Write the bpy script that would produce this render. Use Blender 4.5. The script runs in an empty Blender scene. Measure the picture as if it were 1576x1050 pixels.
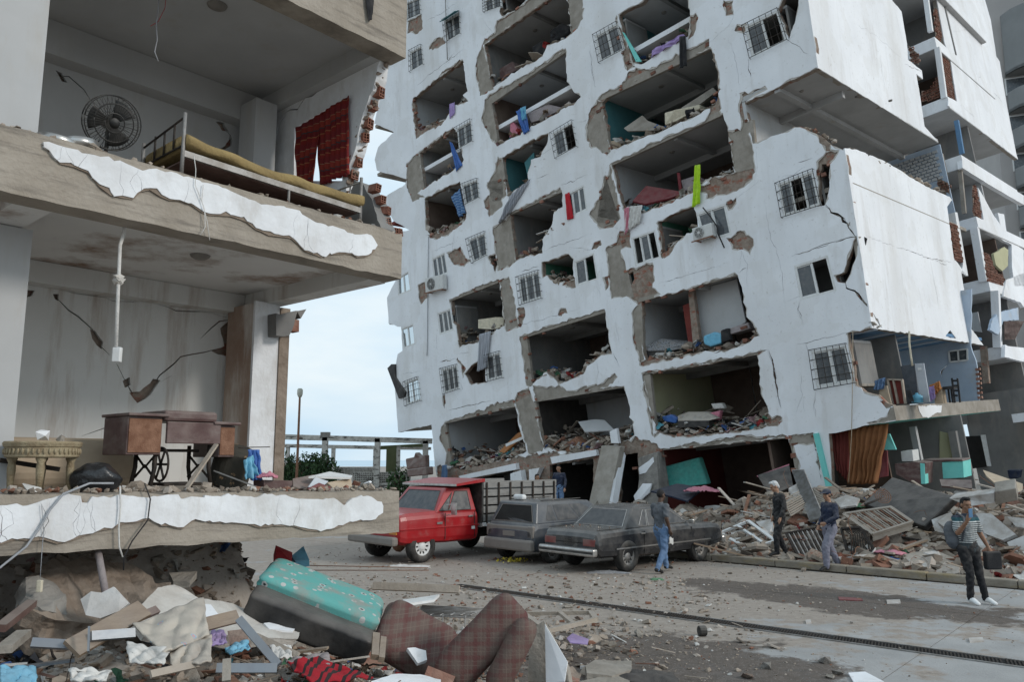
import bpy, bmesh, math, random
from mathutils import Vector, Matrix, noise
from mathutils.geometry import delaunay_2d_cdt
R = math.radians
random.seed(7)
SC = bpy.context.scene
COL = SC.collection
# ---------------------------------------------------------------- camera, sky, sun, exposure
FPX = 1576*28/36
PITCH = math.atan(182/FPX)
CAMZ = 2.38
cam = bpy.data.cameras.new('camera'); co = bpy.data.objects.new('camera', cam); COL.objects.link(co)
co.location = (0, 0, CAMZ); co.rotation_euler = (R(90)+PITCH, 0, 0)
cam.lens = 28; cam.sensor_width = 36; cam.clip_end = 4000; cam.clip_start = 0.05
SC.camera = co
SUN_AZ = R(112); SUN_EL = R(27)          # azimuth from +Y clockwise
W = bpy.data.worlds.new('World'); SC.world = W; W.use_nodes = True
wt = W.node_tree; wt.nodes.clear()
def wn(t, **k):
    n = wt.nodes.new(t)
    for a, b in k.items(): setattr(n, a, b)
    return n
sky = wn('ShaderNodeTexSky', sky_type='NISHITA', sun_disc=False)
sky.sun_elevation = SUN_EL; sky.sun_rotation = SUN_AZ; sky.dust_density = 3.0; sky.air_density = 1.2; sky.ozone_density = 1.5
bg = wn('ShaderNodeBackground'); bg.inputs[1].default_value = 0.10
bg2 = wn('ShaderNodeBackground'); bg2.inputs[1].default_value = 1.0
tc = wn('ShaderNodeTexCoord'); mp = wn('ShaderNodeMapping'); mp.inputs['Scale'].default_value = (1.2, 1.2, 4.2)
nz = wn('ShaderNodeTexNoise'); nz.inputs['Scale'].default_value = 1.7; nz.inputs['Detail'].default_value = 6; nz.inputs['Roughness'].default_value = .55
cr = wn('ShaderNodeValToRGB'); cr.color_ramp.elements[0].position = .30; cr.color_ramp.elements[0].color = (.53, .76, .96, 1)
cr.color_ramp.elements[1].position = .66; cr.color_ramp.elements[1].color = (.86, .955, 1.0, 1)
mx = wn('ShaderNodeMixShader'); mx.inputs[0].default_value = .92
wo = wn('ShaderNodeOutputWorld')
lk = wt.links.new
lk(tc.outputs['Generated'], mp.inputs[0]); lk(mp.outputs[0], nz.inputs['Vector']); lk(nz.outputs['Fac'], cr.inputs[0]); lk(cr.outputs[0], bg2.inputs[0])
lk(sky.outputs[0], bg.inputs[0]); lk(bg.outputs[0], mx.inputs[1]); lk(bg2.outputs[0], mx.inputs[2]); lk(mx.outputs[0], wo.inputs[0])
sun = bpy.data.lights.new('sun', 'SUN'); sun.energy = 1.5; sun.angle = R(12); sun.color = (1, .95, .88)
so = bpy.data.objects.new('sun', sun); COL.objects.link(so)
_sd = Vector((math.sin(SUN_AZ)*math.cos(SUN_EL), math.cos(SUN_AZ)*math.cos(SUN_EL), math.sin(SUN_EL)))
so.rotation_euler = (-_sd).to_track_quat('-Z', 'Y').to_euler()
SC.view_settings.view_transform = 'Standard'; SC.view_settings.look = 'None'
SC.view_settings.exposure = 0.06; SC.view_settings.gamma = 1; SC.view_settings.use_curve_mapping = False
SC.render.engine = 'CYCLES'
SC.cycles.max_bounces = 5; SC.cycles.diffuse_bounces = 3; SC.cycles.glossy_bounces = 2; SC.cycles.transmission_bounces = 4; SC.cycles.transparent_max_bounces = 6
# ---------------------------------------------------------------- photo geometry: a pixel of the 1576x1050 photo as a ray
CAM = Vector((0, 0, CAMZ)); _c, _s = math.cos(PITCH), math.sin(PITCH)
def ray(px, py):
    x = (px-788)/FPX; y = -(py-525)/FPX
    return Vector((x, _c-y*_s, _s+y*_c))
def hit(px, py, P, n):
    d = ray(px, py); return CAM + d*((P-CAM).dot(n)/d.dot(n))
def atY(px, py, Y): d = ray(px, py); return CAM + d*(Y/d.y)
def atZ(px, py, z): d = ray(px, py); return CAM + d*((z-CAMZ)/d.z)
CROP = dict(T1=(560,0,3.5), T2=(880,0,3.5), T3=(1176,0,3.5), M1=(560,280,3.94), M2=(880,280,3.94), M3=(1176,280,3.94),
            B1=(560,520,3.94), B2=(880,520,3.94), B3=(1176,520,3.94), F1=(540,700,2.8143), F2=(1030,700,2.8864),
            L1=(0,0,2.4625), L2=(0,400,2.4625), L3=(0,720,2.4625), P=(0,0,1), S2a=(1380,0,4.0385), S2b=(1430,240,5.2466), S2c=(1430,420,5.2466), S2d=(1380,590,5.0), C0=(410,580,5.25))
def cp(k, *pts):
    x0, y0, s = CROP[k]; return [(x0+x/s, y0+y/s) for x, y in pts]
class Plane:                       # a wall plane: ux right, uy up, inward depth
    def __init__(s, o, ux, uy):
        s.o = o.copy(); s.ux = ux.normalized(); s.uy = (uy-s.ux*uy.dot(s.ux)).normalized(); s.n = s.ux.cross(s.uy).normalized()
    def to2(s, px, py, d=0):
        p = hit(px, py, s.o-s.n*d, s.n)-s.o; return (p.dot(s.ux), p.dot(s.uy))
    def poly(s, pts, d=0): return [s.to2(x, y, d) for x, y in pts]
    def to3(s, a, b, d=0): return s.o+s.ux*a+s.uy*b-s.n*d
    def px(s, x, y, d=0): a, b = s.to2(x, y, d); return s.to3(a, b, d)
    def mat(s, a, b, d=0):         # local frame: x right, y inward, z up
        m = Matrix.Identity(4); o = s.to3(a, b, d)
        for i in range(3): m[i][0] = s.ux[i]; m[i][1] = -s.n[i]; m[i][2] = s.uy[i]; m[i][3] = o[i]
        return m
# ---------------------------------------------------------------- mesh helpers
class MB:
    def __init__(s): s.v = []; s.f = []
    def add(s, vs, fs):
        o = len(s.v); s.v += [tuple(v) for v in vs]; s.f += [tuple(i+o for i in f) for f in fs]; return s
    def box(s, c, sx, sy, sz, M=None):
        c = Vector(c); h = (sx/2, sy/2, sz/2)
        vs = [Vector((x*h[0], y*h[1], z*h[2])) for x in (-1,1) for y in (-1,1) for z in (-1,1)]
        if M is not None: vs = [c+(M@v) for v in vs]
        else: vs = [c+v for v in vs]
        return s.add(vs, [(0,1,3,2),(4,6,7,5),(0,4,5,1),(2,3,7,6),(0,2,6,4),(1,5,7,3)])
    def mbox(s, M, x0, x1, y0, y1, z0, z1):
        vs = [M@Vector((x,y,z)) for x in (x0,x1) for y in (y0,y1) for z in (z0,z1)]
        return s.add(vs, [(0,1,3,2),(4,6,7,5),(0,4,5,1),(2,3,7,6),(0,2,6,4),(1,5,7,3)])
    def prism(s, pts, ext):
        n = len(pts); e = Vector(ext); a = [Vector(p) for p in pts]
        return s.add(a+[p+e for p in a], [tuple(range(n)), tuple(range(2*n-1, n-1, -1))]+[(i, i+n, (i+1)%n+n, (i+1)%n) for i in range(n)])
    def quadbar(s, p, q, w, t, up=(0,0,1)):
        p = Vector(p); q = Vector(q); d = (q-p); L = d.length
        if L < 1e-6: return s
        d /= L; u = Vector(up); x = d.cross(u)
        if x.length < 1e-3: x = d.cross(Vector((1,0,0)))
        x.normalize(); z = x.cross(d)
        vs = [r+x*(w/2*i)+z*(t/2*j) for r in (p,q) for i, j in ((-1,-1),(1,-1),(1,1),(-1,1))]
        return s.add(vs, [(0,1,2,3),(7,6,5,4),(0,4,5,1),(1,5,6,2),(2,6,7,3),(3,7,4,0)])
    def tube(s, path, r, n=6, cap=True):
        P = [Vector(p) for p in path]; rs = r if isinstance(r, (list, tuple)) else [r]*len(P)
        o = len(s.v); prev = None
        for i, p in enumerate(P):
            d = (P[min(i+1, len(P)-1)]-P[max(i-1, 0)]); d = d.normalized() if d.length > 1e-9 else Vector((0,0,1))
            if prev is None: x = d.orthogonal().normalized()
            else:
                x = prev-d*prev.dot(d); x = x.normalized() if x.length > 1e-6 else d.orthogonal().normalized()
            prev = x; y = d.cross(x)
            for k in range(n):
                a = 2*math.pi*k/n; s.v.append(tuple(p+(x*math.cos(a)+y*math.sin(a))*rs[i]))
        m = len(P)
        for i in range(m-1):
            for k in range(n): s.f.append((o+i*n+k, o+i*n+(k+1)%n, o+(i+1)*n+(k+1)%n, o+(i+1)*n+k))
        if cap:
            s.f.append(tuple(o+k for k in range(n-1, -1, -1))); s.f.append(tuple(o+(m-1)*n+k for k in range(n)))
        return s
    def lathe(s, prof, n=16, M=None, a0=0, a1=2*math.pi):
        o = len(s.v); full = abs(a1-a0-2*math.pi) < 1e-6; k = n if full else n+1
        for r, z in prof:
            for i in range(k):
                a = a0+(a1-a0)*i/n; v = Vector((r*math.cos(a), r*math.sin(a), z)); s.v.append(tuple(M@v if M is not None else v))
        for j in range(len(prof)-1):
            for i in range(n):
                b = (i+1) % k
                s.f.append((o+j*k+i, o+j*k+b, o+(j+1)*k+b, o+(j+1)*k+i))
        return s
    def ell(s, c, rx, ry, rz, M=None, nu=10, nv=7):
        prof = [(math.sin(math.pi*j/nv), -math.cos(math.pi*j/nv)) for j in range(nv+1)]
        m = Matrix.Translation(Vector(c)) @ (M.to_4x4() if M is not None else Matrix.Identity(4)) @ Matrix.Diagonal((rx, ry, rz, 1))
        return s.lathe([(max(r, 1e-4), z) for r, z in prof], nu, m)
    def build(s, name, mat, parent=None, world=True, smooth=False, kind=None, auto=None):
        me = bpy.data.meshes.new(name); me.from_pydata(s.v, [], s.f); me.update()
        return mobj(name, me, mat, parent, world, smooth, kind)
PM = {}
def mobj(name, me, mat, parent=None, world=True, smooth=False, kind=None):
    o = bpy.data.objects.new(name, me); COL.objects.link(o)
    if mat is not None and not me.materials: me.materials.append(M[mat] if isinstance(mat, str) else mat)
    if smooth:
        me.polygons.foreach_set('use_smooth', [True]*len(me.polygons))
    if parent is not None:
        o.parent = parent
        if world and parent.name in PM: o.matrix_parent_inverse = PM[parent.name].inverted()
    if kind: o['kind'] = kind
    return o
def tag(o, label, cat, group=None, kind=None):
    o['label'] = label; o['category'] = cat
    if group: o['group'] = group
    if kind: o['kind'] = kind
    return o
def struct(o): o['kind'] = 'structure'; return o
def empty(name, loc, rz=0, label=None, cat=None, group=None):
    o = bpy.data.objects.new(name, None); COL.objects.link(o); o.empty_display_size = .2
    o.location = loc; o.rotation_euler = (0, 0, rz); PM[o.name] = Matrix.LocRotScale(Vector(loc), o.rotation_euler, None)
    if label: tag(o, label, cat, group)
    return o
def copy_tree(o, parent=None):
    c = o.copy(); COL.objects.link(c); c.parent = parent
    for ch in list(o.children): copy_tree(ch, c)
    return c
def jag(poly, amp=.05, step=.12, seed=0, closed=True):
    rnd = random.Random(seed); out = []; n = len(poly)
    for i in range(n if closed else n-1):
        a = Vector(poly[i]); b = Vector(poly[(i+1) % n]); d = b-a; L = d.length
        if L < 1e-6: continue
        k = max(1, int(L/step)); nn = Vector((-d.y, d.x))/L
        for j in range(k):
            t = (j+(rnd.random()-.5)*.7)/k if j else 0; w = min(1, .35+4*min(t, 1-t))
            p = a+d*t
            off = noise.noise(Vector((p.x*3.1+seed*7.3, p.y*3.1, seed*1.7)))*amp*1.5+noise.noise(Vector((p.x*11, p.y*11, seed)))*amp*.9+(rnd.random()-.5)*amp*1.1
            q = p+nn*off*w+d/L*(rnd.random()-.5)*step*.5*(1 if j else 0)
            out.append((q.x, q.y))
    if not closed: out.append(tuple(poly[-1]))
    return out
def offs(poly, amt, seed=0):
    A2 = sum(poly[i-1][0]*poly[i][1]-poly[i][0]*poly[i-1][1] for i in range(len(poly))); sg = 1 if A2 > 0 else -1; out = []; n = len(poly)
    for i in range(n):
        d = Vector(poly[(i+1) % n])-Vector(poly[i-1])
        if d.length < 1e-6: out.append(poly[i]); continue
        d.normalize(); k = amt*(.55+1.3*noise.noise(Vector((poly[i][0]*4, poly[i][1]*4, seed)))); out.append((poly[i][0]+d.y*sg*k, poly[i][1]-d.x*sg*k))
    return out
def pip(x, y, poly):
    c = False; j = len(poly)-1
    for i in range(len(poly)):
        xi, yi = poly[i]; xj, yj = poly[j]
        if (yi > y) != (yj > y) and x < (xj-xi)*(y-yi)/(yj-yi)+xi: c = not c
        j = i
    return c
def plate(mb, outers, holes, f3, d0, d1):
    """triangulated sheet: inside any outer, outside all holes, from depth d0 (front) to d1"""
    vs = []; es = []
    for p in outers+holes:
        o = len(vs); vs += [Vector(q) for q in p]; es += [(o+i, o+(i+1) % len(p)) for i in range(len(p))]
    r = delaunay_2d_cdt(vs, es, [], 0, 1e-5)
    V, F = r[0], r[2]
    bb = lambda p: (min(q[0] for q in p), max(q[0] for q in p), min(q[1] for q in p), max(q[1] for q in p), p)
    O = [bb(p) for p in outers]; Hs = [bb(p) for p in holes]
    def inn(x, y, L): return any(b[0] <= x <= b[1] and b[2] <= y <= b[3] and pip(x, y, b[4]) for b in L)
    keep = []
    for t in F:
        x = sum(V[i][0] for i in t)/len(t); y = sum(V[i][1] for i in t)/len(t)
        if inn(x, y, O) and not inn(x, y, Hs): keep.append(tuple(t))
    o = len(mb.v); n = len(V)
    for v in V: mb.v.append(tuple(f3(v[0], v[1], d0)))
    for v in V: mb.v.append(tuple(f3(v[0], v[1], d1)))
    ed = {}
    for t in keep:
        mb.f.append(tuple(o+i for i in t)); mb.f.append(tuple(o+n+i for i in reversed(t)))
        for i in range(len(t)):
            e = (t[i], t[(i+1) % len(t)]); ed[e] = 1
    for (a, b) in ed:
        if (b, a) not in ed: mb.f.append((o+b, o+a, o+n+a, o+n+b))
    return mb
def clean(o):
    bm = bmesh.new(); bm.from_mesh(o.data); bmesh.ops.delete(bm, geom=[v for v in bm.verts if not v.link_faces], context='VERTS')
    bmesh.ops.recalc_face_normals(bm, faces=bm.faces); bm.to_mesh(o.data); bm.free(); return o
def rotm(ax, ay, az): return Matrix.Rotation(az, 3, 'Z') @ Matrix.Rotation(ay, 3, 'Y') @ Matrix.Rotation(ax, 3, 'X')
def rrot(rnd, t=math.pi): return rotm(rnd.uniform(-t, t), rnd.uniform(-t, t), rnd.uniform(-math.pi, math.pi))
CH = []
def _mkchunks():
    rnd = random.Random(3)
    for k in range(24):
        bm = bmesh.new()
        n = rnd.randint(7, 11); vs = []
        for i in range(n):
            z = 1-2*(i+.5)/n; a = i*2.4+rnd.uniform(-.5, .5); r = math.sqrt(max(0, 1-z*z)); q = rnd.uniform(.7, 1.2)
            vs.append(bm.verts.new((r*math.cos(a)*q, r*math.sin(a)*q, z*q)))
        bmesh.ops.convex_hull(bm, input=vs)
        bm.verts.index_update()
        V = [v.co.copy() for v in bm.verts if v.link_faces]; idx = {v: i for i, v in enumerate([v for v in bm.verts if v.link_faces])}
        F = [tuple(idx[v] for v in f.verts) for f in bm.faces]
        CH.append((V, F)); bm.free()
_mkchunks()
def chunk(mb, c, s, rnd, flat=1.0):
    """an angular lump of rubble"""
    V, F = rnd.choice(CH); m = rrot(rnd); k = Vector((s*rnd.uniform(.7, 1.3), s*rnd.uniform(.6, 1.1), s*rnd.uniform(.4, .9)*flat))
    t = rotm(rnd.uniform(-.4, .4), rnd.uniform(-.4, .4), rnd.uniform(0, 6.3)); c = Vector(c)
    mb.add([c+t@Vector((q.x*k.x, q.y*k.y, q.z*k.z)) for q in (m@v for v in V)], F)
def slabchunk(mb, c, s, th, rnd, M3):
    n = rnd.randint(5, 8); a0 = rnd.uniform(0, 6)
    pts = [Vector((math.cos(a0+i*6.283/n)*s*rnd.uniform(.6, 1.15), math.sin(a0+i*6.283/n)*s*rnd.uniform(.5, 1.0), -th/2)) for i in range(n)]
    c = Vector(c); mb.prism([c+M3@p for p in pts], M3@Vector((0, 0, th)))
def cloth(mb, f, nu, nv):
    """sheet from a parametric function f(u,v), both sides"""
    o = len(mb.v)
    for j in range(nv+1):
        for i in range(nu+1): mb.v.append(tuple(f(i/nu, j/nv)))
    for j in range(nv):
        for i in range(nu):
            a = o+j*(nu+1)+i; mb.f.append((a, a+1, a+nu+2, a+nu+1))
    return mb
def scrap(mb, c, s, rnd):
    """a crumpled scrap of cloth or paper"""
    m = rotm(rnd.uniform(-.9,.9), rnd.uniform(-.9,.9), rnd.uniform(0,6.3)); c = Vector(c); sd = rnd.random()*50; q = rnd.uniform(.5,1.1)
    cloth(mb, lambda u, v: c+m@Vector(((u-.5)*s*2, (v-.5)*s*2*q, s*.8*noise.noise(Vector((u*2+sd, v*2, sd))))), 4, 4)
def solid(o, t): m = o.modifiers.new('s', 'SOLIDIFY'); m.thickness = t; return o
def bevel(o, w, n=2): m = o.modifiers.new('b', 'BEVEL'); m.width = w; m.segments = n; m.limit_method = 'ANGLE'; m.angle_limit = R(35); return o
# ---------------------------------------------------------------- materials
M = {}
def mat(name, c1, c2=None, scale=3.0, rough=.85, bump=.15, bscale=None, detail=6, lo=.35, hi=.65, metal=0, spec=.3, streak=None, dust=None, extra=None, stretch=None):
    m = bpy.data.materials.new(name); m.use_nodes = True; nt = m.node_tree; p = nt.nodes['Principled BSDF']; L = nt.links.new
    N = nt.nodes.new
    p.inputs['Roughness'].default_value = rough; p.inputs['Metallic'].default_value = metal; p.inputs['Specular IOR Level'].default_value = spec
    tc = N('ShaderNodeTexCoord'); src = tc.outputs['Object']
    if stretch:
        mpn = N('ShaderNodeMapping'); mpn.inputs['Scale'].default_value = stretch; L(src, mpn.inputs[0]); src = mpn.outputs[0]
    n1 = N('ShaderNodeTexNoise'); n1.inputs['Scale'].default_value = scale; n1.inputs['Detail'].default_value = detail; n1.inputs['Roughness'].default_value = .62
    L(src, n1.inputs['Vector'])
    r = N('ShaderNodeValToRGB'); r.color_ramp.elements[0].position = lo; r.color_ramp.elements[1].position = hi
    r.color_ramp.elements[0].color = (*c1, 1); r.color_ramp.elements[1].color = (*(c2 or c1), 1)
    L(n1.outputs['Fac'], r.inputs[0]); out = r.outputs[0]
    def over(fac, col, out):
        mixn = N('ShaderNodeMix'); mixn.data_type = 'RGBA'; L(fac, mixn.inputs['Factor']); L(out, mixn.inputs['A']); mixn.inputs['B'].default_value = (*col, 1); return mixn.outputs['Result']
    if streak:                           # (colour, amount, scale vector, threshold)
        col, lo2, hi2, sv = streak
        m2 = N('ShaderNodeMapping'); m2.inputs['Scale'].default_value = sv; L(tc.outputs['Object'], m2.inputs[0])
        n2 = N('ShaderNodeTexNoise'); n2.inputs['Scale'].default_value = 1; n2.inputs['Detail'].default_value = 8; n2.inputs['Roughness'].default_value = .68; L(m2.outputs[0], n2.inputs['Vector'])
        mr = N('ShaderNodeMapRange'); mr.inputs['From Min'].default_value = lo2; mr.inputs['From Max'].default_value = hi2; L(n2.outputs['Fac'], mr.inputs['Value'])
        out = over(mr.outputs['Result'], col, out)
    if dust:                             # dust lying on upward faces and in patches
        col, amt = dust
        g = N('ShaderNodeNewGeometry'); sx = N('ShaderNodeSeparateXYZ'); L(g.outputs['Normal'], sx.inputs[0])
        n3 = N('ShaderNodeTexNoise'); n3.inputs['Scale'].default_value = 4; n3.inputs['Detail'].default_value = 7; L(tc.outputs['Object'], n3.inputs['Vector'])
        ad = N('ShaderNodeMath'); ad.operation = 'MULTIPLY_ADD'; L(sx.outputs['Z'], ad.inputs[0]); ad.inputs[1].default_value = .45; L(n3.outputs['Fac'], ad.inputs[2])
        mr = N('ShaderNodeMapRange'); mr.inputs['From Min'].default_value = .42; mr.inputs['From Max'].default_value = .95; mr.inputs['To Max'].default_value = amt; L(ad.outputs[0], mr.inputs['Value'])
        out = over(mr.outputs['Result'], col, out)
    if extra: out = extra(nt, tc, out, p, over)
    L(out, p.inputs['Base Color'])
    if bump:
        nb = N('ShaderNodeTexNoise'); nb.inputs['Scale'].default_value = bscale or scale*6; nb.inputs['Detail'].default_value = 8; L(src, nb.inputs['Vector'])
        b = N('ShaderNodeBump'); b.inputs['Strength'].default_value = bump; b.inputs['Distance'].default_value = .03; L(nb.outputs['Fac'], b.inputs['Height']); L(b.outputs[0], p.inputs['Normal'])
    M[name] = m; return m
def objvar(amt=.5):                      # small colour change from one object / mesh island to the next
    def f(nt, tc, out, p, over):
        N = nt.nodes.new; L = nt.links.new
        g = N('ShaderNodeNewGeometry'); mr = N('ShaderNodeMapRange'); mr.inputs['To Min'].default_value = 1-amt; mr.inputs['To Max'].default_value = 1+amt*.5
        L(g.outputs['Random Per Island'], mr.inputs['Value'])
        h = N('ShaderNodeHueSaturation'); L(out, h.inputs['Color']); L(mr.outputs['Result'], h.inputs['Value']); return h.outputs['Color']
    return f
def islramp(cols):                       # pick a colour per mesh island
    def f(nt, tc, out, p, over):
        N = nt.nodes.new; L = nt.links.new
        g = N('ShaderNodeNewGeometry'); r = N('ShaderNodeValToRGB'); r.color_ramp.interpolation = 'CONSTANT'
        e = r.color_ramp.elements
        while len(e) < len(cols): e.new(.5)
        tot = sum(w for w, c in cols); t = 0
        for i, (w, c) in enumerate(cols): e[i].position = t/tot; e[i].color = (*c, 1); t += w
        L(g.outputs['Random Per Island'], r.inputs[0])
        mm = N('ShaderNodeMix'); mm.data_type = 'RGBA'; mm.blend_type = 'MULTIPLY'; mm.inputs['Factor'].default_value = 1; L(out, mm.inputs['A']); L(r.outputs[0], mm.inputs['B']); return mm.outputs['Result']
    return f
def grime():                             # rain streaks, patched paint and dust on outside plaster
    def f(nt, tc, out, p, over):
        N = nt.nodes.new; L = nt.links.new
        for sv, lo, hi, amt, col in (((.5,.5,.09), .47, .72, .36, (.50,.47,.43)), ((3.3,3.3,.22), .58, .85, .22, (.42,.39,.36)), ((.9,.9,.9), .54, .58, .20, (.60,.58,.55)), ((9,9,9), .62, .75, .35, (.38,.34,.30))):
            m = N('ShaderNodeMapping'); m.inputs['Scale'].default_value = sv; L(tc.outputs['Object'], m.inputs[0]); n = N('ShaderNodeTexNoise'); n.inputs['Scale'].default_value = 1; n.inputs['Detail'].default_value = 5; L(m.outputs[0], n.inputs['Vector'])
            r = N('ShaderNodeMapRange'); r.inputs['From Min'].default_value = lo; r.inputs['From Max'].default_value = hi; r.inputs['To Max'].default_value = amt; L(n.outputs['Fac'], r.inputs['Value']); out = over(r.outputs['Result'], col, out)
        return out
    return f
DUST = (.30, .265, .235)
mat('plaster', (.82,.825,.845), (.74,.745,.765), .5, .9, .16, 9, streak=((.44,.40,.36), .56, 1.0, (1.3,1.3,.25)), extra=grime())
mat('plaster_old', (.80,.81,.83), (.68,.68,.69), 1.6, .92, .3, 14, streak=((.42,.38,.33), .50, .90, (3,3,1.2)), dust=((.38,.34,.30), .35))
mat('plaster_dusty', (.66,.65,.64), (.50,.48,.46), 2.5, .95, .4, 14, streak=((.32,.28,.24), .44, .68, (2,2,2)), dust=((.36,.315,.275), .55))
mat('plaster_edge', (.42,.38,.34), (.55,.52,.48), 4, .95, .3)
mat('concrete', (.245,.215,.18), (.34,.305,.265), 2.5, .95, .5, 22, streak=((.19,.17,.15), .58, .8, (3,3,1)))
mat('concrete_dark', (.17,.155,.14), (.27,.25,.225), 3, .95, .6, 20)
mat('board_concrete', (.285,.245,.20), (.365,.32,.27), 2.0, .95, .45, 26, streak=((.15,.13,.11), .50, .72, (1.2,1.2,14)))
mat('mortar', (.21,.16,.125), (.32,.26,.215), 5, 1, .9, 14, streak=((.27,.10,.065), .53, .64, (3,3,5)))
mat('mortar_brown', (.20,.155,.12), (.28,.225,.18), 6, 1, .9, 12)
mat('brick', (.20,.082,.056), (.28,.13,.09), 6, .95, .5, 20, extra=objvar(.55), dust=((.36,.30,.25), .7))
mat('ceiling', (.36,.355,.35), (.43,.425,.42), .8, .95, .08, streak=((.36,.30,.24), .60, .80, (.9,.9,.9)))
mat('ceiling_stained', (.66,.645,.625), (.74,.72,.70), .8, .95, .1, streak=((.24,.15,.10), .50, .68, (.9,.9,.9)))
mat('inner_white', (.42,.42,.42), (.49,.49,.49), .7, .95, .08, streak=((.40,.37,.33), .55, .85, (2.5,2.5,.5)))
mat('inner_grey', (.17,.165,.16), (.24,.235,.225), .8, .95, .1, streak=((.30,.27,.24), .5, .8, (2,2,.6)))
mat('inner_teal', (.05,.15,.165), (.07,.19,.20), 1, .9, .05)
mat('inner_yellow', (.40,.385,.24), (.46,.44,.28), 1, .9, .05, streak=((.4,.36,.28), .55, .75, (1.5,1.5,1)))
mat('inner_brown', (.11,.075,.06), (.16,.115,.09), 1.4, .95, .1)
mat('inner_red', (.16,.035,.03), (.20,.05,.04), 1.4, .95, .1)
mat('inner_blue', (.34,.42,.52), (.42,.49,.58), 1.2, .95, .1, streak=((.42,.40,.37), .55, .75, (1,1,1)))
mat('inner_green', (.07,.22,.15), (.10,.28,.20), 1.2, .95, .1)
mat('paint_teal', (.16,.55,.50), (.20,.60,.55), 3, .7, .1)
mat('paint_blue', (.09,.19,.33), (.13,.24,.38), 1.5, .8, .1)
mat('shade_wall', (.05,.044,.04), (.075,.066,.06), 2, 1, .2)  # room walls of the lowest bays, their shade put into the colour
mat('scraps', (.8,.8,.8), (1,1,1), 8, .95, .3, 40, extra=islramp([(3,(.42,.40,.37)),(2,(.05,.10,.24)),(1.5,(.26,.03,.03)),(2.5,(.04,.04,.045)),(1,(.10,.30,.36)),(1.5,(.30,.19,.19)),(2,(.25,.19,.14)),(1,(.06,.14,.08))]))
mat('dark', (.02,.018,.017), (.03,.028,.026), 3, 1, 0)  # near-black, painted shade for openings and recesses
mat('white_frame', (.72,.72,.71), (.62,.61,.59), 8, .55, .05)
mat('iron', (.025,.023,.022), (.06,.045,.035), 12, .7, .1, metal=.3)
mat('rust', (.16,.075,.045), (.26,.14,.09), 12, .9, .3)
mat('steel', (.35,.34,.33), (.22,.20,.18), 6, .6, .1, metal=.6)
mat('wood', (.22,.15,.10), (.31,.23,.16), 5, .85, .3, stretch=(1,1,6), extra=objvar(.5), dust=(DUST,.5))
mat('wood_pale', (.38,.315,.25), (.47,.40,.33), 5, .85, .3, extra=objvar(.35), dust=(DUST,.5))
mat('wood_dark', (.10,.055,.045), (.16,.095,.08), 6, .6, .1, dust=(DUST, .55))
mat('rubble', (.78,.76,.74), (1,1,1), 6, 1, .6, 18, extra=islramp([(5,(.37,.31,.255)),(5,(.29,.24,.195)),(2.4,(.44,.385,.335)),(2.0,(.25,.125,.085)),(1.0,(.56,.54,.51)),(3,(.20,.165,.135))]))
mat('dust_ground', (.27,.235,.205), (.38,.34,.30), 2.2, 1, .9, 11, streak=((.22,.18,.15), .5, .7, (1.5,1.5,1.5)))
for nm, c in dict(cl_blue=(.06,.15,.42), cl_red=(.45,.02,.03), cl_lime=(.42,.65,.03), cl_white=(.62,.60,.57), cl_lilac=(.36,.26,.50), cl_black=(.02,.02,.022), cl_teal=(.10,.42,.36),
                  cl_grey=(.33,.34,.36), cl_navy=(.02,.028,.055), cl_denim=(.12,.20,.34), cl_orange=(.42,.17,.055), cl_tan=(.40,.31,.22), cl_pink=(.55,.20,.26), cl_sky=(.16,.42,.58), cl_mauve=(.28,.24,.24),
                  cl_maroon=(.16,.03,.035), cl_green=(.06,.20,.09), cl_cream=(.58,.52,.40), cl_yellow=(.65,.52,.06), cl_steelgrey=(.09,.10,.115), cl_slate=(.19,.19,.24)).items():
    mat(nm, tuple(x*.85 for x in c), tuple(min(1, x*1.12) for x in c), 9, .92, .25, 60, dust=(DUST, .22))
def glassmat(name, col, rough=.08, dusty=.35, thr=.3):
    m = bpy.data.materials.new(name); m.use_nodes = True; nt = m.node_tree; p = nt.nodes['Principled BSDF']; L = nt.links.new
    p.inputs['Base Color'].default_value = (*col, 1); p.inputs['Specular IOR Level'].default_value = .6
    tc = nt.nodes.new('ShaderNodeTexCoord'); n = nt.nodes.new('ShaderNodeTexNoise'); n.inputs['Scale'].default_value = 7; n.inputs['Detail'].default_value = 8; L(tc.outputs['Object'], n.inputs['Vector'])
    r = nt.nodes.new('ShaderNodeMapRange'); r.inputs['From Min'].default_value = thr; r.inputs['From Max'].default_value = .8; r.inputs['To Max'].default_value = dusty; L(n.outputs['Fac'], r.inputs['Value'])
    mx = nt.nodes.new('ShaderNodeMix'); mx.data_type = 'RGBA'; L(r.outputs['Result'], mx.inputs['Factor']); mx.inputs['A'].default_value = (*col, 1); mx.inputs['B'].default_value = (.30,.275,.25, 1)
    L(mx.outputs['Result'], p.inputs['Base Color'])
    r2 = nt.nodes.new('ShaderNodeMapRange'); r2.inputs['To Min'].default_value = rough; r2.inputs['To Max'].default_value = .9; L(r.outputs['Result'], r2.inputs['Value']); L(r2.outputs['Result'], p.inputs['Roughness'])
    M[name] = m
glassmat('glass', (.05,.06,.07), .12, .3); glassmat('glass_dusty', (.018,.018,.02), .28, .26, .35)
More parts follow.
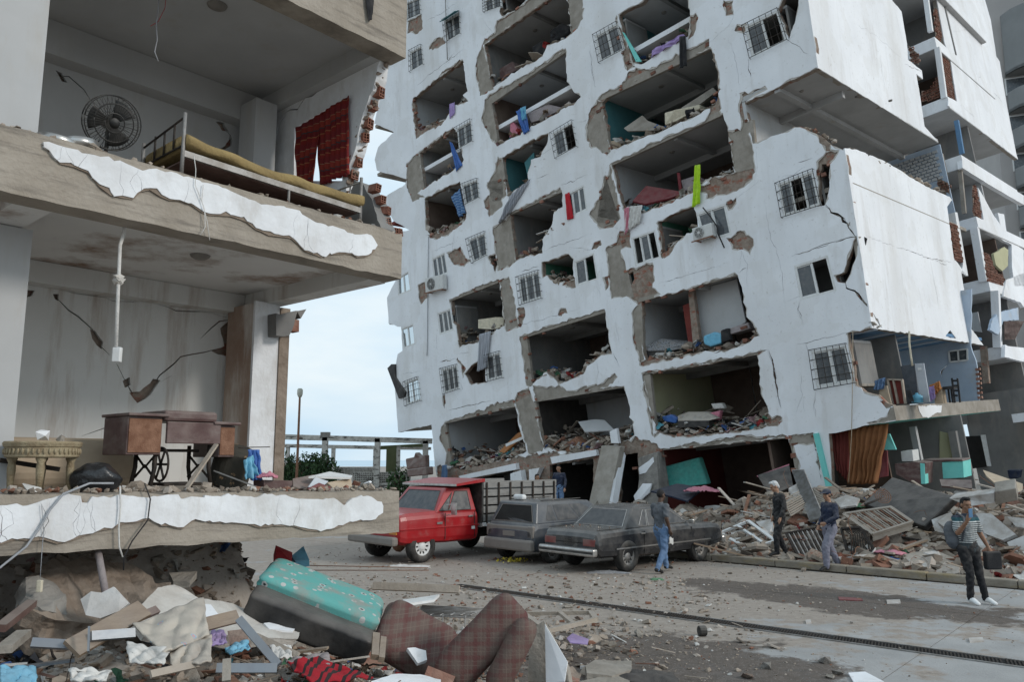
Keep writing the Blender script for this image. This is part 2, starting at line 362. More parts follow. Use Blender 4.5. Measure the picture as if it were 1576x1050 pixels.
def clearglass():
    m = bpy.data.materials.new('glass_clear'); m.use_nodes = True; nt = m.node_tree; L = nt.links.new; nt.nodes.clear()
    o = nt.nodes.new('ShaderNodeOutputMaterial'); a = nt.nodes.new('ShaderNodeBsdfTransparent'); a.inputs[0].default_value = (.8,.84,.86,1); g = nt.nodes.new('ShaderNodeBsdfGlossy'); g.inputs['Roughness'].default_value = .05
    x = nt.nodes.new('ShaderNodeMixShader'); x.inputs[0].default_value = .12; L(a.outputs[0], x.inputs[1]); L(g.outputs[0], x.inputs[2]); L(x.outputs[0], o.inputs[0]); M['glass_clear'] = m
clearglass()
# ---------------------------------------------------------------- ground, paving, kerb, drain
KD = Vector((.757, -.653, 0)); KN = Vector((.653, .757, 0))       # along the kerb, and away from the camera across it
def kerbpt(t, off=0): return Vector((5.43, 18.7, 0))+KD*t+KN*off
def groundmat():
    m = bpy.data.materials.new('paving'); m.use_nodes = True; nt = m.node_tree; p = nt.nodes['Principled BSDF']; L = nt.links.new; N = nt.nodes.new
    tc = N('ShaderNodeTexCoord'); O = tc.outputs['Object']
    def nse(sc, det=8, ro=.6):
        n = N('ShaderNodeTexNoise'); n.inputs['Scale'].default_value = sc; n.inputs['Detail'].default_value = det; n.inputs['Roughness'].default_value = ro; L(O, n.inputs['Vector']); return n.outputs['Fac']
    def ramp(f, a, b, ca, cb):
        r = N('ShaderNodeValToRGB'); r.color_ramp.elements[0].position = a; r.color_ramp.elements[1].position = b; r.color_ramp.elements[0].color = (*ca, 1); r.color_ramp.elements[1].color = (*cb, 1); L(f, r.inputs[0]); return r.outputs[0]
    def mix(f, a, b, t='MIX'):
        x = N('ShaderNodeMix'); x.data_type = 'RGBA'; x.blend_type = t; L(f, x.inputs['Factor']); L(a, x.inputs['A']); L(b, x.inputs['B']); return x.outputs['Result']
    def math_(op, a, b):
        x = N('ShaderNodeMath'); x.operation = op
        for i, q in enumerate((a, b)):
            if isinstance(q, (int, float)): x.inputs[i].default_value = q
            else: L(q, x.inputs[i])
        return x.outputs[0]
    base = ramp(nse(1.1), .3, .7, (.275,.268,.26), (.375,.365,.355))
    dust = ramp(nse(7), .3, .7, (.24,.195,.16), (.35,.295,.245)); dirt = ramp(nse(9), .3, .7, (.07,.057,.048), (.125,.10,.085))
    big = nse(.9, 9, .62); fine = nse(3.5, 9, .65)
    def blob(cx, cy, rx, ry, ang, soft=.5):       # soft-edged patch of dirt lying at a place on the paving
        mp = N('ShaderNodeMapping'); mp.vector_type = 'TEXTURE'; mp.inputs['Location'].default_value = (cx, cy, 0); mp.inputs['Rotation'].default_value = (0, 0, ang); mp.inputs['Scale'].default_value = (rx, ry, 1); L(O, mp.inputs[0])
        ln = N('ShaderNodeVectorMath'); ln.operation = 'LENGTH'; L(mp.outputs[0], ln.inputs[0])
        v = math_('ADD', ln.outputs['Value'], math_('MULTIPLY', math_('SUBTRACT', big, .5), 1.9)); v = math_('ADD', v, math_('MULTIPLY', math_('SUBTRACT', fine, .5), .9))
        mr = N('ShaderNodeMapRange'); mr.inputs['From Min'].default_value = 1.06; mr.inputs['From Max'].default_value = .88; L(v, mr.inputs['Value']); return mr.outputs['Result']
    f1 = blob(-.5, 19.0, 10.5, 5.8, R(-41))       # dusty ground round the cars
    f1b = blob(-.3, 12.5, 4.6, 4.2, R(-41))
    out = mix(math_('MULTIPLY', math_('MAXIMUM', f1, f1b), .85), base, dust)
    f2 = math_('MAXIMUM', blob(5.6, 14.2, 2.9, 1.15, R(-41)), blob(1.75, 9.8, 2.1, 1.6, R(-25)))
    out = mix(math_('MULTIPLY', f2, .9), out, dirt)
    spk = ramp(nse(38, 3, .5), .60, .66, (0,0,0), (1,1,1)); lt = ramp(nse(30, 2), .3, .7, (.40,.375,.345), (.52,.50,.475))
    out = mix(math_('MULTIPLY', spk, .28), out, lt)
    L(out, p.inputs['Base Color']); p.inputs['Roughness'].default_value = .92; p.inputs['Specular IOR Level'].default_value = .25
    b = N('ShaderNodeBump'); b.inputs['Strength'].default_value = .45; b.inputs['Distance'].default_value = .02; L(math_('ADD', nse(24), math_('MULTIPLY', f2, .8)), b.inputs['Height']); L(b.outputs[0], p.inputs['Normal'])
    M['paving'] = m
groundmat()
mat('kerb', (.20,.17,.135), (.28,.245,.20), 3, .95, .4, 30, streak=((.27,.20,.09), .5, .75, (1.5,1.5,6)))
mb = MB(); mb.add([(-900,-300,-.03),(900,-300,-.03),(900,1500,-.03),(-900,1500,-.03)], [(0,1,2,3)])
g = struct(mb.build('ground', 'dust_ground'))
pav = empty('pavement', (3, 14, 0)); struct(pav)
for i in range(-7, 8):
    for j in range(-6, 1):
        c = kerbpt(i*3.2+.4, j*3.2-1.75)
        if c.y < -2: continue
        Mx = Matrix((KD, KN, Vector((0,0,1)))).transposed()
        mb = MB(); mb.box(c+Vector((0,0,-.06+random.uniform(-.002,.002))), 3.188, 3.188, .12, Mx); mb.build('paving_slab', 'paving', pav)
kerb = empty('kerb', kerbpt(0)); tag(kerb, 'long low concrete kerb with worn yellow paint along the rubble heap', 'kerb')
Mk = Matrix((KD, KN, Vector((0,0,1)))).transposed()
for i in range(-1, 9):
    mb = MB(); mb.box(kerbpt(i*1.55-.2, .13)+Vector((0,0,.07+random.uniform(-.006,.006))), 1.535, .26, .15, Mk); bevel(mb.build('kerb_stone', 'kerb', kerb), .02)
a = atZ(700, 902, 0); b = atZ(1600, 1028, 0); dd = (b-a).normalized(); dn = Vector((-dd.y, dd.x, 0)); LL = (b-a).length+3
dr = empty('drain_grate', a); tag(dr, 'dark steel drain grate running diagonally across the paving', 'drain')
mb = MB(); Mg = Matrix((dd, dn, Vector((0,0,1)))).transposed()
mb.box(a+dd*LL/2+Vector((0,0,.002)), LL, .30, .004, Mg); mb.build('channel', 'dark', dr)  # flat near-black strip, shade of the recess put into the colour
mb = MB()
for s_ in (-.16, .16): mb.box(a+dd*LL/2+dn*s_+Vector((0,0,.008)), LL, .03, .018, Mg)
mb.build('grate_frame', 'steel', dr)
n = int(LL/1.0)
for k in range(n):
    mb = MB(); tilt = random.uniform(-.01,.012)
    for i in range(24):
        c = a+dd*(k+.02+i*.0405)+Vector((0,0,.012)); mb.quadbar(c-dn*.145+dd*.05, c+dn*.145-dd*.02+Vector((0,0,tilt)), .018, .012)
    mb.build('grate_section', 'iron', dr)
# sea behind the town
mb = MB(); mb.add([(-900,260,-.02),(900,260,-.02),(900,1490,-.02),(-900,1490,-.02)], [(0,1,2,3)]); mat('sea', (.42,.55,.64), (.50,.62,.70), .02, .4, .1, 1.5); struct(mb.build('sea', 'sea'))
# ---------------------------------------------------------------- behind: roofless concrete frame, lattice wall, lamp, bushes, far block
mat('old_white', (.58,.55,.50), (.42,.39,.35), 5, .95, .3, streak=((.10,.09,.08), .53, .62, (1.6,1.6,5)))
mat('olive', (.085,.095,.045), (.11,.12,.06), 2, .9, .1)
def C0(x, y, Y): (q,) = cp('C0', (x, y)); return atY(*q, Y)
pf = empty('ruined_pavilion', C0(480, 760, 46), 0, 'roofless white concrete post and beam frame behind the truck', 'ruin')
def bar(nm, x0, y0, x1, y1, Y0, Y1, h, par, mt='old_white', t=.3):
    mb = MB(); mb.quadbar(C0(x0, y0, Y0), C0(x1, y1, Y1), t, h); return mb.build(nm, mt, par)
bar('beam', 60, 485, 1340, 522, 46, 46, .30, pf); bar('beam', 60, 557, 900, 574, 50, 50, .22, pf); bar('beam', 1080, 580, 1330, 582, 46.4, 46.4, .16, pf)
for x, y0, y1, Y, w in ((477,480,800,46,.30),(900,500,900,46,.30),(1287,520,800,46,.3),(175,545,760,50,.22),(543,560,780,50,.22),(1068,560,780,46.5,.2),(880,560,800,50,.2)):
    mb = MB(); p = C0(x, y0, Y); q = C0(x, y1, Y); mb.quadbar((p.x,p.y,p.z), (p.x,p.y,-.05), w, w, (0,1,0)); mb.build('post', 'old_white', pf)
mb = MB(); mb.box(C0(477,470,46), .5,.35,.3); mb.build('post_cap', 'concrete_dark', pf)
ow = empty('olive_wall', C0(1020, 760, 48), 0, 'dark olive painted wall piece standing in the roofless frame', 'wall')
mb = MB(); p = C0(968,570,48); q = C0(1060,780,48); mb.box(((p.x+q.x)/2, 48.2, p.z/2), q.x-p.x, .25, p.z); mb.build('wall', 'olive', ow)
mb = MB(); p = C0(915,555,48.4); q = C0(1280,545,48.4); mb.prism([C0(915,590,48.4), C0(1280,575,48.4), C0(1290,540,48.4), C0(915,560,48.4)], (0,.3,0)); mb.build('lintel', 'olive', ow)
lw = empty('lattice_wall', C0(800, 820, 47), 0, 'pale perforated breeze block wall below the roofless frame', 'wall')
def latt(x0, x1, y0, y1, Y, par, nx, ny):
    p = C0(x0, y0, Y); q = C0(x1, y1, Y); mb = MB(); w = (q.x-p.x)/nx; h = (p.z-q.z)/ny
    for i in range(nx+1): mb.box((p.x+i*w, Y, (p.z+q.z)/2), w*.35, .15, p.z-q.z)
    for j in range(ny+1): mb.box(((p.x+q.x)/2, Y+.01, q.z+j*h), q.x-p.x, .14, h*.35)
    mb.build('breeze_blocks', 'old_white', par, kind='stuff')
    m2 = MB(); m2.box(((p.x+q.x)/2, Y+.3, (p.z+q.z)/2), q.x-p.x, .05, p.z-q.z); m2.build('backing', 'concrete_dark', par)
latt(480, 880, 735, 800, 50.5, lw, 34, 6); latt(700, 1160, 775, 860, 46.6, lw, 30, 5)
mb = MB(); p = C0(600, 862, 46.2); q = C0(1300, 905, 46.2); mb.box(((p.x+q.x)/2, 46.2, (p.z+q.z)/2), q.x-p.x, .3, p.z-q.z); mb.build('plinth', 'old_white', lw)
bw = MB(); p = C0(-300, 695, 53); q = C0(470, 850, 53); bw.box(((p.x+q.x)/2, 53, p.z/2), q.x-p.x, .3, p.z); tag(bw.build('brick_wall', 'rust'), 'low red brick wall behind the bushes and lamp post', 'wall')
lp = empty('street_lamp', C0(265, 825, 42), 0, 'tall thin street lamp with a rusty pole and pale head', 'street lamp')
p = C0(270, 165, 42); mb = MB(); mb.tube([(p.x,42,-.05),(p.x,42,1.2),(p.x,42,1.25),(p.x,42,p.z)], [.10,.10,.075,.055], 8); mb.build('pole', 'rust', lp)
mat('lamp_head', (.40,.39,.33), (.52,.50,.42), 6, .5, .05); q = C0(270, 95, 42); mb = MB(); mb.lathe([(.001,p.z-.02),(.09,p.z),(.15,p.z+.15),(.15,q.z-.08),(.1,q.z),(.001,q.z)], 12, Matrix.Translation((p.x,42,0))); mb.build('lamp_head', 'lamp_head', lp, smooth=True)
mat('leaf', (.018,.045,.016), (.06,.105,.035), 4, .7, 0, extra=objvar(.5))
def bush(c, rx, ry, rz, n, label, seed):
    rnd = random.Random(seed); c = Vector(c); e = empty('bush', (c.x, c.y, 0), 0, label, 'bush')
    mb = MB(); tw = MB()
    for k in range(9):
        a = rnd.uniform(0, 6.3); tip = Vector((c.x+rx*.7*math.cos(a), c.y+ry*.7*math.sin(a), c.z+rz*rnd.uniform(.2,.9))); tw.tube([(c.x+rnd.uniform(-.3,.3),c.y,0), (c+tip)/2, tip], [.04,.025,.008], 5)
    for i in range(n):
        v = Vector((rnd.gauss(0,1), rnd.gauss(0,1), rnd.gauss(0,1))).normalized()*(rnd.random()**.4)
        lump = 1+.45*noise.noise(v*2.3+Vector((seed,0,0)))
        p = c+Vector((v.x*rx, v.y*ry, v.z*rz))*lump
        if p.z < .05: continue
        s = rnd.uniform(.06,.15); m = rrot(rnd)
        mb.add([p+m@Vector(q) for q in ((-s,0,0),(0,-s*.45,0),(s,0,s*.25),(0,s*.45,0))], [(0,1,2,3)])
    mb.build('foliage', 'leaf', e, kind='stuff'); tw.build('stems', 'wood_dark', e)
p = C0(230, 770, 44); bush((p.x, 44, 1.1), 2.3, 1.3, 1.5, 5200, 'dark leafy bush growing round the foot of the street lamp', 3)
p = C0(430, 730, 44.5); bush((p.x, 44.5, 1.5), 1.0, .9, 1.2, 1800, 'tall thin dark shrub right of the street lamp', 4)
p = C0(1070, 850, 40); bush((p.x, 40, .9), .6, .7, 1.1, 700, 'dark shrub beside the red truck cab', 6)
fb = empty('far_apartment_block', (48, 66, 0), 0, 'grey brown apartment block with rounded balconies at the far right', 'building')
mat('far_wall', (.33,.31,.30), (.38,.36,.345), .3, .9, .05); mat('far_band', (.20,.205,.205), (.24,.245,.245), .4, .9, .05)
Yb = 64; xl = atY(1522, 60, Yb).x; zt = atY(1526, 18, Yb).z
fd = Vector((.94, -.34, 0)); fn = Vector((.34, .94, 0)); Mf = Matrix((fd, fn, Vector((0,0,1)))).transposed(); base = Vector((xl, Yb, 0))
mb = MB(); mb.box(base+fd*11+fn*7+Vector((0,0,zt/2+1.0)), 22, 14, zt+2.0, Mf); mb.build('wall', 'far_wall', fb)
for k in range(9):
    z = zt-6.2-k*3.35
    if z < 1: break
    h = 1.75 if k else 5.4; mb = MB(); n = 18
    pts = [base+fd*(.9+9*(i/n))+fn*(-.5-.0-2.6*math.sin(math.pi*min(1,i/n*1.0))**.6) for i in range(n+1)]
    for i in range(n): mb.prism([pts[i]+Vector((0,0,z)), pts[i+1]+Vector((0,0,z)), pts[i+1]+fn*.25+Vector((0,0,z)), pts[i]+fn*.25+Vector((0,0,z))], (0,0,h))
    mb.prism([p_+Vector((0,0,z)) for p_ in pts]+[pts[-1]+fn*3.8+Vector((0,0,z)), pts[0]+fn*1.05+Vector((0,0,z))], (0,0,.25))
    mb.build('balcony', 'far_band', fb)
    for x in (1.7, 5.4):
        if k == 0: continue
        mb = MB(); c = base+fd*x-fn*.03+Vector((0,0,z+2.45)); mb.box(c, 1.7,.1,1.5, Mf); w_ = mb.build('window', 'white_frame', fb); m2 = MB(); m2.box(c-fn*.06, 1.5,.05,1.3, Mf); m2.build('pane', 'glass', w_)
# ---------------------------------------------------------------- the leaning apartment tower
Lv = Vector((-.694, .713, -.099)).normalized(); Wv = Vector((-.119, .022, .993)); Wv = (Wv-Lv*Wv.dot(Lv)).normalized(); Rv = -Lv
Q0 = atY(1379, 645, 24.5)
FP = Plane(Q0, Rv, Wv); Dv = -FP.n
tower = empty('apartment_tower', (Q0.x-6, Q0.y+8, 0), 0, 'tall white apartment tower leaning left with its facade torn open', 'building')
outline = [(1228,-110),(1244.6,0),(1259,104),(1300,228),(1317,345),(1342,505),(1375,625),(1379,648),(1275,668),(1288,860),(690,860),(672,735),(669,715),
  (664,654),(613,666),(609.5,622),(606,581),(612,545),(619.6,540),(617,503),(598,498),(595.5,458),(609,432),(606,395),(606,360),(630,354),(606,340),(590,312),(588,305),(623,284),(626,276),(580,262),(576.6,246),(582,226),(597,212),(606,203),(576,190),(590,130),(603,86),(600,0),(590,-110)]
A = []; G = []; ROOMS = []
def opening(k, pts, amp=.05, room=True, **o):
    p2 = FP.poly(cp(k, *pts)); A.append(jag(p2, amp, .16, len(A)+11)); 
    if room: ROOMS.append((p2, o))
    return p2
def patch(k, pts, amp=.06): G.append(jag(FP.poly(cp(k, *pts)), amp, .13, len(G)+201))
def crack2(plane, px, w, seed=0): return crackp(plane.poly(px), w, seed)
def crackp(p2, w, seed=0, amp=.05, step=.15):
    """thin tapering polygon along a path on a plane"""
    p = [Vector(q) for q in jag(p2, amp, step, seed, closed=False)]
    l = []; r = []; n = len(p)
    for i, q in enumerate(p):
        d = (p[min(i+1, n-1)]-p[max(i-1, 0)]); d = d.normalized() if d.length else Vector((1, 0)); nn = Vector((-d.y, d.x))
        ww = w*(.25+.9*abs(noise.noise(Vector((q.x*2.7, q.y*2.7, seed)))))*min(1, .2+3*min(i, n-1-i)/n)
        l.append(tuple(q+nn*ww)); r.append(tuple(q-nn*ww))
    return l+r[::-1]
def crack(k, pts, w=.02): G.append(crack2(FP, cp(k, *pts), w, len(G)))
# torn bays, top to bottom
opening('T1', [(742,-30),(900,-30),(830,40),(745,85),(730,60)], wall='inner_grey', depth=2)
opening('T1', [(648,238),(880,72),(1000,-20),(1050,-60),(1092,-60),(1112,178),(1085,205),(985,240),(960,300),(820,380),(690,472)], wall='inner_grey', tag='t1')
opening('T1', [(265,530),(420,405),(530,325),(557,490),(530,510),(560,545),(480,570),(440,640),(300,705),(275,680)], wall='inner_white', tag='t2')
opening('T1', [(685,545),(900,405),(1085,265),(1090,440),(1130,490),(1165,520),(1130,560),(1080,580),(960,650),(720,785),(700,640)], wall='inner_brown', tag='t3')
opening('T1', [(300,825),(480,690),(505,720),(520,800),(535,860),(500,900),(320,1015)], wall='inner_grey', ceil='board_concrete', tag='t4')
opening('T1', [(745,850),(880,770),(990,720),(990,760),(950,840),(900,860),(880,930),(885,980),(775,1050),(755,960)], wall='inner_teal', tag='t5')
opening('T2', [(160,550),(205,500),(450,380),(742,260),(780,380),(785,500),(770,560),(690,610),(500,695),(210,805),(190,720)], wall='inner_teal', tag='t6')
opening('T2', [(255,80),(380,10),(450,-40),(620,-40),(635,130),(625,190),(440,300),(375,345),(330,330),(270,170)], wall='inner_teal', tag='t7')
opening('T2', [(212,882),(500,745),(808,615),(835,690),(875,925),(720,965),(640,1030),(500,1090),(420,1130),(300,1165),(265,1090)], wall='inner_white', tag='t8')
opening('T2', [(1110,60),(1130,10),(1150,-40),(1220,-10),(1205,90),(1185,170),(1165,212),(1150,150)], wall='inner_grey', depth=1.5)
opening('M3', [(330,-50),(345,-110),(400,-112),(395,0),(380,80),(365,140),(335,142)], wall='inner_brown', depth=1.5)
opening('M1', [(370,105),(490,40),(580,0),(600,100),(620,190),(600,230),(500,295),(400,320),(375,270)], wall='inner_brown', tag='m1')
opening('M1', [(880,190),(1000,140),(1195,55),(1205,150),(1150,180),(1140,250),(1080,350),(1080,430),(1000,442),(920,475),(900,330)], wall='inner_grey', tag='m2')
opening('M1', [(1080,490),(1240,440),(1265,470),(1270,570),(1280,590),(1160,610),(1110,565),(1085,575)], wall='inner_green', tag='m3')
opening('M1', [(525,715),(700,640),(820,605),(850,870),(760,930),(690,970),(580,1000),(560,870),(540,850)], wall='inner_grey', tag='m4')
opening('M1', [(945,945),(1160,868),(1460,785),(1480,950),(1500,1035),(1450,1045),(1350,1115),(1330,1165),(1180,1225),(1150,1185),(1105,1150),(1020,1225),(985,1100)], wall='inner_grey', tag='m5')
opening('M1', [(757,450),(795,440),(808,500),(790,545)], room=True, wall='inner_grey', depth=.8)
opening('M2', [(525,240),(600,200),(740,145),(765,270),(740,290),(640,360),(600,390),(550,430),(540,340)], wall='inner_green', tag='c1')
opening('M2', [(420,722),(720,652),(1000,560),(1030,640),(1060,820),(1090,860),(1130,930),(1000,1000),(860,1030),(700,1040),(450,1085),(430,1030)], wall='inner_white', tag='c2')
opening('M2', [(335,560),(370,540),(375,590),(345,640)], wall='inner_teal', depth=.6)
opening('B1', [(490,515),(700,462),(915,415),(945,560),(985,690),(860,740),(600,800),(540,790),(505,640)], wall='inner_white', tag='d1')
opening('B1', [(1030,388),(1300,335),(1575,295),(1600,400),(1640,590),(1500,660),(1300,700),(1090,665)], wall='shade_wall', tag='d2')
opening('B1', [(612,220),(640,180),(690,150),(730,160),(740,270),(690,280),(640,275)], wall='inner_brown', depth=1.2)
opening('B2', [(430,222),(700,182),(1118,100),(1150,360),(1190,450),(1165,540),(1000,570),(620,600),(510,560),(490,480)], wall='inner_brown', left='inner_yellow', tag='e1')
opening('B2', [(535,680),(760,660),(1310,608),(1345,790),(1360,1240),(570,1240)], wall='shade_wall', left='inner_red', tag='f1')
opening('B1', [(600,875),(900,800),(890,900),(900,1250),(570,1250)], wall='shade_wall', tag='g1')
opening('B1', [(1120,775),(1385,735),(1400,1250),(1130,1250)], wall='shade_wall', tag='g2')
opening('B2', [(285,715),(395,700),(420,1250),(280,1250)], wall='shade_wall', tag='g3')
# corner loggias: their facade side
opening('T2', [(930,555),(1325,366),(1345,358),(1400,480),(1500,790),(1470,806),(1395,780),(1310,715),(1230,680),(1100,725),(975,770)], amp=.03, room=False)
opening('B3', [(507,-28),(652,-58),(690,-60),(820,400),(785,412),(740,400),(690,350),(610,330),(560,290),(520,60)], amp=.04, room=False)
# plaster fallen off
patch('T1', [(600,400),(605,310),(640,235),(700,480),(680,490),(625,515)])
patch('T1', [(638,242),(650,205),(705,172),(715,110),(800,60),(900,-20),(1020,-20),(880,85)])
patch('T1', [(1090,-60),(1180,-60),(1182,100),(1150,150),(1108,185)])
patch('T1', [(420,400),(400,420),(440,370),(530,318),(540,335)])
patch('T1', [(232,110),(310,70),(318,150),(280,185),(232,180)])
patch('T1', [(350,250),(380,210),(430,190),(440,230),(400,260),(350,268)])
patch('T1', [(640,600),(650,535),(690,500),(890,388),(1072,258),(1088,272),(900,412),(700,560),(725,788),(690,765),(660,700),(632,650)])
patch('T1', [(265,535),(258,560),(275,700),(280,750),(330,710),(420,670),(440,640),(300,690)])
patch('T1', [(228,880),(262,842),(300,818),(325,1022),(290,1040),(330,1060),(260,1090),(228,1000)])
patch('T1', [(260,845),(480,682),(500,700),(300,835)])
patch('T1', [(660,1000),(700,930),(720,840),(745,848),(770,1055),(730,1080),(680,1060)])
patch('T1', [(1100,560),(1150,500),(1165,520),(1130,565),(1080,580)])
patch('T2', [(70,690),(100,600),(135,535),(165,545),(210,815),(190,840),(140,800),(90,790)])
patch('T2', [(135,540),(160,505),(265,460),(300,390),(345,360),(420,370),(480,335),(740,205),(738,262),(205,505),(165,550)])
patch('T2', [(738,255),(770,290),(798,400),(790,500),(800,560),(815,640),(780,660),(720,650),(745,600),(760,540)])
patch('T2', [(630,80),(670,65),(680,100),(655,190),(625,215)])
patch('T2', [(832,690),(908,700),(903,500),(932,490),(950,505),(1040,460),(1055,480),(935,545),(968,760),(992,900),(960,980),(850,1045),(780,1060),(735,1040),(740,960),(880,925)])
patch('T2', [(150,1060),(195,940),(208,880),(245,1060),(265,1180),(225,1200),(150,1200),(120,1150)])
patch('T2', [(875,165),(890,125),(940,120),(945,160),(905,172)])
patch('T2', [(815,0),(870,0),(870,80),(825,85)])
patch('T2', [(240,80),(275,170),(340,350),(300,330),(265,285),(235,130)])
patch('T2', [(265,285),(330,330),(345,360),(300,380),(280,330)])
patch('T3', [(280,870),(330,820),(405,806),(400,830),(340,900),(310,990),(330,1060),(275,950)])
patch('T3', [(255,690),(310,700),(365,760),(360,820),(330,815),(290,740)])
patch('M1', [(375,325),(400,320),(600,235),(622,190),(610,240),(500,330),(430,352)])
patch('M1', [(780,272),(870,212),(890,190),(925,478),(890,512),(810,542),(790,400)])
patch('M1', [(885,190),(870,200),(1000,130),(1190,30),(1200,60),(1000,148)])
patch('M1', [(745,0),(830,-10),(838,150),(760,215),(725,110),(760,80)])
patch('M1', [(500,430),(560,405),(585,390),(620,460),(652,478),(600,512),(540,502)])
patch('M1', [(750,455),(800,435),(815,500),(795,560),(775,500)])
patch('M1', [(520,740),(515,715),(700,630),(820,590),(825,612),(700,648),(530,722)])
patch('M1', [(822,602),(880,572),(905,650),(940,880),(970,790),(965,860),(935,890),(862,912),(845,850)])
patch('M1', [(925,770),(970,760),(978,810),(955,880),(938,880)])
patch('M1', [(325,625),(390,600),(395,700),(345,745),(330,700)])
patch('M1', [(1175,800),(1185,770),(1225,765),(1235,795),(1180,815)])
patch('M1', [(945,930),(940,960),(985,1100),(1160,870),(1460,770),(1465,795),(1160,880),(960,950)])
patch('M1', [(1380,410),(1400,365),(1435,355),(1440,385),(1410,410)])
patch('M1', [(1200,630),(1215,600),(1280,590),(1285,640),(1250,640)])
patch('M2', [(150,110),(190,0),(200,-40),(255,-10),(290,230),(250,282),(170,285),(105,200)])
patch('M2', [(430,175),(600,100),(690,70),(740,20),(800,20),(870,-30),(1070,-10),(900,80),(810,105),(820,70),(740,60),(600,130),(450,182)])
patch('M2', [(205,400),(270,365),(275,330),(290,300),(350,288),(362,400),(300,412),(330,540),(375,520),(490,488),(505,600),(490,640),(540,682),(410,760),(330,692),(240,712),(220,560)])
patch('M2', [(120,415),(130,370),(175,352),(182,380),(150,392)])
patch('M2', [(185,580),(220,570),(230,620),(205,660)])
patch('M2', [(510,250),(525,235),(540,250),(560,460),(545,465),(525,350)])
patch('M2', [(545,430),(600,385),(640,345),(650,355),(610,420),(560,465)])
patch('M2', [(935,340),(1000,305),(1050,295),(1060,320),(1100,345),(1105,385),(1082,445),(1040,412),(970,412)])
patch('M2', [(935,122),(1000,92),(998,130),(950,175)])
patch('M2', [(405,740),(720,640),(990,545),(1010,570),(720,662),(425,730),(440,1080),(415,1100),(370,980),(360,800)])
patch('M2', [(1060,830),(1100,850),(1140,930),(1080,945),(1000,1010),(860,1040),(1000,970)])
patch('B2', [(400,130),(450,130),(620,95),(700,75),(860,50),(1000,20),(1070,-10),(1080,0),(1000,45),(860,70),(620,130),(450,170),(408,170)])
patch('B2', [(420,215),(1118,85),(1195,72),(1120,110),(430,232),(490,480),(500,600),(485,600),(455,420)])
patch('B2', [(490,590),(520,565),(620,590),(1000,560),(1165,535),(1190,460),(1215,485),(1270,475),(1278,500),(1250,540),(1160,550),(1000,580),(620,607),(540,575),(500,610)])
patch('B2', [(535,682),(640,665),(740,630),(790,650),(900,610),(1060,585),(1120,600),(1270,585),(1310,605),(760,665)])
patch('B2', [(1310,608),(1450,590),(1470,610),(1480,640),(1400,655),(1345,650),(1345,790),(1420,810),(1345,800)])
patch('B1', [(1,0),(2,0),(2,1)])
patch('B1', [(945,0),(985,0),(1025,285),(1000,300),(985,290),(960,120)])
patch('B1', [(1020,290),(1160,300),(1180,285),(1230,325),(1450,270),(1520,215),(1540,240),(1480,300),(1300,345),(1040,395)])
patch('B1', [(910,390),(930,330),(1000,300),(1030,395),(1090,660),(1080,690),(1000,710),(955,560),(920,410)])
patch('B1', [(735,430),(765,405),(870,385),(915,380),(915,420),(700,470),(500,520),(490,510),(660,455)])
patch('B1', [(468,540),(490,512),(510,640),(540,790),(490,770),(500,700),(460,630)])
patch('B1', [(475,350),(495,345),(498,400),(490,435),(478,410)])
patch('B1', [(560,130),(570,118),(620,190),(600,250),(590,180)])
patch('B1', [(440,780),(540,785),(1000,715),(1120,690),(1300,705),(1660,600),(1700,700),(1680,1300),(440,1300)], .1)
patch('B2', [(380,600),(520,640),(560,700),(575,1300),(380,1300)], .08)
patch('B3', [(145,590),(310,580),(345,870),(330,780),(300,640),(240,640),(180,655),(215,800),(250,830),(400,1300),(200,1300)], .06)
patch('B3', [(495,-28),(520,60),(560,290),(575,285),(530,-30)], .04)
patch('B3', [(775,412),(700,380),(740,430),(790,420),(810,500),(640,530),(620,515),(740,480)], .04)
patch('B3', [(0,520),(0,490),(40,480),(75,490),(110,480),(112,510),(80,540)], .05)
patch('B3', [(0,600),(60,600),(110,585),(150,600),(300,575),(300,590),(0,615)], .04)
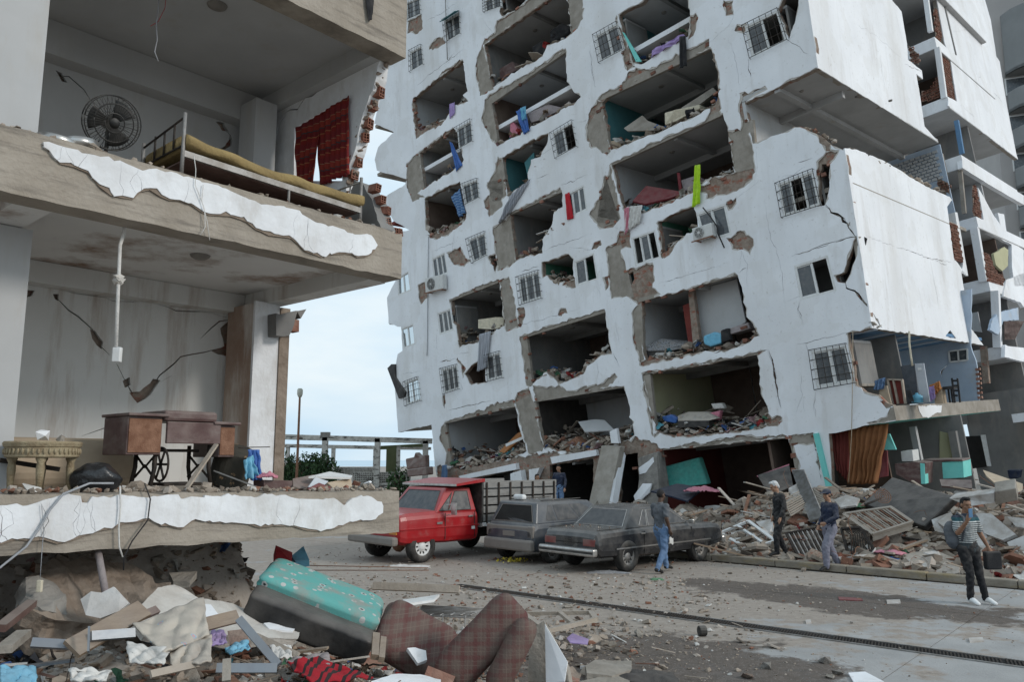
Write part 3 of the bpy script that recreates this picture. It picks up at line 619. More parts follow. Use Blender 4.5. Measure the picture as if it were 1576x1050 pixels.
for k, p, w in [('T2',[(100,270),(110,380),(130,470)],.02),('T2',[(840,200),(880,300),(905,480)],.012),('T2',[(985,800),(1000,900),(985,980)],.01),('T2',[(950,310),(950,370),(965,415)],.03),
  ('T2',[(1165,215),(1230,250),(1275,290)],.025),('T2',[(1220,880),(1300,850)],.025),('T1',[(285,460),(420,350),(540,260)],.03),('T1',[(440,340),(490,280)],.03),('T1',[(340,110),(430,60),(500,10)],.025),('T1',[(1215,240),(1235,400),(1245,470)],.025),
  ('T1',[(935,960),(1000,935)],.02),('T1',[(1060,1000),(1200,940)],.018),('M1',[(395,430),(560,360)],.018),('M1',[(545,300),(535,500)],.02),('M1',[(940,870),(1100,830),(1300,770)],.018),('M1',[(1080,420),(1380,310)],.016),
  ('M1',[(440,920),(445,1020)],.018),('M1',[(650,650),(800,600)],.02),('M1',[(950,545),(1060,510)],.025),('M2',[(520,620),(720,560),(950,490)],.014),('M2',[(1170,100),(1190,280),(1260,480),(1300,800)],.010),('M2',[(1010,555),(1060,520)],.03),
  ('M2',[(1385,720),(1370,770),(1390,830)],.014),('M2',[(1460,410),(1560,375)],.03),('M2',[(260,830),(290,1000)],.014),('B2',[(1195,75),(1225,200),(1245,330),(1270,430)],.045),('B2',[(1480,320),(1470,400),(1480,480)],.014),
  ('B2',[(250,90),(290,180)],.03),('B1',[(460,150),(560,125)],.03),('B1',[(510,440),(640,410),(770,385)],.035),('B1',[(240,220),(340,200)],.012),('B1',[(385,0),(380,110)],.012),('B1',[(575,100),(640,90)],.02),('B1',[(590,280),(600,320)],.03),
  ('M3',[(370,145),(410,190),(450,200),(500,250)],.05),('M3',[(495,640),(550,660),(590,710),(640,760)],.06),('M3',[(160,460),(300,405),(430,360),(490,345)],.03),('M3',[(210,725),(205,780),(240,870)],.012),('M3',[(200,985),(310,960),(500,915)],.022),('M3',[(255,985),(265,1020)],.05),
  ('B3',[(20,75),(50,170),(80,300),(100,420)],.03),('B3',[(310,330),(305,420),(310,480)],.014),('B3',[(240,370),(245,450)],.01)]:
    crack(k, p, w)
opening('M3', [(560,338),(600,335),(590,378),(562,385),(545,470),(518,555),(490,610),(445,605),(430,570),(488,548),(508,480),(532,400)], .04, False)
crack_shade_outline = FP.poly(cp('M3', (530,300),(585,330),(570,400),(560,500),(530,620),(420,620),(420,560),(480,530),(500,400)))
MB().prism([FP.to3(a, b, .5) for a, b in crack_shade_outline], Dv*.05).build('crack_shade', 'dark', tower)  # dark plate added behind the crack, painted shade of its depth
# windows
WIN = []
def window(k, pts, panes=2, grille=None, open_=(), frame='white_frame', gl='glass', curtain=None, depth=1.6, label=None):
    q = FP.poly(cp(k, *pts)); A.append(q); ROOMS.append((q, dict(wall='inner_grey', depth=depth, small=True))); WIN.append((q, panes, grille, open_, frame, gl, curtain, label))
window('T1', [(228,10),(300,-20),(308,75),(232,108)], 2, 'iron')
window('T1', [(250,275),(312,243),(322,345),(254,385)], 2, 'iron')
window('T1', [(432,108),(515,62),(522,180),(450,225)], 2, 'iron')
window('T1', [(650,5),(735,-45),(742,35),(655,65)], 2, 'iron')
window('T1', [(500,690),(578,645),(588,760),(510,805)], 2, 'iron')
window('T1', [(1015,718),(1125,652),(1150,790),(1040,850)], 2, 'iron', (1,))
window('T2', [(125,190),(245,122),(285,265),(155,335)], 2, 'iron', curtain='cl_maroon')
window('M1', [(595,18),(690,-18),(702,95),(615,140)], 2, 'iron')
window('M1', [(1220,78),(1335,15),(1355,170),(1235,225)], 3, None, (), curtain='cl_lilac')
window('M1', [(630,350),(735,305),(748,445),(665,490)], 2, 'iron')
window('M1', [(410,465),(490,425),(510,555),(425,590)], 3)
window('M1', [(935,580),(1060,540),(1080,705),(955,745)], 3, 'iron')
window('M1', [(1275,480),(1395,430),(1420,590),(1290,635)], 2, None, (1,))
window('M1', [(445,795),(525,765),(545,900),(460,930)], 3)
window('M1', [(203,580),(270,540),(285,660),(208,692)], 2, gl='glass_clear', depth=0)
window('M1', [(225,888),(300,860),(312,985),(240,1015)], 2, gl='glass_clear', depth=0)
window('M2', [(360,340),(505,290),(540,460),(385,510)], 3, None, (0,2))
window('M2', [(755,192),(930,130),(970,320),(800,370)], 2, curtain='cl_mauve')
window('P', [(1197,283),(1251,262),(1263,316),(1206,334)], 3, 'iron', (1,))
window('M3', [(180,510),(385,445),(440,660),(220,720)], 2, None, (1,))
window('B1', [(470,190),(565,165),(580,310),(490,340)], 3, 'iron')
window('B1', [(740,110),(825,85),(845,240),(750,265)], 2, 'iron', curtain='cl_cream')
window('B1', [(250,270),(330,240),(350,380),(260,410)], 2, 'iron', gl='glass_clear', depth=0)
window('B3', [(285,80),(495,40),(550,270),(320,310)], 2, 'iron', curtain='cl_mauve')
window('T2', [(930,140),(1110,52),(1160,215),(970,310)], 2, 'iron', (1,))
OUT = jag(FP.poly(outline), .03, .3, 5)
ACR = [crack2(FP, cp('M3', *q), w, 5+i) for i, (q, w) in enumerate((([(365,135),(405,185),(445,195),(505,250),(530,300),(560,340)],.075),([(492,608),(500,645),(550,660),(590,710),(640,765),(655,800)],.085),([(430,365),(500,340),(560,335)],.05)))]+[crack2(FP, cp('B2', (1195,75),(1225,200),(1245,330),(1265,420)), .05, 9), crack2(FP, cp('B1', (480,350),(490,430)), .08, 3)]
r5 = random.Random(55)
for i in range(34):
    a_, b_ = FP.to2(r5.uniform(640,1320), r5.uniform(20,640)); t_ = r5.choice([0, 0, 1.4])+r5.uniform(-.4,.4); l_ = r5.uniform(.6,2.2); G.append(crackp([(a_, b_), (a_+l_*.5*math.cos(t_), b_+l_*.5*math.sin(t_)), (a_+l_*math.cos(t_+.2), b_+l_*math.sin(t_+.2))], r5.uniform(.006,.016), i+600))
AE = [offs(a, .07, 3) if len(a) > 4 else a for a in A]; AR = [offs(a, .022, 8) if len(a) > 4 else a for a in A]; GR = [offs(g, -.075, 4) for g in G if len(g) < 400]
mb = MB(); plate(mb, [OUT], A+ACR, FP.to3, .06, .24); clean(mb.build('wall', 'mortar', tower))
mb = MB(); plate(mb, [OUT], AE+G+ACR, FP.to3, 0, .03); clean(mb.build('plaster', 'plaster', tower))
mb = MB(); plate(mb, [OUT], AR+GR+ACR, FP.to3, .016, .045); clean(mb.build('render_coat', 'plaster_edge', tower))
# concrete frame showing where the plaster is gone (columns and beams just proud of the brick infill)
def framebar(k, pts, d0=.047, d1=.2, mt='concrete'):
    mb = MB(); q = FP.poly(cp(k, *pts)); mb.prism([FP.to3(a, b, d0) for a, b in q], Dv*(d1-d0)); return clean(mb.build('column' if abs(q[0][1]-q[2][1]) > abs(q[0][0]-q[2][0]) else 'beam', mt, tower))
for k, p in [('T1',[(598,240),(646,240),(690,480),(622,520)]),('T1',[(1095,-60),(1185,-60),(1185,110),(1114,180)]),('T1',[(632,600),(684,545),(722,790),(660,760)]),('T1',[(225,850),(298,825),(330,1085),(240,1095)]),
             ('T1',[(655,1000),(744,850),(772,1070),(690,1085)]),('T2',[(68,700),(158,548),(208,820),(120,820)]),('T2',[(838,690),(972,640),(995,900),(875,930)]),('T2',[(150,1060),(210,885),(265,1200),(130,1200)]),
             ('M1',[(780,270),(882,210),(920,480),(808,545)]),('M1',[(745,0),(838,-20),(842,160),(765,215)]),('M1',[(823,602),(882,572),(938,885),(860,912)]),('M2',[(105,200),(200,-40),(288,235),(150,290)]),
             ('M2',[(203,400),(298,380),(372,700),(235,715)]),('M2',[(360,780),(418,730),(435,1090),(400,1090)]),('B1',[(910,395),(1030,330),(1085,680),(990,712)]),('B1',[(943,0),(984,0),(1018,290),(985,295)]),('B1',[(460,540),(490,515),(535,790),(490,775)]),
             ('B2',[(425,230),(470,220),(512,600),(480,605)]),('B3',[(145,590),(305,580),(400,1100),(240,1100)])]:
    framebar(k, p)
for k, p in [('T1',[(640,242),(980,-5),(975,-60),(640,180)]),('T1',[(636,590),(1090,272),(1080,235),(640,545)]),('T2',[(140,545),(742,262),(742,205),(150,500)]),('T2',[(190,900),(812,615),(800,590),(190,870)]),('M1',[(870,205),(1200,58),(1195,20),(870,165)]),
             ('M1',[(515,725),(825,605),(825,580),(515,695)]),('M2',[(400,730),(1010,565),(1010,540),(400,705)]),('B1',[(490,522),(920,418),(915,370),(490,480)]),('B1',[(1030,392),(1580,300),(1570,215),(1020,290)]),('B2',[(425,225),(1125,102),(1120,70),(420,200)]),('B2',[(530,685),(1315,610),(1310,580),(530,640)]),
             ('M1',[(940,955),(1465,790),(1460,760),(940,925)])]:
    framebar(k, p, .050)
# rooms behind the openings
rnd = random.Random(21)
def bottom_at(poly, a):
    ys = []
    for i in range(len(poly)):
        (x0, y0), (x1, y1) = poly[i], poly[(i+1) % len(poly)]
        if (x0 > a) != (x1 > a): ys.append(y0+(y1-y0)*(a-x0)/(x1-x0))
    return min(ys) if ys else None
RB = {}
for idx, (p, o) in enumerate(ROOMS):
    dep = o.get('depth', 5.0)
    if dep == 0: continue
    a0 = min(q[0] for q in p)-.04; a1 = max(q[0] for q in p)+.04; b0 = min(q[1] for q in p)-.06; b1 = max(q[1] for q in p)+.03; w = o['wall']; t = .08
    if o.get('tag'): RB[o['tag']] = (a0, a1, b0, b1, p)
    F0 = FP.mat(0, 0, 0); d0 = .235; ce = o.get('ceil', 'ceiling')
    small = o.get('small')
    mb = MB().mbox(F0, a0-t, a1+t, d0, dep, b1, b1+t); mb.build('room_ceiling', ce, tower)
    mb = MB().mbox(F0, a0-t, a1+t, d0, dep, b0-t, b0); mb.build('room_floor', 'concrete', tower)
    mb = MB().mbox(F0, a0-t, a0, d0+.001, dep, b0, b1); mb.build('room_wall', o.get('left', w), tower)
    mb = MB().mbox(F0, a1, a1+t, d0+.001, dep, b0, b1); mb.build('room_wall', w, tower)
    mb = MB().mbox(F0, a0-t, a1+t, dep, dep+t, b0-t, b1+t); mb.build('room_wall', w if small else 'inner_brown', tower)  # dark brown back wall of the big rooms: painted shade of deeper space
    if small or not o.get('tag'): continue
    big = (a1-a0) > 2.6
    if big:        # dropped beams and a partition stump
        mb = MB().mbox(F0, a0, a1, dep*.62, dep*.62+.2, b1-.24, b1+.01); mb.mbox(F0, a0+(a1-a0)*.55, a0+(a1-a0)*.55+.16, d0, dep*.62, b1-.17, b1+.01); mb.build('ceiling_beam', 'inner_grey' if idx % 2 else 'ceiling', tower)
        mb = MB(); mb.lathe([(.0001,-.06),(.10,-.05),(.11,0)], 12, FP.mat(a0+(a1-a0)*.38, b1, 1.5)); mb.build('ceiling_lamp', 'concrete_dark', tower)
        if rnd.random() < .75:
            x = a0+(a1-a0)*rnd.uniform(.3, .65); mb = MB().mbox(F0, a0 if rnd.random() < .5 else x, x if rnd.random() < .5 else a1, dep*.72, dep*.72+.1, b0, b1-.2); mb.build('partition_wall', rnd.choice(['inner_grey', 'inner_white', w]), tower)
    # rubble lying on the broken sill and the floor
    mb = MB(); n = int((a1-a0)*30)
    for i in range(n):
        a = rnd.uniform(a0+.1, a1-.1); bb = bottom_at(p, a)
        if bb is None: continue
        d = rnd.uniform(.05, 1.5); s = rnd.uniform(.03, .15)*(1 if rnd.random() < .82 else 2.0)
        chunk(mb, FP.to3(a, min(bb, b0+.75)+rnd.uniform(-.05, .14)+.16*max(0, noise.noise(Vector((a*1.1, idx, 0))))*2+(0 if d < .4 else .06), d), s, rnd)
    for i in range(int((a1-a0)*3)):
        a = rnd.uniform(a0+.3, a1-.5); bb = bottom_at(p, a)
        if bb is None: continue
        P0 = FP.to3(a, bb+rnd.uniform(.02, .15), rnd.uniform(.1, .7)); mb.quadbar(P0, P0+Rv*rnd.uniform(-.8, .8)+Wv*rnd.uniform(-.05, .3)+Dv*rnd.uniform(-.2, .5), rnd.uniform(.05, .16), .03)
    for i in range({'d1': 260, 'd2': 360, 'e1': 120, 'f1': 200}.get(o['tag'], 0)):       # masonry and goods slumped into the room
        a = rnd.uniform(a0+.1, a1-.1); d = rnd.uniform(.2, 2.8); bb = bottom_at(p, a) or b0; z = min(bb, b0+.8)+.1+rnd.uniform(0,.9)*min(1, d/1.6)*(.7+.6*noise.noise(Vector((a*.9, 3, idx))))
        if i % 4 == 0: slabchunk(mb, FP.to3(a, z, d), rnd.uniform(.15,.45), rnd.uniform(.04,.12), rnd, rotm(rnd.uniform(-.7,.7), rnd.uniform(-.7,.7), rnd.uniform(0,6.3)))
        elif i % 9 == 1: P0 = FP.to3(a, z, d); mb.quadbar(P0, P0+Rv*rnd.uniform(-1,1)+Wv*rnd.uniform(-.2,.5)+Dv*rnd.uniform(-.3,.3), rnd.uniform(.04,.15), .03)
        else: chunk(mb, FP.to3(a, z, d), rnd.uniform(.06,.2), rnd)
    sb = MB()
    for i in range(int((a1-a0)*(9 if o['tag'][0] in 'def' else 4))):
        a = rnd.uniform(a0+.1, a1-.1); bb = bottom_at(p, a)
        if bb is not None: scrap(sb, FP.to3(a, min(bb, b0+.8)+rnd.uniform(.05,.35), rnd.uniform(.0,1.2)), rnd.uniform(.08,.24), rnd)
    sb.build('cloth_scraps', 'scraps', tower, kind='stuff')
    for i in range(int((a1-a0)*1.8)):
        a = rnd.uniform(a0+.3, a1-.3); bb = bottom_at(p, a)
        if bb is not None: slabchunk(mb, FP.to3(a, min(bb, b0+.8)+rnd.uniform(.1,.3), rnd.uniform(.3,1.8)), rnd.uniform(.22,.5), rnd.uniform(.05,.14), rnd, rotm(rnd.uniform(-.9,.9), rnd.uniform(-.9,.9), rnd.uniform(0,6.3)))
    mb.build('room_rubble', 'rubble', tower, kind='stuff')
# broken red hollow bricks along the torn edges
mb = MB(); rnd = random.Random(5)
for gi, g in enumerate(G):
    if len(g) < 10: continue
    for i in range(0, len(g), 3):
        if rnd.random() < .30:
            M3 = Matrix((Rv, Dv, Wv)).transposed() @ rotm(rnd.uniform(-.1,.1), rnd.uniform(-.12,.12), rnd.uniform(-.1,.1))
            mb.box(FP.to3(g[i][0]+rnd.uniform(-.05,.05), g[i][1]+rnd.uniform(-.05,.05), .07), rnd.uniform(.1,.24), .12, rnd.uniform(.06,.13), M3)
keepv = MB()
for k in range(0, len(mb.v), 8):       # keep only those inside a bare patch and off the openings
    c = sum((Vector(v) for v in mb.v[k:k+8]), Vector())/8-FP.o; a, b = c.dot(FP.ux), c.dot(FP.uy)
    if any(pip(a, b, g) for g in G[:75]): keepv.add(mb.v[k:k+8], [(0,1,3,2),(4,6,7,5),(0,4,5,1),(2,3,7,6),(0,2,6,4),(1,5,7,3)])
keepv.build('broken_bricks', 'brick', tower, kind='stuff')
# window joinery
for wi, (q, panes, gr, op, frm, gl, cur, lab) in enumerate(WIN):
    c = [Vector(x) for x in q]; P = lambda u, v, d: FP.to3(*((c[0]*(1-u)+c[1]*u)*(1-v)+(c[3]*(1-u)+c[2]*u)*v), d)
    mb = MB(); w = .07
    for (u0, v0, u1, v1) in ((0,.03,1,.03),(0,.97,1,.97)): mb.quadbar(P(u0,v0,.05), P(u1,v1,.05), .09, w, Wv)
    for u in (.035, .965): mb.quadbar(P(u,0,.051), P(u,1,.051), w, .088, Rv)
    for i in range(1, panes): mb.quadbar(P(i/panes,.03,.055), P(i/panes,.97,.055), .06, .05, Rv)
    wo_ = mb.build('window', frm, tower)
    for i in range(panes):
        if i in op: continue
        u0, u1 = i/panes+.03, (i+1)/panes-.03; dd = .055+.012*(i % 2)
        sm = MB()
        for (ua, va, ub, vb) in ((u0,.08,u1,.08),(u0,.92,u1,.92),(u0,.08,u0,.92),(u1,.08,u1,.92)): sm.quadbar(P(ua,va,dd), P(ub,vb,dd), .035, .04, Wv if va == vb else Rv)
        sm.build('sash', frm, wo_)
        pm = MB(); a = [P(u0,.08,dd), P(u1,.08,dd), P(u1,.92,dd), P(u0,.92,dd)]; pm.prism(a, Dv*.006); pm.build('pane', gl, wo_)
    if cur:
        mb = MB(); cloth(mb, lambda u, v: P(.03+.94*u, .06+.9*v, .17+.03*math.sin(u*34+wi)), 40, 6); mb.build('curtain', cur, wo_, smooth=True)
    if gr:
        mb = MB(); n = 7 if panes == 2 else 9; d = -.13
        for i in range(n): mb.tube([P(i/(n-1)*1.06-.03, -.03, d+.02*math.sin(i*2+wi)), P(i/(n-1)*1.06-.03, 1.03, d+.02*math.cos(i+wi))], .011, 4)
        for v in (-.02, .25, .5, .75, 1.02): mb.tube([P(-.03, v, .0), P(-.03, v, d), P(1.03, v, d), P(1.03, v, .0)], .012, 4)
        mb.build('grille', gr, wo_)
# body of the tower behind the facade: rear and far walls, roof, blind floors
ll = FP.to2(600, 430); lt = FP.to2(600, -100); rt = FP.to2(1236, -100)
TB = min(lt[1], rt[1])
mb = MB().mbox(FP.mat(0,0,0), ll[0]-.6, -4.6, 5.2, 5.4, -3.6, rt[1]-.3); mb.mbox(FP.mat(0,0,0), ll[0]+2.6, -4.6, .24, 5.2, rt[1]-.6, rt[1]-.4); mb.mbox(FP.mat(0,0,0), ll[0]+2.2, ll[0]+2.6, .24, 5.2, -3.6, rt[1]-.6)
mb.build('rear_wall', 'plaster', tower)
# thin slab edges and soffits of the ruined left end
for k, p, mt in [('T1',[(55,660),(165,715),(150,590)],'concrete'),('T1',[(65,905),(220,975),(222,872),(150,860)],'concrete'),('M1',[(160,243),(275,290),(268,180)],'inner_red'),('M1',[(150,862),(215,872),(212,850)],'concrete'),('B1',[(215,575),(405,568),(395,530)],'concrete')]:
    q = FP.poly(cp(k, *p)); mb = MB(); a0 = min(x[0] for x in q); a1 = max(x[0] for x in q); b = sum(x[1] for x in q)/len(q)+.1
    mb.mbox(FP.mat(0, 0, 0), a0, a1+.6, .05, 2.6, b, b+.16); mb.build('ledge_soffit', mt, tower)
# ---------------- right flank: corner block
def sideplane(pt, pb):
    a = FP.px(*pt); b = FP.px(*pb); return Plane(a, Dv, a-b), a, b
def sidewall(pl, pts, holes=(), amp=.02, t=.2, name='flank_wall', mt='plaster', base=None, cracks=(), jamp=.02):
    o = jag(pl.poly(pts), amp, .2, len(pts)+3); cr_ = [crack2(pl, c, w, i+50) for i, (c, w) in enumerate(cracks)]; hs = [jag(pl.poly(h), jamp, .15, 9+i) for i, h in enumerate(holes)]
    if base:
        mb = MB(); plate(mb, [[(max(x, .07), y) for x, y in o]], hs, pl.to3, .035, t); clean(mb.build(name, base, tower))
        mb = MB(); plate(mb, [o], hs+cr_, pl.to3, 0, .04); return clean(mb.build('plaster', mt, tower))
    mb = MB(); plate(mb, [o], hs, pl.to3, 0, t); return clean(mb.build(name, mt, tower))
SP1, _, _ = sideplane((1244.6,0), (1259,104))
sidewall(SP1, [(1228,-110),(1259,104)]+cp('T3', (940,765),(865,680),(845,545),(820,395),(855,425),(850,380),(775,320),(770,235),(740,60),(690,0))+[(1360,-110)], base='concrete', cracks=[(cp('T3',(625,280),(635,380),(650,470)),.025),(cp('T3',(695,20),(720,120),(745,230)),.012),(cp('T3',(480,120),(600,190),(760,330)),.008),(cp('T3',(760,345),(850,385)),.03)])
SP2, _, _ = sideplane((1300,228), (1342,505))
sidewall(SP2, [(1300,228)]+cp('T3',(500,805),(520,815),(640,862),(760,935),(870,1003),(1000,1060))+cp('M3',(1140,110),(1110,150),(1150,460),(1230,570),(1195,548),(1255,890),(1330,990))+[(1342,505)], base='concrete',
   holes=[cp('M3',(1100,935),(1130,900),(1165,950),(1140,950))], cracks=[(cp('M3',(800,395),(900,425),(1000,462),(1140,490)),.03),(cp('M3',(870,10),(885,60),(895,200)),.02),(cp('M3',(1005,465),(1025,570),(1060,770)),.022),(cp('M3',(620,330),(790,390)),.012),(cp('M3',(820,500),(850,650),(880,740)),.008),(cp('M3',(655,790),(690,840),(715,885)),.09),(cp('M3',(1040,480),(1110,500)),.03)])
# corner breakouts
mb = MB(); rr = random.Random(4)
for px, s in [((1309,352),.16),((1312,360),.13),((1318,366),.14),((1307,345),.15),((1344,498),.14),((1352,503),.1)]: chunk(mb, FP.px(*px, .1), s, rr)
mb.build('broken_corner', 'concrete', tower)
# upper loggia: soffit of the box, floor, left wall, lattice wall at the back
a0, bt = FP.to2(*cp('T2', (930,555))[0]); a1, _b = FP.to2(1259, 104); bt = _b
dS = SP1.to2(*cp('T3', (940,765))[0])[0]
F0 = FP.mat(0, 0, 0)
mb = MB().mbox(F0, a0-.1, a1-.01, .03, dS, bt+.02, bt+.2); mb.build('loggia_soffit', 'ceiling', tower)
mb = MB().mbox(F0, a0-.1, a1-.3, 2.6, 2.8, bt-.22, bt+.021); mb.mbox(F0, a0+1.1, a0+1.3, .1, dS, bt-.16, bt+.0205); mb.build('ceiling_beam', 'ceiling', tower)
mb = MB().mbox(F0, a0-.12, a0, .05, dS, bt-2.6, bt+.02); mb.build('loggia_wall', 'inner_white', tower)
bf = FP.to2(1300, 228)[1]-1.0
mb = MB().mbox(F0, a0-.1, FP.to2(1300,228)[0]-.05, .24, dS+.1, bf-.15, bf); mb.build('loggia_floor', 'concrete', tower)
for (x, y) in ((a0+1.6, 1.2), (a0+2.6, 3.6), (a0+3.2, 5.2)):
    mb = MB(); mb.lathe([(.0001,-.05),(.07,-.04),(.08,0)], 10, FP.mat(x, bt+.02, y)); mb.build('ceiling_lamp', 'concrete_dark', tower)
lat = MB(); back = MB().mbox(F0, a0-.1, a1, dS+.12, dS+.2, bf, bt); back.build('lattice_wall_back', 'inner_blue', tower)
for i in range(14):
    for j in range(9):
        x = a1-.25-i*.24-(.12 if j % 2 else 0); z = bt-.35-j*.15; lat.mbox(F0, x-.10, x+.10, dS+.05, dS+.119, z, z+.11)
lat.build('lattice_wall', 'inner_white', tower, kind='stuff')
mb = MB(); rr = random.Random(8)
for i in range(60):
    t = rr.random(); p = SP2.px(1304+t*150, 232+t*68, .1); chunk(mb, p+Vector((0,0,rr.uniform(0,.12))), rr.uniform(.05,.16), rr)
for i in range(25):
    t = rr.random(); a, b = FP.to2(*cp('T2',(1180+t*240,690+max(0,t-.4)*130))[0]); chunk(mb, FP.to3(a, b+.02, .1+rr.random()*.3), rr.uniform(.04,.12), rr)
mb.build('parapet_rubble', 'rubble', tower, kind='stuff')
# lower loggia (fridge level): slab, blue ceiling with joists, back walls
SP3, _, _ = sideplane((1342,505), (1375,625))
slab_t = FP.to2(1375, 625); slab_b = FP.to2(1379, 648)
d3 = sideplane((1375,625),(1379,648))[0].to2(1539, 628)[0]
LOG = (slab_t, d3)
mb = MB(); q = [FP.to3(slab_t[0]-3.4, slab_t[1], .25), FP.to3(slab_t[0], slab_t[1], .0), FP.to3(slab_t[0], slab_t[1], d3), FP.to3(slab_t[0]-3.4, slab_t[1], d3)]
mb.prism(q, -Wv*(slab_t[1]-slab_b[1])); mb.build('loggia_slab', 'concrete', tower)
pl = Plane(FP.to3(*slab_t, 0), Dv, Wv); mb = MB(); plate(mb, [jag(pl.poly(cp('B3', (930,415),(1075,412),(1070,455),(1030,460),(1010,480),(960,485),(940,450))), .03, .1, 3)], [], pl.to3, -.02, .01); clean(mb.build('plaster', 'plaster', tower))
ct = FP.to2(1342, 505); dC = SP2.to2(*cp('M3', (1330,990))[0])[0]
mb = MB().mbox(F0, ct[0]-4.2, ct[0]-.02, .05, dC, ct[1]+.02, ct[1]+.14); mb.build('loggia_ceiling', 'paint_blue', tower)
mb = MB()
for i in range(6): mb.mbox(F0, ct[0]-4.2, ct[0]-.05, .25+i*dC/6.2, .25+i*dC/6.2+.35, ct[1]-.03, ct[1]+.021)
mb.build('ceiling_joists', 'inner_blue', tower)
wl = FP.to2(*cp('B3', (555,180))[0])[0]-1.2
mb = MB().mbox(F0, wl-.12, wl, .25, 3.1, slab_t[1], ct[1]); mb.build('loggia_wall', 'inner_white', tower)
mb = MB().mbox(F0, wl, wl+1.5, 3.1, 3.2, slab_t[1], ct[1]); mb.build('loggia_wall', 'inner_grey', tower)
# ---------------- rear wing seen past the corner block
dF = dS+1.3
LV = [((1423,-45),(1426,-30)),((1438,56),(1441,73)),((1458,148),(1460,166)),((1479,238),(1481,258)),((1502,333),(1505,350)),((1520,428),(1523,448)),((1544,532),(1547,551))]
lev = []
for t_, b_ in LV:
    a_, bt_ = FP.to2(*t_, dF); _, bb_ = FP.to2(*b_, dF); lev.append((a_, bt_, bb_))
DW = 9.5
mb = None
for i, (a_, bt_, bb_) in enumerate(lev):
    mb = MB().mbox(F0, a_-4.5, a_, dF, dF+DW, bb_, bt_); o_ = mb.build('wing_slab', 'plaster', tower); 
    mb = MB().mbox(F0, a_-4.5, a_-.02, dF+.02, dF+DW, bb_-.03, bb_-.002); mb.build('wing_soffit', 'ceiling', tower)
    mb = MB().mbox(F0, a_-4.5, a_-.2, dF+3.2, dF+3.35, bb_-2.6, bb_-.03); mb.build('wing_inner_wall', ['inner_grey','inner_brown','inner_grey','inner_white','inner_brown','inner_grey','inner_grey'][i], tower)
    mb = MB().mbox(F0, a_-2.7, a_-2.6, dF+.2, dF+DW, bb_-2.6, bb_-.03); mb.build('wing_inner_wall', 'inner_grey', tower)
WP = Plane(FP.to3(lev[2][0], lev[2][1], dF), Dv, FP.to3(lev[1][0], lev[1][1], dF)-FP.to3(lev[4][0], lev[4][1], dF))
def brickpanel(pl, pts, par, d=.03, bw=.26, bh=.135, gap=.02, thick=.09, jitter=.1, seed=1):
    """a panel of red hollow bricks filling a polygon on a plane"""
    q = pl.poly(pts); rr = random.Random(seed); mb = MB(); x0 = min(p[0] for p in q); x1 = max(p[0] for p in q); y0 = min(p[1] for p in q); y1 = max(p[1] for p in q)
    j = 0; y = y0; F = pl.mat(0,0,0); back = MB(); back.prism([pl.to3(a, b, d+thick*.7) for a, b in q], -pl.n*.03); back.build('brick_bedding', 'mortar', par)
    while y < y1:
        x = x0-(bw/2 if j % 2 else 0)
        while x < x1:
            if pip(x+bw/2, y+bh/2, q):
                e = rr.uniform(-.012,.012)
                # hollow face: rim and dark recess
                for (u0,u1,v0,v1) in ((0,1,0,.16),(0,1,.84,1),(0,.08,.16,.84),(.92,1,.16,.84),(.46,.54,.16,.84)): mb.mbox(F, x+(bw-gap)*u0, x+(bw-gap)*u1, d+e, d+thick, y+(bh-gap)*v0, y+(bh-gap)*v1)
            x += bw
        y += bh; j += 1
    mb.build('brick_infill', 'brick', par, kind='stuff')
sidewall(WP, cp('S2a', (240,-60),(300,270),(330,340),(375,630),(320,600),(320,655),(755,990),(745,960),(685,650),(680,620),(640,380),(620,350),(585,120),(550,0),(535,-60)), base='concrete', holes=[cp('S2a',(285,320),(330,345),(372,622),(318,590)), cp('S2a',(248,60),(290,250),(250,220),(235,60))],
   cracks=[(cp('S2a',(240,250),(420,400),(560,520),(680,660)),.03),(cp('S2a',(400,650),(540,780),(680,890)),.03),(cp('S2a',(595,595),(610,610)),.08),(cp('S2a',(330,200),(450,180),(620,340)),.008)])
brickpanel(WP, cp('S2a',(285,318),(332,345),(374,628),(316,590)), tower, .05, seed=2); brickpanel(WP, cp('S2a',(246,50),(268,60),(292,250),(262,230)), tower, .05, seed=3)
def post(k, p0, p1, d=dF, w=.22, mt='plaster'):
    a = FP.px(*cp(k, p0)[0], d); b = FP.px(*cp(k, p1)[0], d); mb = MB(); mb.quadbar(a+Rv*-w/2, b+Rv*-w/2, w, w, Rv); mb.build('wing_post', mt, tower)
post('S2a', (270,290), (312,605), dF+.05); post('S2a', (195,-30), (225,190), dF+.1, .2); post('S2a', (385,745), (420,950), dF+.3, .18, 'paint_blue'); post('S2b', (395,570), (470,1010), dF+.05, .3); post('S2c', (565,140), (585,600), dF+.02, .3); post('S2b', (110,-20), (150,160), dF-.3, .18, 'concrete'); post('S2b', (255,0), (300,460), dF+.1, .16, 'concrete'); post('S2c', (465,590), (490,890), dF-.1, .24, 'mortar')
FW = Plane(FP.to3(0,0,dF+.3), Rv, Wv)
brickpanel(FW, cp('S2a',(150,560),(200,560),(265,470),(285,590),(150,630)), tower, seed=4)
brickpanel(Plane(FP.to3(0,0,dS+.02), Rv, Wv), cp('S2a',(68,275),(130,330),(132,400),(80,350)), tower, seed=5); brickpanel(Plane(FP.to3(0,0,dS+.02), Rv, Wv), cp('S2b',(55,170),(150,215),(162,305),(70,250)), tower, seed=6)
brickpanel(SP2, cp('S2b',(165,525),(222,560),(275,860),(205,840)), tower, -.03, seed=7)
sidewall(SP2, cp('S2b',(208,455),(228,455),(315,970),(262,945),(275,860),(225,560)), t=.3, name='flank_strip')
sidewall(WP, cp('S2b',(265,20),(766,320),(766,395),(500,240),(270,95)), t=.2, name='wing_parapet', amp=.01)
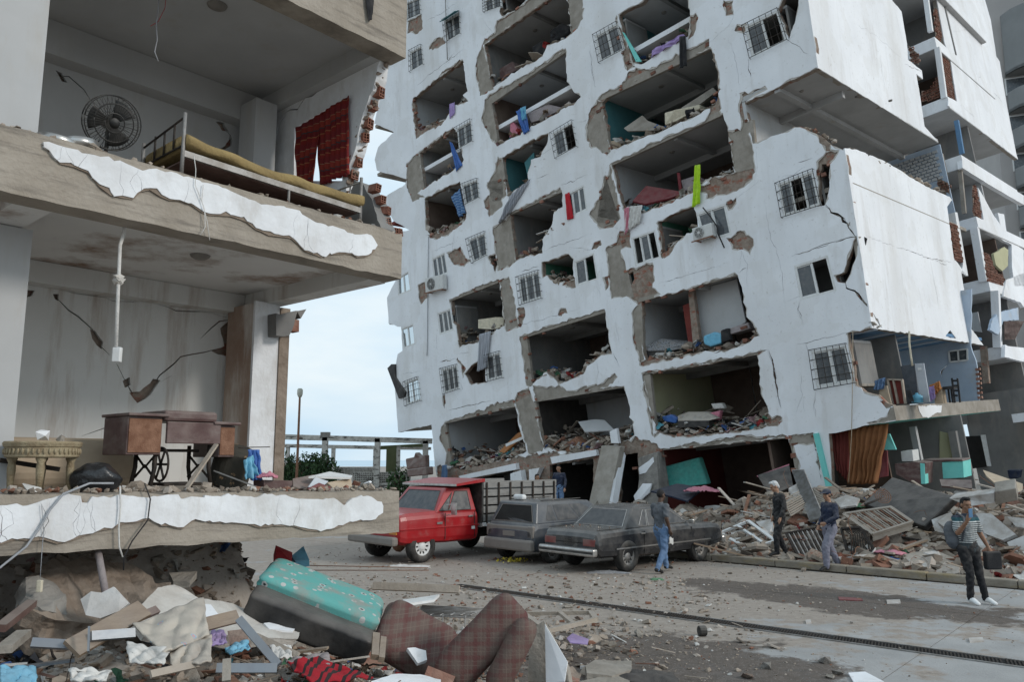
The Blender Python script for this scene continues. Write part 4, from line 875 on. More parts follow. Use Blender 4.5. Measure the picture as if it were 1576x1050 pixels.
sidewall(WP, cp('S2b',(395,255),(440,330),(515,470),(575,555),(555,460),(605,470),(625,620),(665,690),(665,715),(410,585),(380,500),(440,515)), t=.15, name='wing_wall')
brickpanel(WP, cp('S2b',(370,235),(395,245),(435,520),(380,470)), tower, seed=8)
sidewall(WP, cp('S2b',(665,690),(766,760),(766,1050),(690,1050),(670,900)), t=.15, name='wing_wall', cracks=[(cp('S2b',(690,720),(715,900),(730,1050)),.03)])
brickpanel(WP, cp('S2b',(445,770),(500,800),(540,920),(620,985),(600,1040),(490,1010)), tower, seed=9)
sidewall(WP, cp('S2b',(520,790),(610,735),(640,760),(635,890),(590,930),(540,880)), t=.1, name='wing_wall', mt='inner_yellow')
sidewall(WP, cp('S2c',(620,60),(766,0),(766,280),(740,240),(600,190)), t=.15, name='wing_wall', cracks=[(cp('S2c',(715,0),(735,230)),.03)])
sidewall(WP, cp('S2c',(490,460),(510,380),(560,320),(720,280),(725,380),(600,390),(560,500)), t=.1, name='wing_wall', mt='inner_blue')
sidewall(WP, cp('S2c',(615,580),(766,640),(766,720),(610,680)), t=.15, name='wing_parapet')
sidewall(FW, cp('S2c',(325,330),(390,315),(425,480),(350,470)), t=.1, name='wing_inner_wall', mt='inner_white')
mb = MB(); mb.prism([WP.px(*q, -.05) for q in cp('S2c',(605,390),(766,390),(690,540),(610,540))], Dv*.05); tag(mb.build('brown_board', 'wood_dark'), 'dark brown wooden board leaning in the rear wing opening', 'board')
# fridge level: blue-grey wall at the back right and small high window
KB = Plane(FP.to3(0,0,d3-1.6), Rv, Wv)
sidewall(KB, cp('S2c',(-330,120),(0,190),(340,130),(335,590),(372,700),(400,860),(405,1060),(-330,1060)), t=.12, name='kitchen_wall', mt='inner_blue', base=None, holes=[cp('S2c',(95,850),(85,800),(130,750),(150,740),(110,790))])
mb = MB()
for i in range(9): mb.box(KB.px(*cp('S2c',(395+i*3,780+i*38))[0], .04), .16, .14, .1, Matrix((Rv,Dv,Wv)).transposed())
mb.build('broken_bricks', 'brick', tower, kind='stuff')
mb = MB(); q = KB.poly(cp('S2c',(160,635),(310,615),(312,705),(170,722)))
for i in range(4): mb.quadbar(KB.to3(*q[i],-.03), KB.to3(*q[(i+1)%4],-.03), .05,.06, Wv)
mb.quadbar(KB.to3((q[0][0]+q[1][0])/2,(q[0][1]+q[1][1])/2,-.03), KB.to3((q[3][0]+q[2][0])/2,(q[3][1]+q[2][1])/2,-.03), .05,.06,Rv); w_ = mb.build('window','white_frame',tower)
m2 = MB(); m2.prism([KB.to3(*x,-.02) for x in q], Dv*.01); m2.build('pane','glass',w_)
# ground floor shop under the loggia slab: green soffit, columns, back walls
gs = slab_b
mb = MB().mbox(F0, gs[0]-4.3, gs[0]-.06, .06, d3+.02, gs[1]-.012, gs[1]-.003); mb.build('shop_ceiling', 'paint_teal', tower)
gf = 0
mb = MB().mbox(F0, gs[0]-4.4, gs[0]-1.6, 3.0, 3.1, gs[1]-4.2, gs[1]-.02); mb.build('shop_wall', 'inner_brown', tower)
mb = MB().mbox(F0, gs[0]-4.4, gs[0]+.3, 5.2, 5.3, gs[1]-4.2, gs[1]-.02); mb.build('shop_wall', 'inner_grey', tower)
mb = MB().mbox(F0, gs[0]-2.5, gs[0]+7, dF+2.2, dF+2.3, gs[1]-4.4, gs[1]+.9); mb.build('shop_wall', 'inner_grey', tower)
mb = MB().mbox(F0, gs[0]-4.5, gs[0]-4.4, .3, 3.1, gs[1]-4.2, gs[1]-.02); mb.build('shop_wall', 'inner_brown', tower)
mb = MB(); P0 = FP.px(*cp('B3',(308,582))[0], -.01); P1 = FP.px(*cp('B3',(392,930))[0], -.01); mb.quadbar(P0+Rv*.06, P1+Rv*.06, .16, .2, Dv); mb.build('teal_post', 'paint_teal', tower)
mb = MB(); P0 = FP.px(*cp('S2d',(125,335))[0], 4.2); P1 = FP.px(*cp('S2d',(175,590))[0], 4.2); mb.quadbar(P0, P1+(P1-P0)*.6, .2,.2, Rv); mb.build('shop_post', 'inner_white', tower)
mb = MB(); P0 = FP.px(*cp('S2d',(435,370))[0], 5.1); P1 = FP.px(*cp('S2d',(475,590))[0], 5.1); mb.quadbar(P0, P1+(P1-P0)*.6, .35,.25, Rv); mb.build('shop_post', 'inner_grey', tower)
mb = MB(); mb.prism([FP.px(*q, 5.15) for q in cp('S2d',(330,370),(415,390),(430,590),(330,590))], Dv*.02); mb.build('cream_panel', 'inner_yellow', tower)
mb = MB().mbox(F0, gs[0]-.1, gs[0]+7, dF, dF+DW, FP.to2(*cp('S2d',(600,340))[0], dF)[1], FP.to2(*cp('S2d',(600,275))[0], dF)[1]); mb.build('wing_slab', 'plaster', tower)
# ---------------------------------------------------------------- the near house, open to the street on the left
E1 = Vector((.66, .751, 0)).normalized(); E2 = Vector((-E1.y, E1.x, 0)); HC = Vector((-1.28, 9, 0)); UZ = Vector((0,0,1))
HF = Plane(HC, E1, UZ)
def H(s, d, z): return HC+E1*s+E2*d+UZ*z
MH = Matrix.Identity(4)
for i in range(3): MH[i][0] = E1[i]; MH[i][1] = E2[i]; MH[i][2] = UZ[i]; MH[i][3] = HC[i]
house = empty('damaged_house', (HC.x-2, HC.y+1, 0), 0, 'near concrete house with open front rooms and fallen walls', 'building')
def hbox(nm, mt, s0, s1, d0, d1, z0, z1, b=0):
    o = MB().mbox(MH, s0, s1, d0, d1, z0, z1).build(nm, mt, house)
    if b: bevel(o, b)
    return o
SL = -7.5
mat('stain_wall', (.60,.59,.565), (.68,.67,.65), .6, .95, .07, streak=((.30,.21,.15), .50, .74, (2.4,2.4,.28)))
mat('column_stained', (.42,.33,.27), (.30,.20,.15), 1.4, .95, .15, streak=((.60,.56,.52), .5, .7, (2,2,.5)))
# floor slabs and front beams (board-marked concrete)
def lumpy(nm, mt, s0, s1, d0, d1, z0, z1, tilt=0, seed=0):
    """a beam whose arrises are chipped"""
    mb = MB(); n = 90; rows = []
    for i in range(n+1):
        s = s0+(s1-s0)*i/n; t = tilt*(s1-s)
        j = lambda k: .016*noise.noise(Vector((s*4+k*9, seed, k)))+.009*noise.noise(Vector((s*17, seed, k*3)))
        rows.append([H(s, d0+j(1), z0+t+j(2)), H(s, d0+j(3), z1+t+j(4)*1.6), H(s, d1, z1+t), H(s, d1, z0+t)])
    o = len(mb.v); mb.v += [tuple(p) for r_ in rows for p in r_]
    for i in range(n):
        for k in range(4): a = i*4+k; b = i*4+(k+1) % 4; mb.f.append((a, b, b+4, a+4))
    mb.f.append((0,1,2,3)); mb.f.append((n*4+3, n*4+2, n*4+1, n*4)); return clean(mb.build(nm, mt, house))
lumpy('front_beam', 'board_concrete', SL, 0, 0, .28, 7.17, 8.3, 0, 1)
lumpy('front_beam', 'board_concrete', SL, 0, 0, .28, 4.44, 4.98, 0, 2)
lumpy('front_beam', 'board_concrete', SL, .04, 0, .35, 1.58, 2.03, .022, 3)
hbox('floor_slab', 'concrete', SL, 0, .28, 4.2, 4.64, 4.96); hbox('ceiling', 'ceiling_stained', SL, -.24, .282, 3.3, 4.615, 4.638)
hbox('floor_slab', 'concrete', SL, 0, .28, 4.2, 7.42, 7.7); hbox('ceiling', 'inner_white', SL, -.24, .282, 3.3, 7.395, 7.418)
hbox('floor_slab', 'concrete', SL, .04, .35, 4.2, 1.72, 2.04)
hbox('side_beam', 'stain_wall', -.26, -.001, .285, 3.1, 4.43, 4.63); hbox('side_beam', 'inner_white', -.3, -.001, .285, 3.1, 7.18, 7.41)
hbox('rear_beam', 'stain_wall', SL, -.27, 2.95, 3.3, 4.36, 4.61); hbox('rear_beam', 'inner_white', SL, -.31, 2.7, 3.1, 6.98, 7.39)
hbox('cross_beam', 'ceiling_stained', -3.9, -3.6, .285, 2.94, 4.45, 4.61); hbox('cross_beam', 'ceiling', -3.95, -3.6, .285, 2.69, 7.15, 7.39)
# columns
hbox('column', 'column_stained', -.42, -.10, 2.45, 3.1, 2.04, 4.42)
hbox('column_plaster', 'plaster_old', -.425, -.06, 2.40, 2.448, 2.04, 4.44); hbox('column_masonry', 'mortar_brown', -.058, .09, 2.38, 2.9, 2.04, 4.40)
hbox('column', 'inner_white', -.62, -.30, 2.3, 2.69, 4.97, 7.17)
for z0, z1, q, d in ((2.04,4.44,(32,560),1.0),(4.97,7.38,(64,140),.5)): s1 = HF.to2(*q, d)[0]; hbox('column', 'inner_white', s1-.7, s1, d, d+.5, z0, z1)
# rear walls with their cracks cut through the plaster
RW = Plane(H(0,3.2,0), E1, UZ); RU = Plane(H(0,2.95,0), E1, UZ)
def crackwall(nm, pl, s0, s1, z0, z1, cracks, patches, mt):
    o = [(s0,z0),(s1,z0),(s1,z1),(s0,z1)]; hs = [crack2(pl, c, w*.75, 30+i) for i, (c, w) in enumerate(cracks)]+[jag(pl.poly(p), .02, .06, 70+i) for i, p in enumerate(patches)]
    mb = MB(); plate(mb, [o], [], pl.to3, .07, .2); mb.build(nm, 'mortar', house)
    mb = MB(); plate(mb, [o], hs, pl.to3, 0, .049); clean(mb.build('plaster', mt, house))
crackwall('rear_wall', RW, SL, -.2, 2.04, 4.5, [(cp('L2',(205,135),(265,185),(345,265),(385,330),(415,360)),.03),(cp('L2',(445,390),(470,450),(495,500),(520,530),(580,480),(605,440),(660,395),(780,350),(860,335)),.035),(cp('L2',(600,460),(650,440)),.02),(cp('L2',(310,670),(400,640),(470,620)),.022),(cp('L2',(95,90),(400,145),(880,222)),.014),(cp('L2',(760,300),(800,260),(880,225)),.02)],
   [cp('L2',(340,265),(360,270),(390,310),(385,340),(350,300)), cp('L2',(200,130),(225,130),(222,155),(208,150)), cp('L2',(465,460),(490,445),(495,475),(475,485)), cp('L2',(490,505),(530,500),(580,450),(610,458),(570,510),(520,545)), cp('L2',(835,260),(878,225),(870,350),(850,330)), cp('L2',(800,345),(868,330),(865,365),(840,360)), cp('L2',(440,625),(480,580),(490,660),(460,640)), cp('L2',(20,60),(80,60),(75,88),(40,78)), cp('L2',(88,115),(130,115),(120,135),(90,145))], 'stain_wall')
crackwall('rear_wall', RU, SL, -.3, 4.97, 7.2, [(cp('L1',(160,215),(450,300),(800,410),(930,470)),.02),(cp('L1',(215,280),(320,340),(350,390)),.016),(cp('L1',(830,470),(870,510),(860,560)),.03)],
   [cp('L1',(210,265),(235,275),(255,310),(235,308)), cp('L1',(818,460),(850,465),(880,510),(870,500),(840,495)), cp('L1',(835,565),(880,520),(880,550),(855,565))], 'inner_white')
# right-hand wall of the upper room with its window hole and a torn outer edge
SWp = Plane(H(-.10,0,0), -E2, UZ)
def sw(k, *pts): return SWp.poly(cp(k, *pts))
edge = sw('L1', (1462,208),(1440,300),(1410,390),(1395,430),(1378,480),(1365,560),(1345,610),(1325,690),(1330,740),(1345,790),(1370,860))
base_ = [(-.55,4.98),(-2.9,4.98),(-2.9,7.2)]
outp = jag(edge, .03, .07, 3, closed=False)+base_
win = sw('L1', (1130,490),(1315,380),(1312,690),(1128,690))
mb = MB(); plate(mb, [outp], [win, crack2(SWp, cp('L1',(1065,620),(1070,480),(1100,430),(1250,330),(1450,215)), .03, 8)], SWp.to3, -.06, .10); clean(mb.build('side_wall', 'plaster_old', house))
stub = jag(sw('L1',(1345,770),(1372,690),(1400,700),(1440,760),(1475,870),(1470,920),(1345,920)), .02, .06, 9)
mb = MB(); plate(mb, [stub], [], SWp.to3, -.12, .10); clean(mb.build('wall_stub', 'inner_grey', house))
# hollow red bricks in the torn edge: each a brick of its own
def hollow_brick():
    mb = MB(); L_, D_, H_ = .25, .12, .15
    for y in (-.06, -.003, .048): mb.box((0, y+.006, 0), L_, .012, H_)
    for z in (-.069, -.02, .03, .069): mb.box((0, 0, z), L_-.002, D_-.01, .012)
    me = bpy.data.meshes.new('brick'); me.from_pydata(mb.v, [], mb.f); return me
HB = hollow_brick()
rr = random.Random(12)
def put_brick(P, yaw=0, par=house, tilt=.25, sc=1, nm='brick', mt='brick', me=None):
    o = mobj(nm, me or HB, mt, par)
    o.matrix_basis = Matrix.LocRotScale(P, (Matrix((E2, E1, UZ)).transposed() @ rotm(rr.uniform(-tilt,tilt), rr.uniform(-tilt,tilt), yaw+rr.uniform(-tilt,tilt)*1.6)).to_quaternion(), Vector((sc,sc,sc)))
    return o
mb = MB(); r3 = random.Random(6)
for i in range(60):
    k = r3.random()*(len(edge)-2); j = int(k); t = k-j; chunk(mb, SWp.to3(edge[j][0]*(1-t)+edge[j+1][0]*t+r3.uniform(-.05,.06), edge[j][1]*(1-t)+edge[j+1][1]*t, r3.uniform(-.05,.08)), r3.uniform(.02,.06), r3)
mb.build('broken_mortar', 'mortar', house, kind='stuff')
for i in range(0, 13):
    k = i/12*(len(edge)-2); j = int(k); t = k-j; a = edge[j][0]*(1-t)+edge[j+1][0]*t; b = edge[j][1]*(1-t)+edge[j+1][1]*t
    if b > 7.1 or i % 3 == 1: continue
    put_brick(SWp.to3(a-.07+.05*rr.random(), b, .03), sc=.72+.2*rr.random(), tilt=.14)
for (x, y) in ((1440,760),(1455,800),(1465,850),(1485,880),(1500,885),(1420,715)): put_brick(HF.px(*cp('L1',(x,y))[0], .25), sc=.62)
put_brick(HF.px(*cp('L2',(1090,248))[0], 2.3), R(90), sc=1.1, tilt=.05)
mb = MB(); plate(mb, [jag(HF.poly(cp('L2',(1030,205),(1145,190),(1125,225),(1110,200),(1080,290),(1030,290)), 2.3), .02, .08, 4)], [], HF.to3, 2.2, 2.45); clean(mb.build('beam_stub', 'inner_grey', house))
# white plaster left on the beams, torn along its edges
def facing(nm, k, up, lo, seed, extra=()):
    mb = MB(); o = jag(HF.poly(cp(k, *(up+lo[::-1]))), .022, .045, seed); q_ = HF.poly(cp(k, *up)); r5 = random.Random(seed); hs = [crackp([(x, z+.02), (x+r5.uniform(-.1,.1), z-.15), (x+r5.uniform(-.15,.15), z-.45)], .0035, i, .03, .05) for i, (x, z) in enumerate(r5.choice(q_) for _ in range(12))]
    plate(mb, [o], hs, HF.to3, -.028, -.0); clean(mb.build(nm, 'plaster_old', house))
    m2 = MB(); c = Vector((sum(p[0] for p in o)/len(o), sum(p[1] for p in o)/len(o))); rr_ = random.Random(seed)
    o2 = jag([(p[0], p[1]-.012-.02*abs(noise.noise(Vector((p[0]*5, p[1]*5, seed))))) for p in o[::2]], .02, .06, seed+8); plate(m2, [o2], [], HF.to3, -.017, .01); clean(m2.build('render_coat', 'mortar_brown', house))
facing('plaster', 'L1', [(160,540),(240,560),(330,585),(450,610),(520,640),(600,650),(690,675),(780,700),(870,725),(960,760),(1050,780),(1130,800),(1170,830),(1255,855),(1330,885),(1400,895)],
   [(165,560),(200,600),(330,650),(375,700),(430,745),(500,750),(530,722),(590,715),(640,755),(720,770),(790,810),(850,800),(920,820),(980,870),(1050,890),(1100,900),(1150,950),(1230,975),(1270,960),(1390,965),(1425,930)], 31)
facing('plaster', 'L3', [(-140,150),(0,140),(140,130),(200,118),(300,108),(305,135),(330,135),(345,110),(450,103),(560,115),(640,105),(680,118),(800,108),(960,115),(1060,105),(1130,118),(1260,115),(1300,145),(1330,115),(1400,112),(1440,130)],
   [(-140,290),(0,285),(60,270),(140,262),(240,282),(290,255),(390,228),(450,205),(560,190),(620,210),(690,225),(720,200),(790,198),(900,208),(960,212),(1060,212),(1150,230),(1210,242),(1260,225),(1320,205),(1400,200),(1445,170)], 32)
# dirt and broken mortar on the lower floor edge and along the upper one
mb = MB(); rr_ = random.Random(77)
for i in range(420):
    s = rr_.uniform(-6.5, 0); z = 2.04-.022*s; s_ = rr_.uniform(.012,.05)*(2 if rr_.random() < .06 else 1); chunk(mb, H(s, rr_.uniform(.02,.9)**1.5, z+s_*.3), s_, rr_)
for i in range(260):
    s = rr_.uniform(-4.3, -.05); s_ = rr_.uniform(.012,.04)*(1.8 if rr_.random() < .1 else 1); chunk(mb, H(s, rr_.uniform(.02,.3), 4.985+s_*.3), s_, rr_)
mb.build('floor_rubble', 'rubble', house, kind='stuff')
for s, d, z in ((-1.75,1.35,4.613),(-1.9,1.0,7.393)):
    mb = MB(); mb.lathe([(.0001,-.05),(.06,-.045),(.10,-.02),(.11,0)], 16, Matrix.Translation(H(s,d,z))); mb.build('ceiling_lamp', 'concrete_dark', house, smooth=True)
# torn piece of black cloth under the top beam, hanging conduit and wires
def wire(nm, pts, r, mt, label, cat, par=None):
    o = MB().tube(pts, r, 5).build(nm, mt, par, smooth=True)
    if par is None: tag(o, label, cat)
    return o
def hx(k, x, y, d): return HF.px(*cp(k, (x, y))[0], d)
# ---------------------------------------------------------------- vehicles (local frame: x forward, y left, z up)
DUSTC = (.27,.245,.22)
def carpaint(name, c, dust, rough=.35):
    mat(name, tuple(x*.9 for x in c), c, 3, rough, .03, 40, spec=.5, dust=(DUSTC, dust), streak=(DUSTC, .56, 1.05, (2.5,2.5,2.5)))
carpaint('paint_red', (.36,.010,.014), .20, .28); carpaint('paint_hatch', (.05,.06,.075), .45, .3); carpaint('paint_sedan', (.024,.024,.026), .38, .25)
carpaint('dusty_grey', (.20,.175,.155), .5, .7)
mat('chrome', (.55,.54,.52), (.40,.38,.36), 8, .3, .03, metal=.8, dust=(DUSTC, .35)); mat('tyre', (.018,.017,.016), (.05,.046,.042), 9, .9, .2, dust=(DUSTC, .4))
mat('light_red', (.16,.02,.02), (.2,.05,.04), 6, .3, .02, dust=(DUSTC, .7)); mat('light_clear', (.45,.45,.43), (.55,.55,.53), 9, .2, .02); mat('amber', (.45,.16,.03), (.5,.2,.05), 6, .3, 0); mat('black_trim', (.02,.02,.02), (.035,.033,.03), 6, .6, .05, dust=(DUSTC,.4))
mat('grey_wood', (.25,.24,.23), (.34,.33,.31), 4, .9, .3, stretch=(1,6,6), extra=objvar(.3), streak=((.16,.14,.12), .55, .75, (1,1,10)))
def evalmesh(o):
    dg = bpy.context.evaluated_depsgraph_get(); me = bpy.data.meshes.new_from_object(o.evaluated_get(dg)); return me
def hull(name, st, mt, par, arches, wheel_r, smooth=True):
    """closed body lofted through stations (x, zb, w, belt, top), with wheel arches cut out"""
    mb = MB(); n = 0
    for x, zb, w, be, tp in st:
        half = [(w*.80,zb),(w*.965,zb+.05),(w,zb+.16),(w*1.0,zb+(be-zb)*.55),(w*.985,be-.10),(w*.955,be-.02),(w*.90,tp-.008),(w*.55,tp+.012)]
        ring = [(y, z) for y, z in half]+[(-y, z) for y, z in half[::-1]]; n = len(ring)
        for y, z in ring: mb.v.append((x, y, z))
    for i in range(len(st)-1):
        for k in range(n): mb.f.append((i*n+k, i*n+(k+1) % n, (i+1)*n+(k+1) % n, (i+1)*n+k))
    mb.f.append(tuple(range(n-1,-1,-1))); m = (len(st)-1)*n; mb.f.append(tuple(m+k for k in range(n)))
    o = mb.build(name, mt, par, world=False); clean(o)
    o.data.materials.append(M['black_trim'])
    for x, y in arches:
        c = MB(); c.tube([(x, y-.28, wheel_r), (x, y+.28, wheel_r)], wheel_r*1.20, 28); co_ = c.build('cut', 'black_trim'); clean(co_)
        b = o.modifiers.new('c', 'BOOLEAN'); b.operation = 'DIFFERENCE'; b.object = co_; b.solver = 'EXACT'
    bv = o.modifiers.new('bv', 'BEVEL'); bv.width = .014; bv.segments = 2; bv.limit_method = 'ANGLE'; bv.angle_limit = R(30)
    bpy.context.view_layer.update(); me = evalmesh(o); cuts = [m_.object for m_ in o.modifiers if m_.type == 'BOOLEAN']; o.modifiers.clear(); o.data = me
    for c in cuts: bpy.data.objects.remove(c)
    return o
def wheel(par, x, y, r, w, side, style):
    Mw = Matrix.Translation((x, y, r)) @ Matrix.Rotation(-side*math.pi/2, 4, 'X')      # axis outwards
    wh = bpy.data.objects.new('wheel', None); COL.objects.link(wh); wh.parent = par; wh.location = (x, y, r); wh.empty_display_size = .1; wh.rotation_euler = (-side*math.pi/2, 0, 0)
    mb = MB(); mb.lathe([(r*.55,-w/2),(r*.93,-w/2),(r,-w*.36),(r*1.0,w*.36),(r*.94,w/2),(r*.66,w/2),(r*.58,w*.40),(r*.55,-w/2)], 32); mb.build('tyre', 'tyre', wh, world=False, smooth=True)
    mb = MB(); mb.lathe([(r*.59,w*.36),(r*.56,w*.42),(r*.49,w*.26),(r*.28,w*.20),(r*.24,w*.32),(r*.11,w*.38),(.001,w*.39)], 24); mb.build('rim', style, wh, world=False, smooth=True)
    mb = MB()
    for k in range(10):
        a = k*math.pi/5; p = Vector((math.cos(a), math.sin(a), 0)); mb.box(p*r*.40+Vector((0,0,w*.25)), r*.14, r*.09, .02, Matrix.Rotation(a, 3, 'Z'))
    mb.build('rim_slots', 'black_trim', wh, world=False)
    return wh
class Cabin:
    """glasshouse: base ring at belt height and roof ring; windows lie just proud of its faces"""
    def __init__(s, xb0, xb1, xr0, xr1, yb, yr, zb, zr): s.b = (xb0, xb1, xr0, xr1, yb, yr, zb, zr)
    def corner(s, face):
        xb0, xb1, xr0, xr1, yb, yr, zb, zr = s.b; V = Vector
        if face == 'L': return V((xb0,yb,zb)), V((xb1,yb,zb)), V((xr1,yr,zr)), V((xr0,yr,zr))
        if face == 'R': return V((xb1,-yb,zb)), V((xb0,-yb,zb)), V((xr0,-yr,zr)), V((xr1,-yr,zr))
        if face == 'B': return V((xb0,-yb,zb)), V((xb0,yb,zb)), V((xr0,yr,zr)), V((xr0,-yr,zr))
        return V((xb1,yb,zb)), V((xb1,-yb,zb)), V((xr1,-yr,zr)), V((xr1,yr,zr))
    def at(s, face, u, v, off=0):
        a, b, c, d = s.corner(face); p = (a*(1-u)+b*u)*(1-v)+(d*(1-u)+c*u)*v
        n = (b-a).cross(d-a).normalized(); ctr = Vector(((s.b[0]+s.b[1])/2, 0, s.b[6]));
        if n.dot(p-ctr) < 0: n = -n
        return p+n*off
    def shell(s, mt, par):
        xb0, xb1, xr0, xr1, yb, yr, zb, zr = s.b; mb = MB()
        v = [(xb0,-yb,zb),(xb1,-yb,zb),(xb1,yb,zb),(xb0,yb,zb),(xr0,-yr,zr),(xr1,-yr,zr),(xr1,yr,zr),(xr0,yr,zr),((xr0*.7+xr1*.3),-yr*.6,zr+.035),((xr0*.3+xr1*.7),-yr*.6,zr+.035),((xr0*.3+xr1*.7),yr*.6,zr+.035),((xr0*.7+xr1*.3),yr*.6,zr+.035)]
        mb.add(v, [(3,2,1,0),(0,1,5,4),(1,2,6,5),(2,3,7,6),(3,0,4,7),(4,5,9,8),(5,6,10,9),(6,7,11,10),(7,4,8,11),(8,9,10,11)])
        o = mb.build('cabin', mt, par, world=False); bevel(o, .035, 3); return o
    def win(s, face, poly, mt, par, off=.006, trim=None):
        mb = MB(); P = [s.at(face, u, v, off) for u, v in poly]; mb.add(P, [tuple(range(len(P)))]); o = mb.build('window', mt, par, world=False)
        if trim:
            t = MB()
            for i in range(len(P)): t.tube([P[i], P[(i+1) % len(P)]], .010, 4)
            t.build('trim', trim, o, world=False)
        return o
def lbox(nm, mt, par, c, sx, sy, sz, b=.01, rot=None):
    o = MB().box(c, sx, sy, sz, rot).build(nm, mt, par, world=False)
    if b: bevel(o, b)
    return o
# ---- old saloon
ps = atZ(964, 880, 0); YAW = R(44); hd = Vector((math.cos(YAW), math.sin(YAW), 0)); lf = Vector((-hd.y, hd.x, 0))
o0 = ps+lf*.70+hd*1.29; YS = R(42)
sed = empty('sedan', (o0.x, o0.y, 0), YS, 'dust-covered black boxy old sedan parked right of the hatchback', 'car')
zb = .30
hull('body', [(-2.36,.50,.80,.74,.76),(-2.31,.40,.85,.80,.84),(-2.23,.34,.87,.86,.90),(-1.2,zb,.89,.90,.935),(-.2,zb-.02,.915,.90,.94),(1.0,zb-.02,.915,.90,.935),(2.0,zb+.02,.90,.88,.90),(2.30,.36,.88,.82,.86),(2.40,.42,.84,.76,.78)], 'paint_sedan', sed, [(-1.36,.80),(-1.36,-.80),(1.36,.80),(1.36,-.80)], .34)
sed.scale = (.95,.95,.97); cb = Cabin(-1.42, 1.12, -.92, .42, .83, .66, .90, 1.36); cb.shell('paint_sedan', sed)
cb.win('B', [(.06,.12),(.94,.12),(.90,.88),(.10,.88)], 'glass_dusty', sed, trim='chrome'); cb.win('F', [(.05,.10),(.95,.10),(.92,.9),(.08,.9)], 'glass_dusty', sed, trim='chrome')
for f in 'LR':
    g = lambda a: [(1-u, v) for u, v in a] if f == 'R' else a
    cb.win(f, g([(.64,.12),(.955,.12),(.93,.50),(.86,.86),(.64,.86)]), 'glass_dusty', sed, trim='chrome'); cb.win(f, g([(.335,.12),(.625,.12),(.625,.86),(.335,.86)]), 'glass_dusty', sed, trim='chrome'); cb.win(f, g([(.19,.12),(.315,.12),(.315,.86),(.255,.86)]), 'glass_dusty', sed, trim='chrome')
lbox('rear_bumper', 'chrome', sed, (-2.43,0,.47), .16, 1.72, .17, .04); lbox('bumper_strip', 'black_trim', sed, (-2.515,0,.47), .015, 1.68, .05, 0)
lbox('front_bumper', 'chrome', sed, (2.46,0,.47), .16, 1.76, .17, .04)
lbox('number_plate', 'dusty_grey', sed, (-2.345,0,.655), .03, .34, .15, .005); lbox('tail_panel', 'dusty_grey', sed, (-2.335,0,.66), .03, 1.54, .21, .01)
for y in (-.60,.60): lbox('tail_light', 'light_red', sed, (-2.345,y,.665), .04, .36, .15, .01)
for y in (-.6,.6): lbox('headlight', 'light_clear', sed, (2.40,y,.66), .04, .34, .14, .01)
for y in (-.915,.915):
    lbox('side_moulding', 'chrome', sed, (.0,y,.52), 3.6, .012, .03, 0)
    for x in (.02,-.86): lbox('door_handle', 'chrome', sed, (x,y*.992,.80), .14, .03, .03, .005)
    lbox('mirror', 'chrome', sed, (.95,y*1.06,.98), .10, .14, .10, .02)
    for x in (1.02,.13,-.80):
        lbox('door_seam', 'black_trim', sed, (x, y*.985, .60), .012, .02, .5, 0)
lbox('boot_seam', 'black_trim', sed, (-1.95,0,.915), .9, 1.5, .012, 0) if False else None
for x in (-1.36,1.36):
    for s in (-1,1): wheel(sed, x, s*.80, .34, .21, s, 'steel')
# ---- small hatchback with a taxi light
ph = atZ(846, 867, 0); o1 = ph+lf*.70+hd*1.22
hat = empty('hatchback', (o1.x, o1.y, 0), YAW, 'small dusty grey-blue hatchback with smashed rear window and roof sign', 'car')
hull('body', [(-1.86,.42,.74,.72,.74),(-1.80,.32,.80,.84,.88),(-1.70,.27,.82,.90,.93),(0,.24,.83,.90,.94),(1.0,.25,.825,.88,.92),(1.6,.28,.80,.76,.80),(1.86,.34,.74,.62,.64)], 'paint_hatch', hat, [(-1.22,.74),(-1.22,-.74),(1.22,.74),(1.22,-.74)], .28)
ch = Cabin(-1.74, 1.12, -1.56, .25, .77, .62, .89, 1.38); ch.shell('paint_hatch', hat)
ch.win('B', [(.07,.10),(.93,.10),(.88,.86),(.12,.86)], 'dark', hat, trim='dusty_grey'); ch.win('F', [(.05,.10),(.95,.10),(.92,.9),(.08,.9)], 'glass_dusty', hat)  # rear window is a dark sheet, painted shade of the cabin behind broken glass
mb = MB(); rr = random.Random(2)
for k in range(5):
    u = rr.uniform(.1,.5); a = ch.at('B', u, .12, .012); b = ch.at('B', u+rr.uniform(.2,.4), rr.uniform(.14,.3), .02); c = ch.at('B', u+.15, .11, .012); mb.add([a,b,c],[(0,1,2)])
mb.build('broken_glass', 'glass_dusty', hat, world=False)
for f in 'LR':
    g = lambda a: [(1-u, v) for u, v in a] if f == 'R' else a
    ch.win(f, g([(.56,.14),(.93,.14),(.78,.86),(.56,.86)]), 'glass_dusty', hat); ch.win(f, g([(.27,.14),(.54,.14),(.54,.86),(.27,.86)]), 'glass_dusty', hat); ch.win(f, g([(.12,.16),(.25,.14),(.25,.86),(.19,.86)]), 'glass_dusty', hat)
lbox('rear_bumper', 'dusty_grey', hat, (-1.87,0,.42), .14, 1.60, .26, .05); lbox('front_bumper', 'dusty_grey', hat, (1.86,0,.40), .14, 1.5, .24, .05); lbox('tailgate', 'dusty_grey', hat, (-1.825,0,.70), .06, 1.24, .30, .03); lbox('number_plate', 'dusty_grey', hat, (-1.862,0,.67), .02, .40, .12, .004)
for y in (-.68,.68): lbox('tail_light', 'dusty_grey', hat, (-1.81,y,.72), .10, .20, .28, .03)
for y in (-.825,.825):
    for x in (.12,-.78): lbox('door_handle', 'black_trim', hat, (x,y,.78), .14, .03, .03, .005)
    lbox('side_moulding', 'black_trim', hat, (0,y,.52), 1.9, .02, .05, .004)
    for x in (.98,.08,-.72): lbox('door_seam', 'black_trim', hat, (x, y*.99, .60), .010, .02, .48, 0)
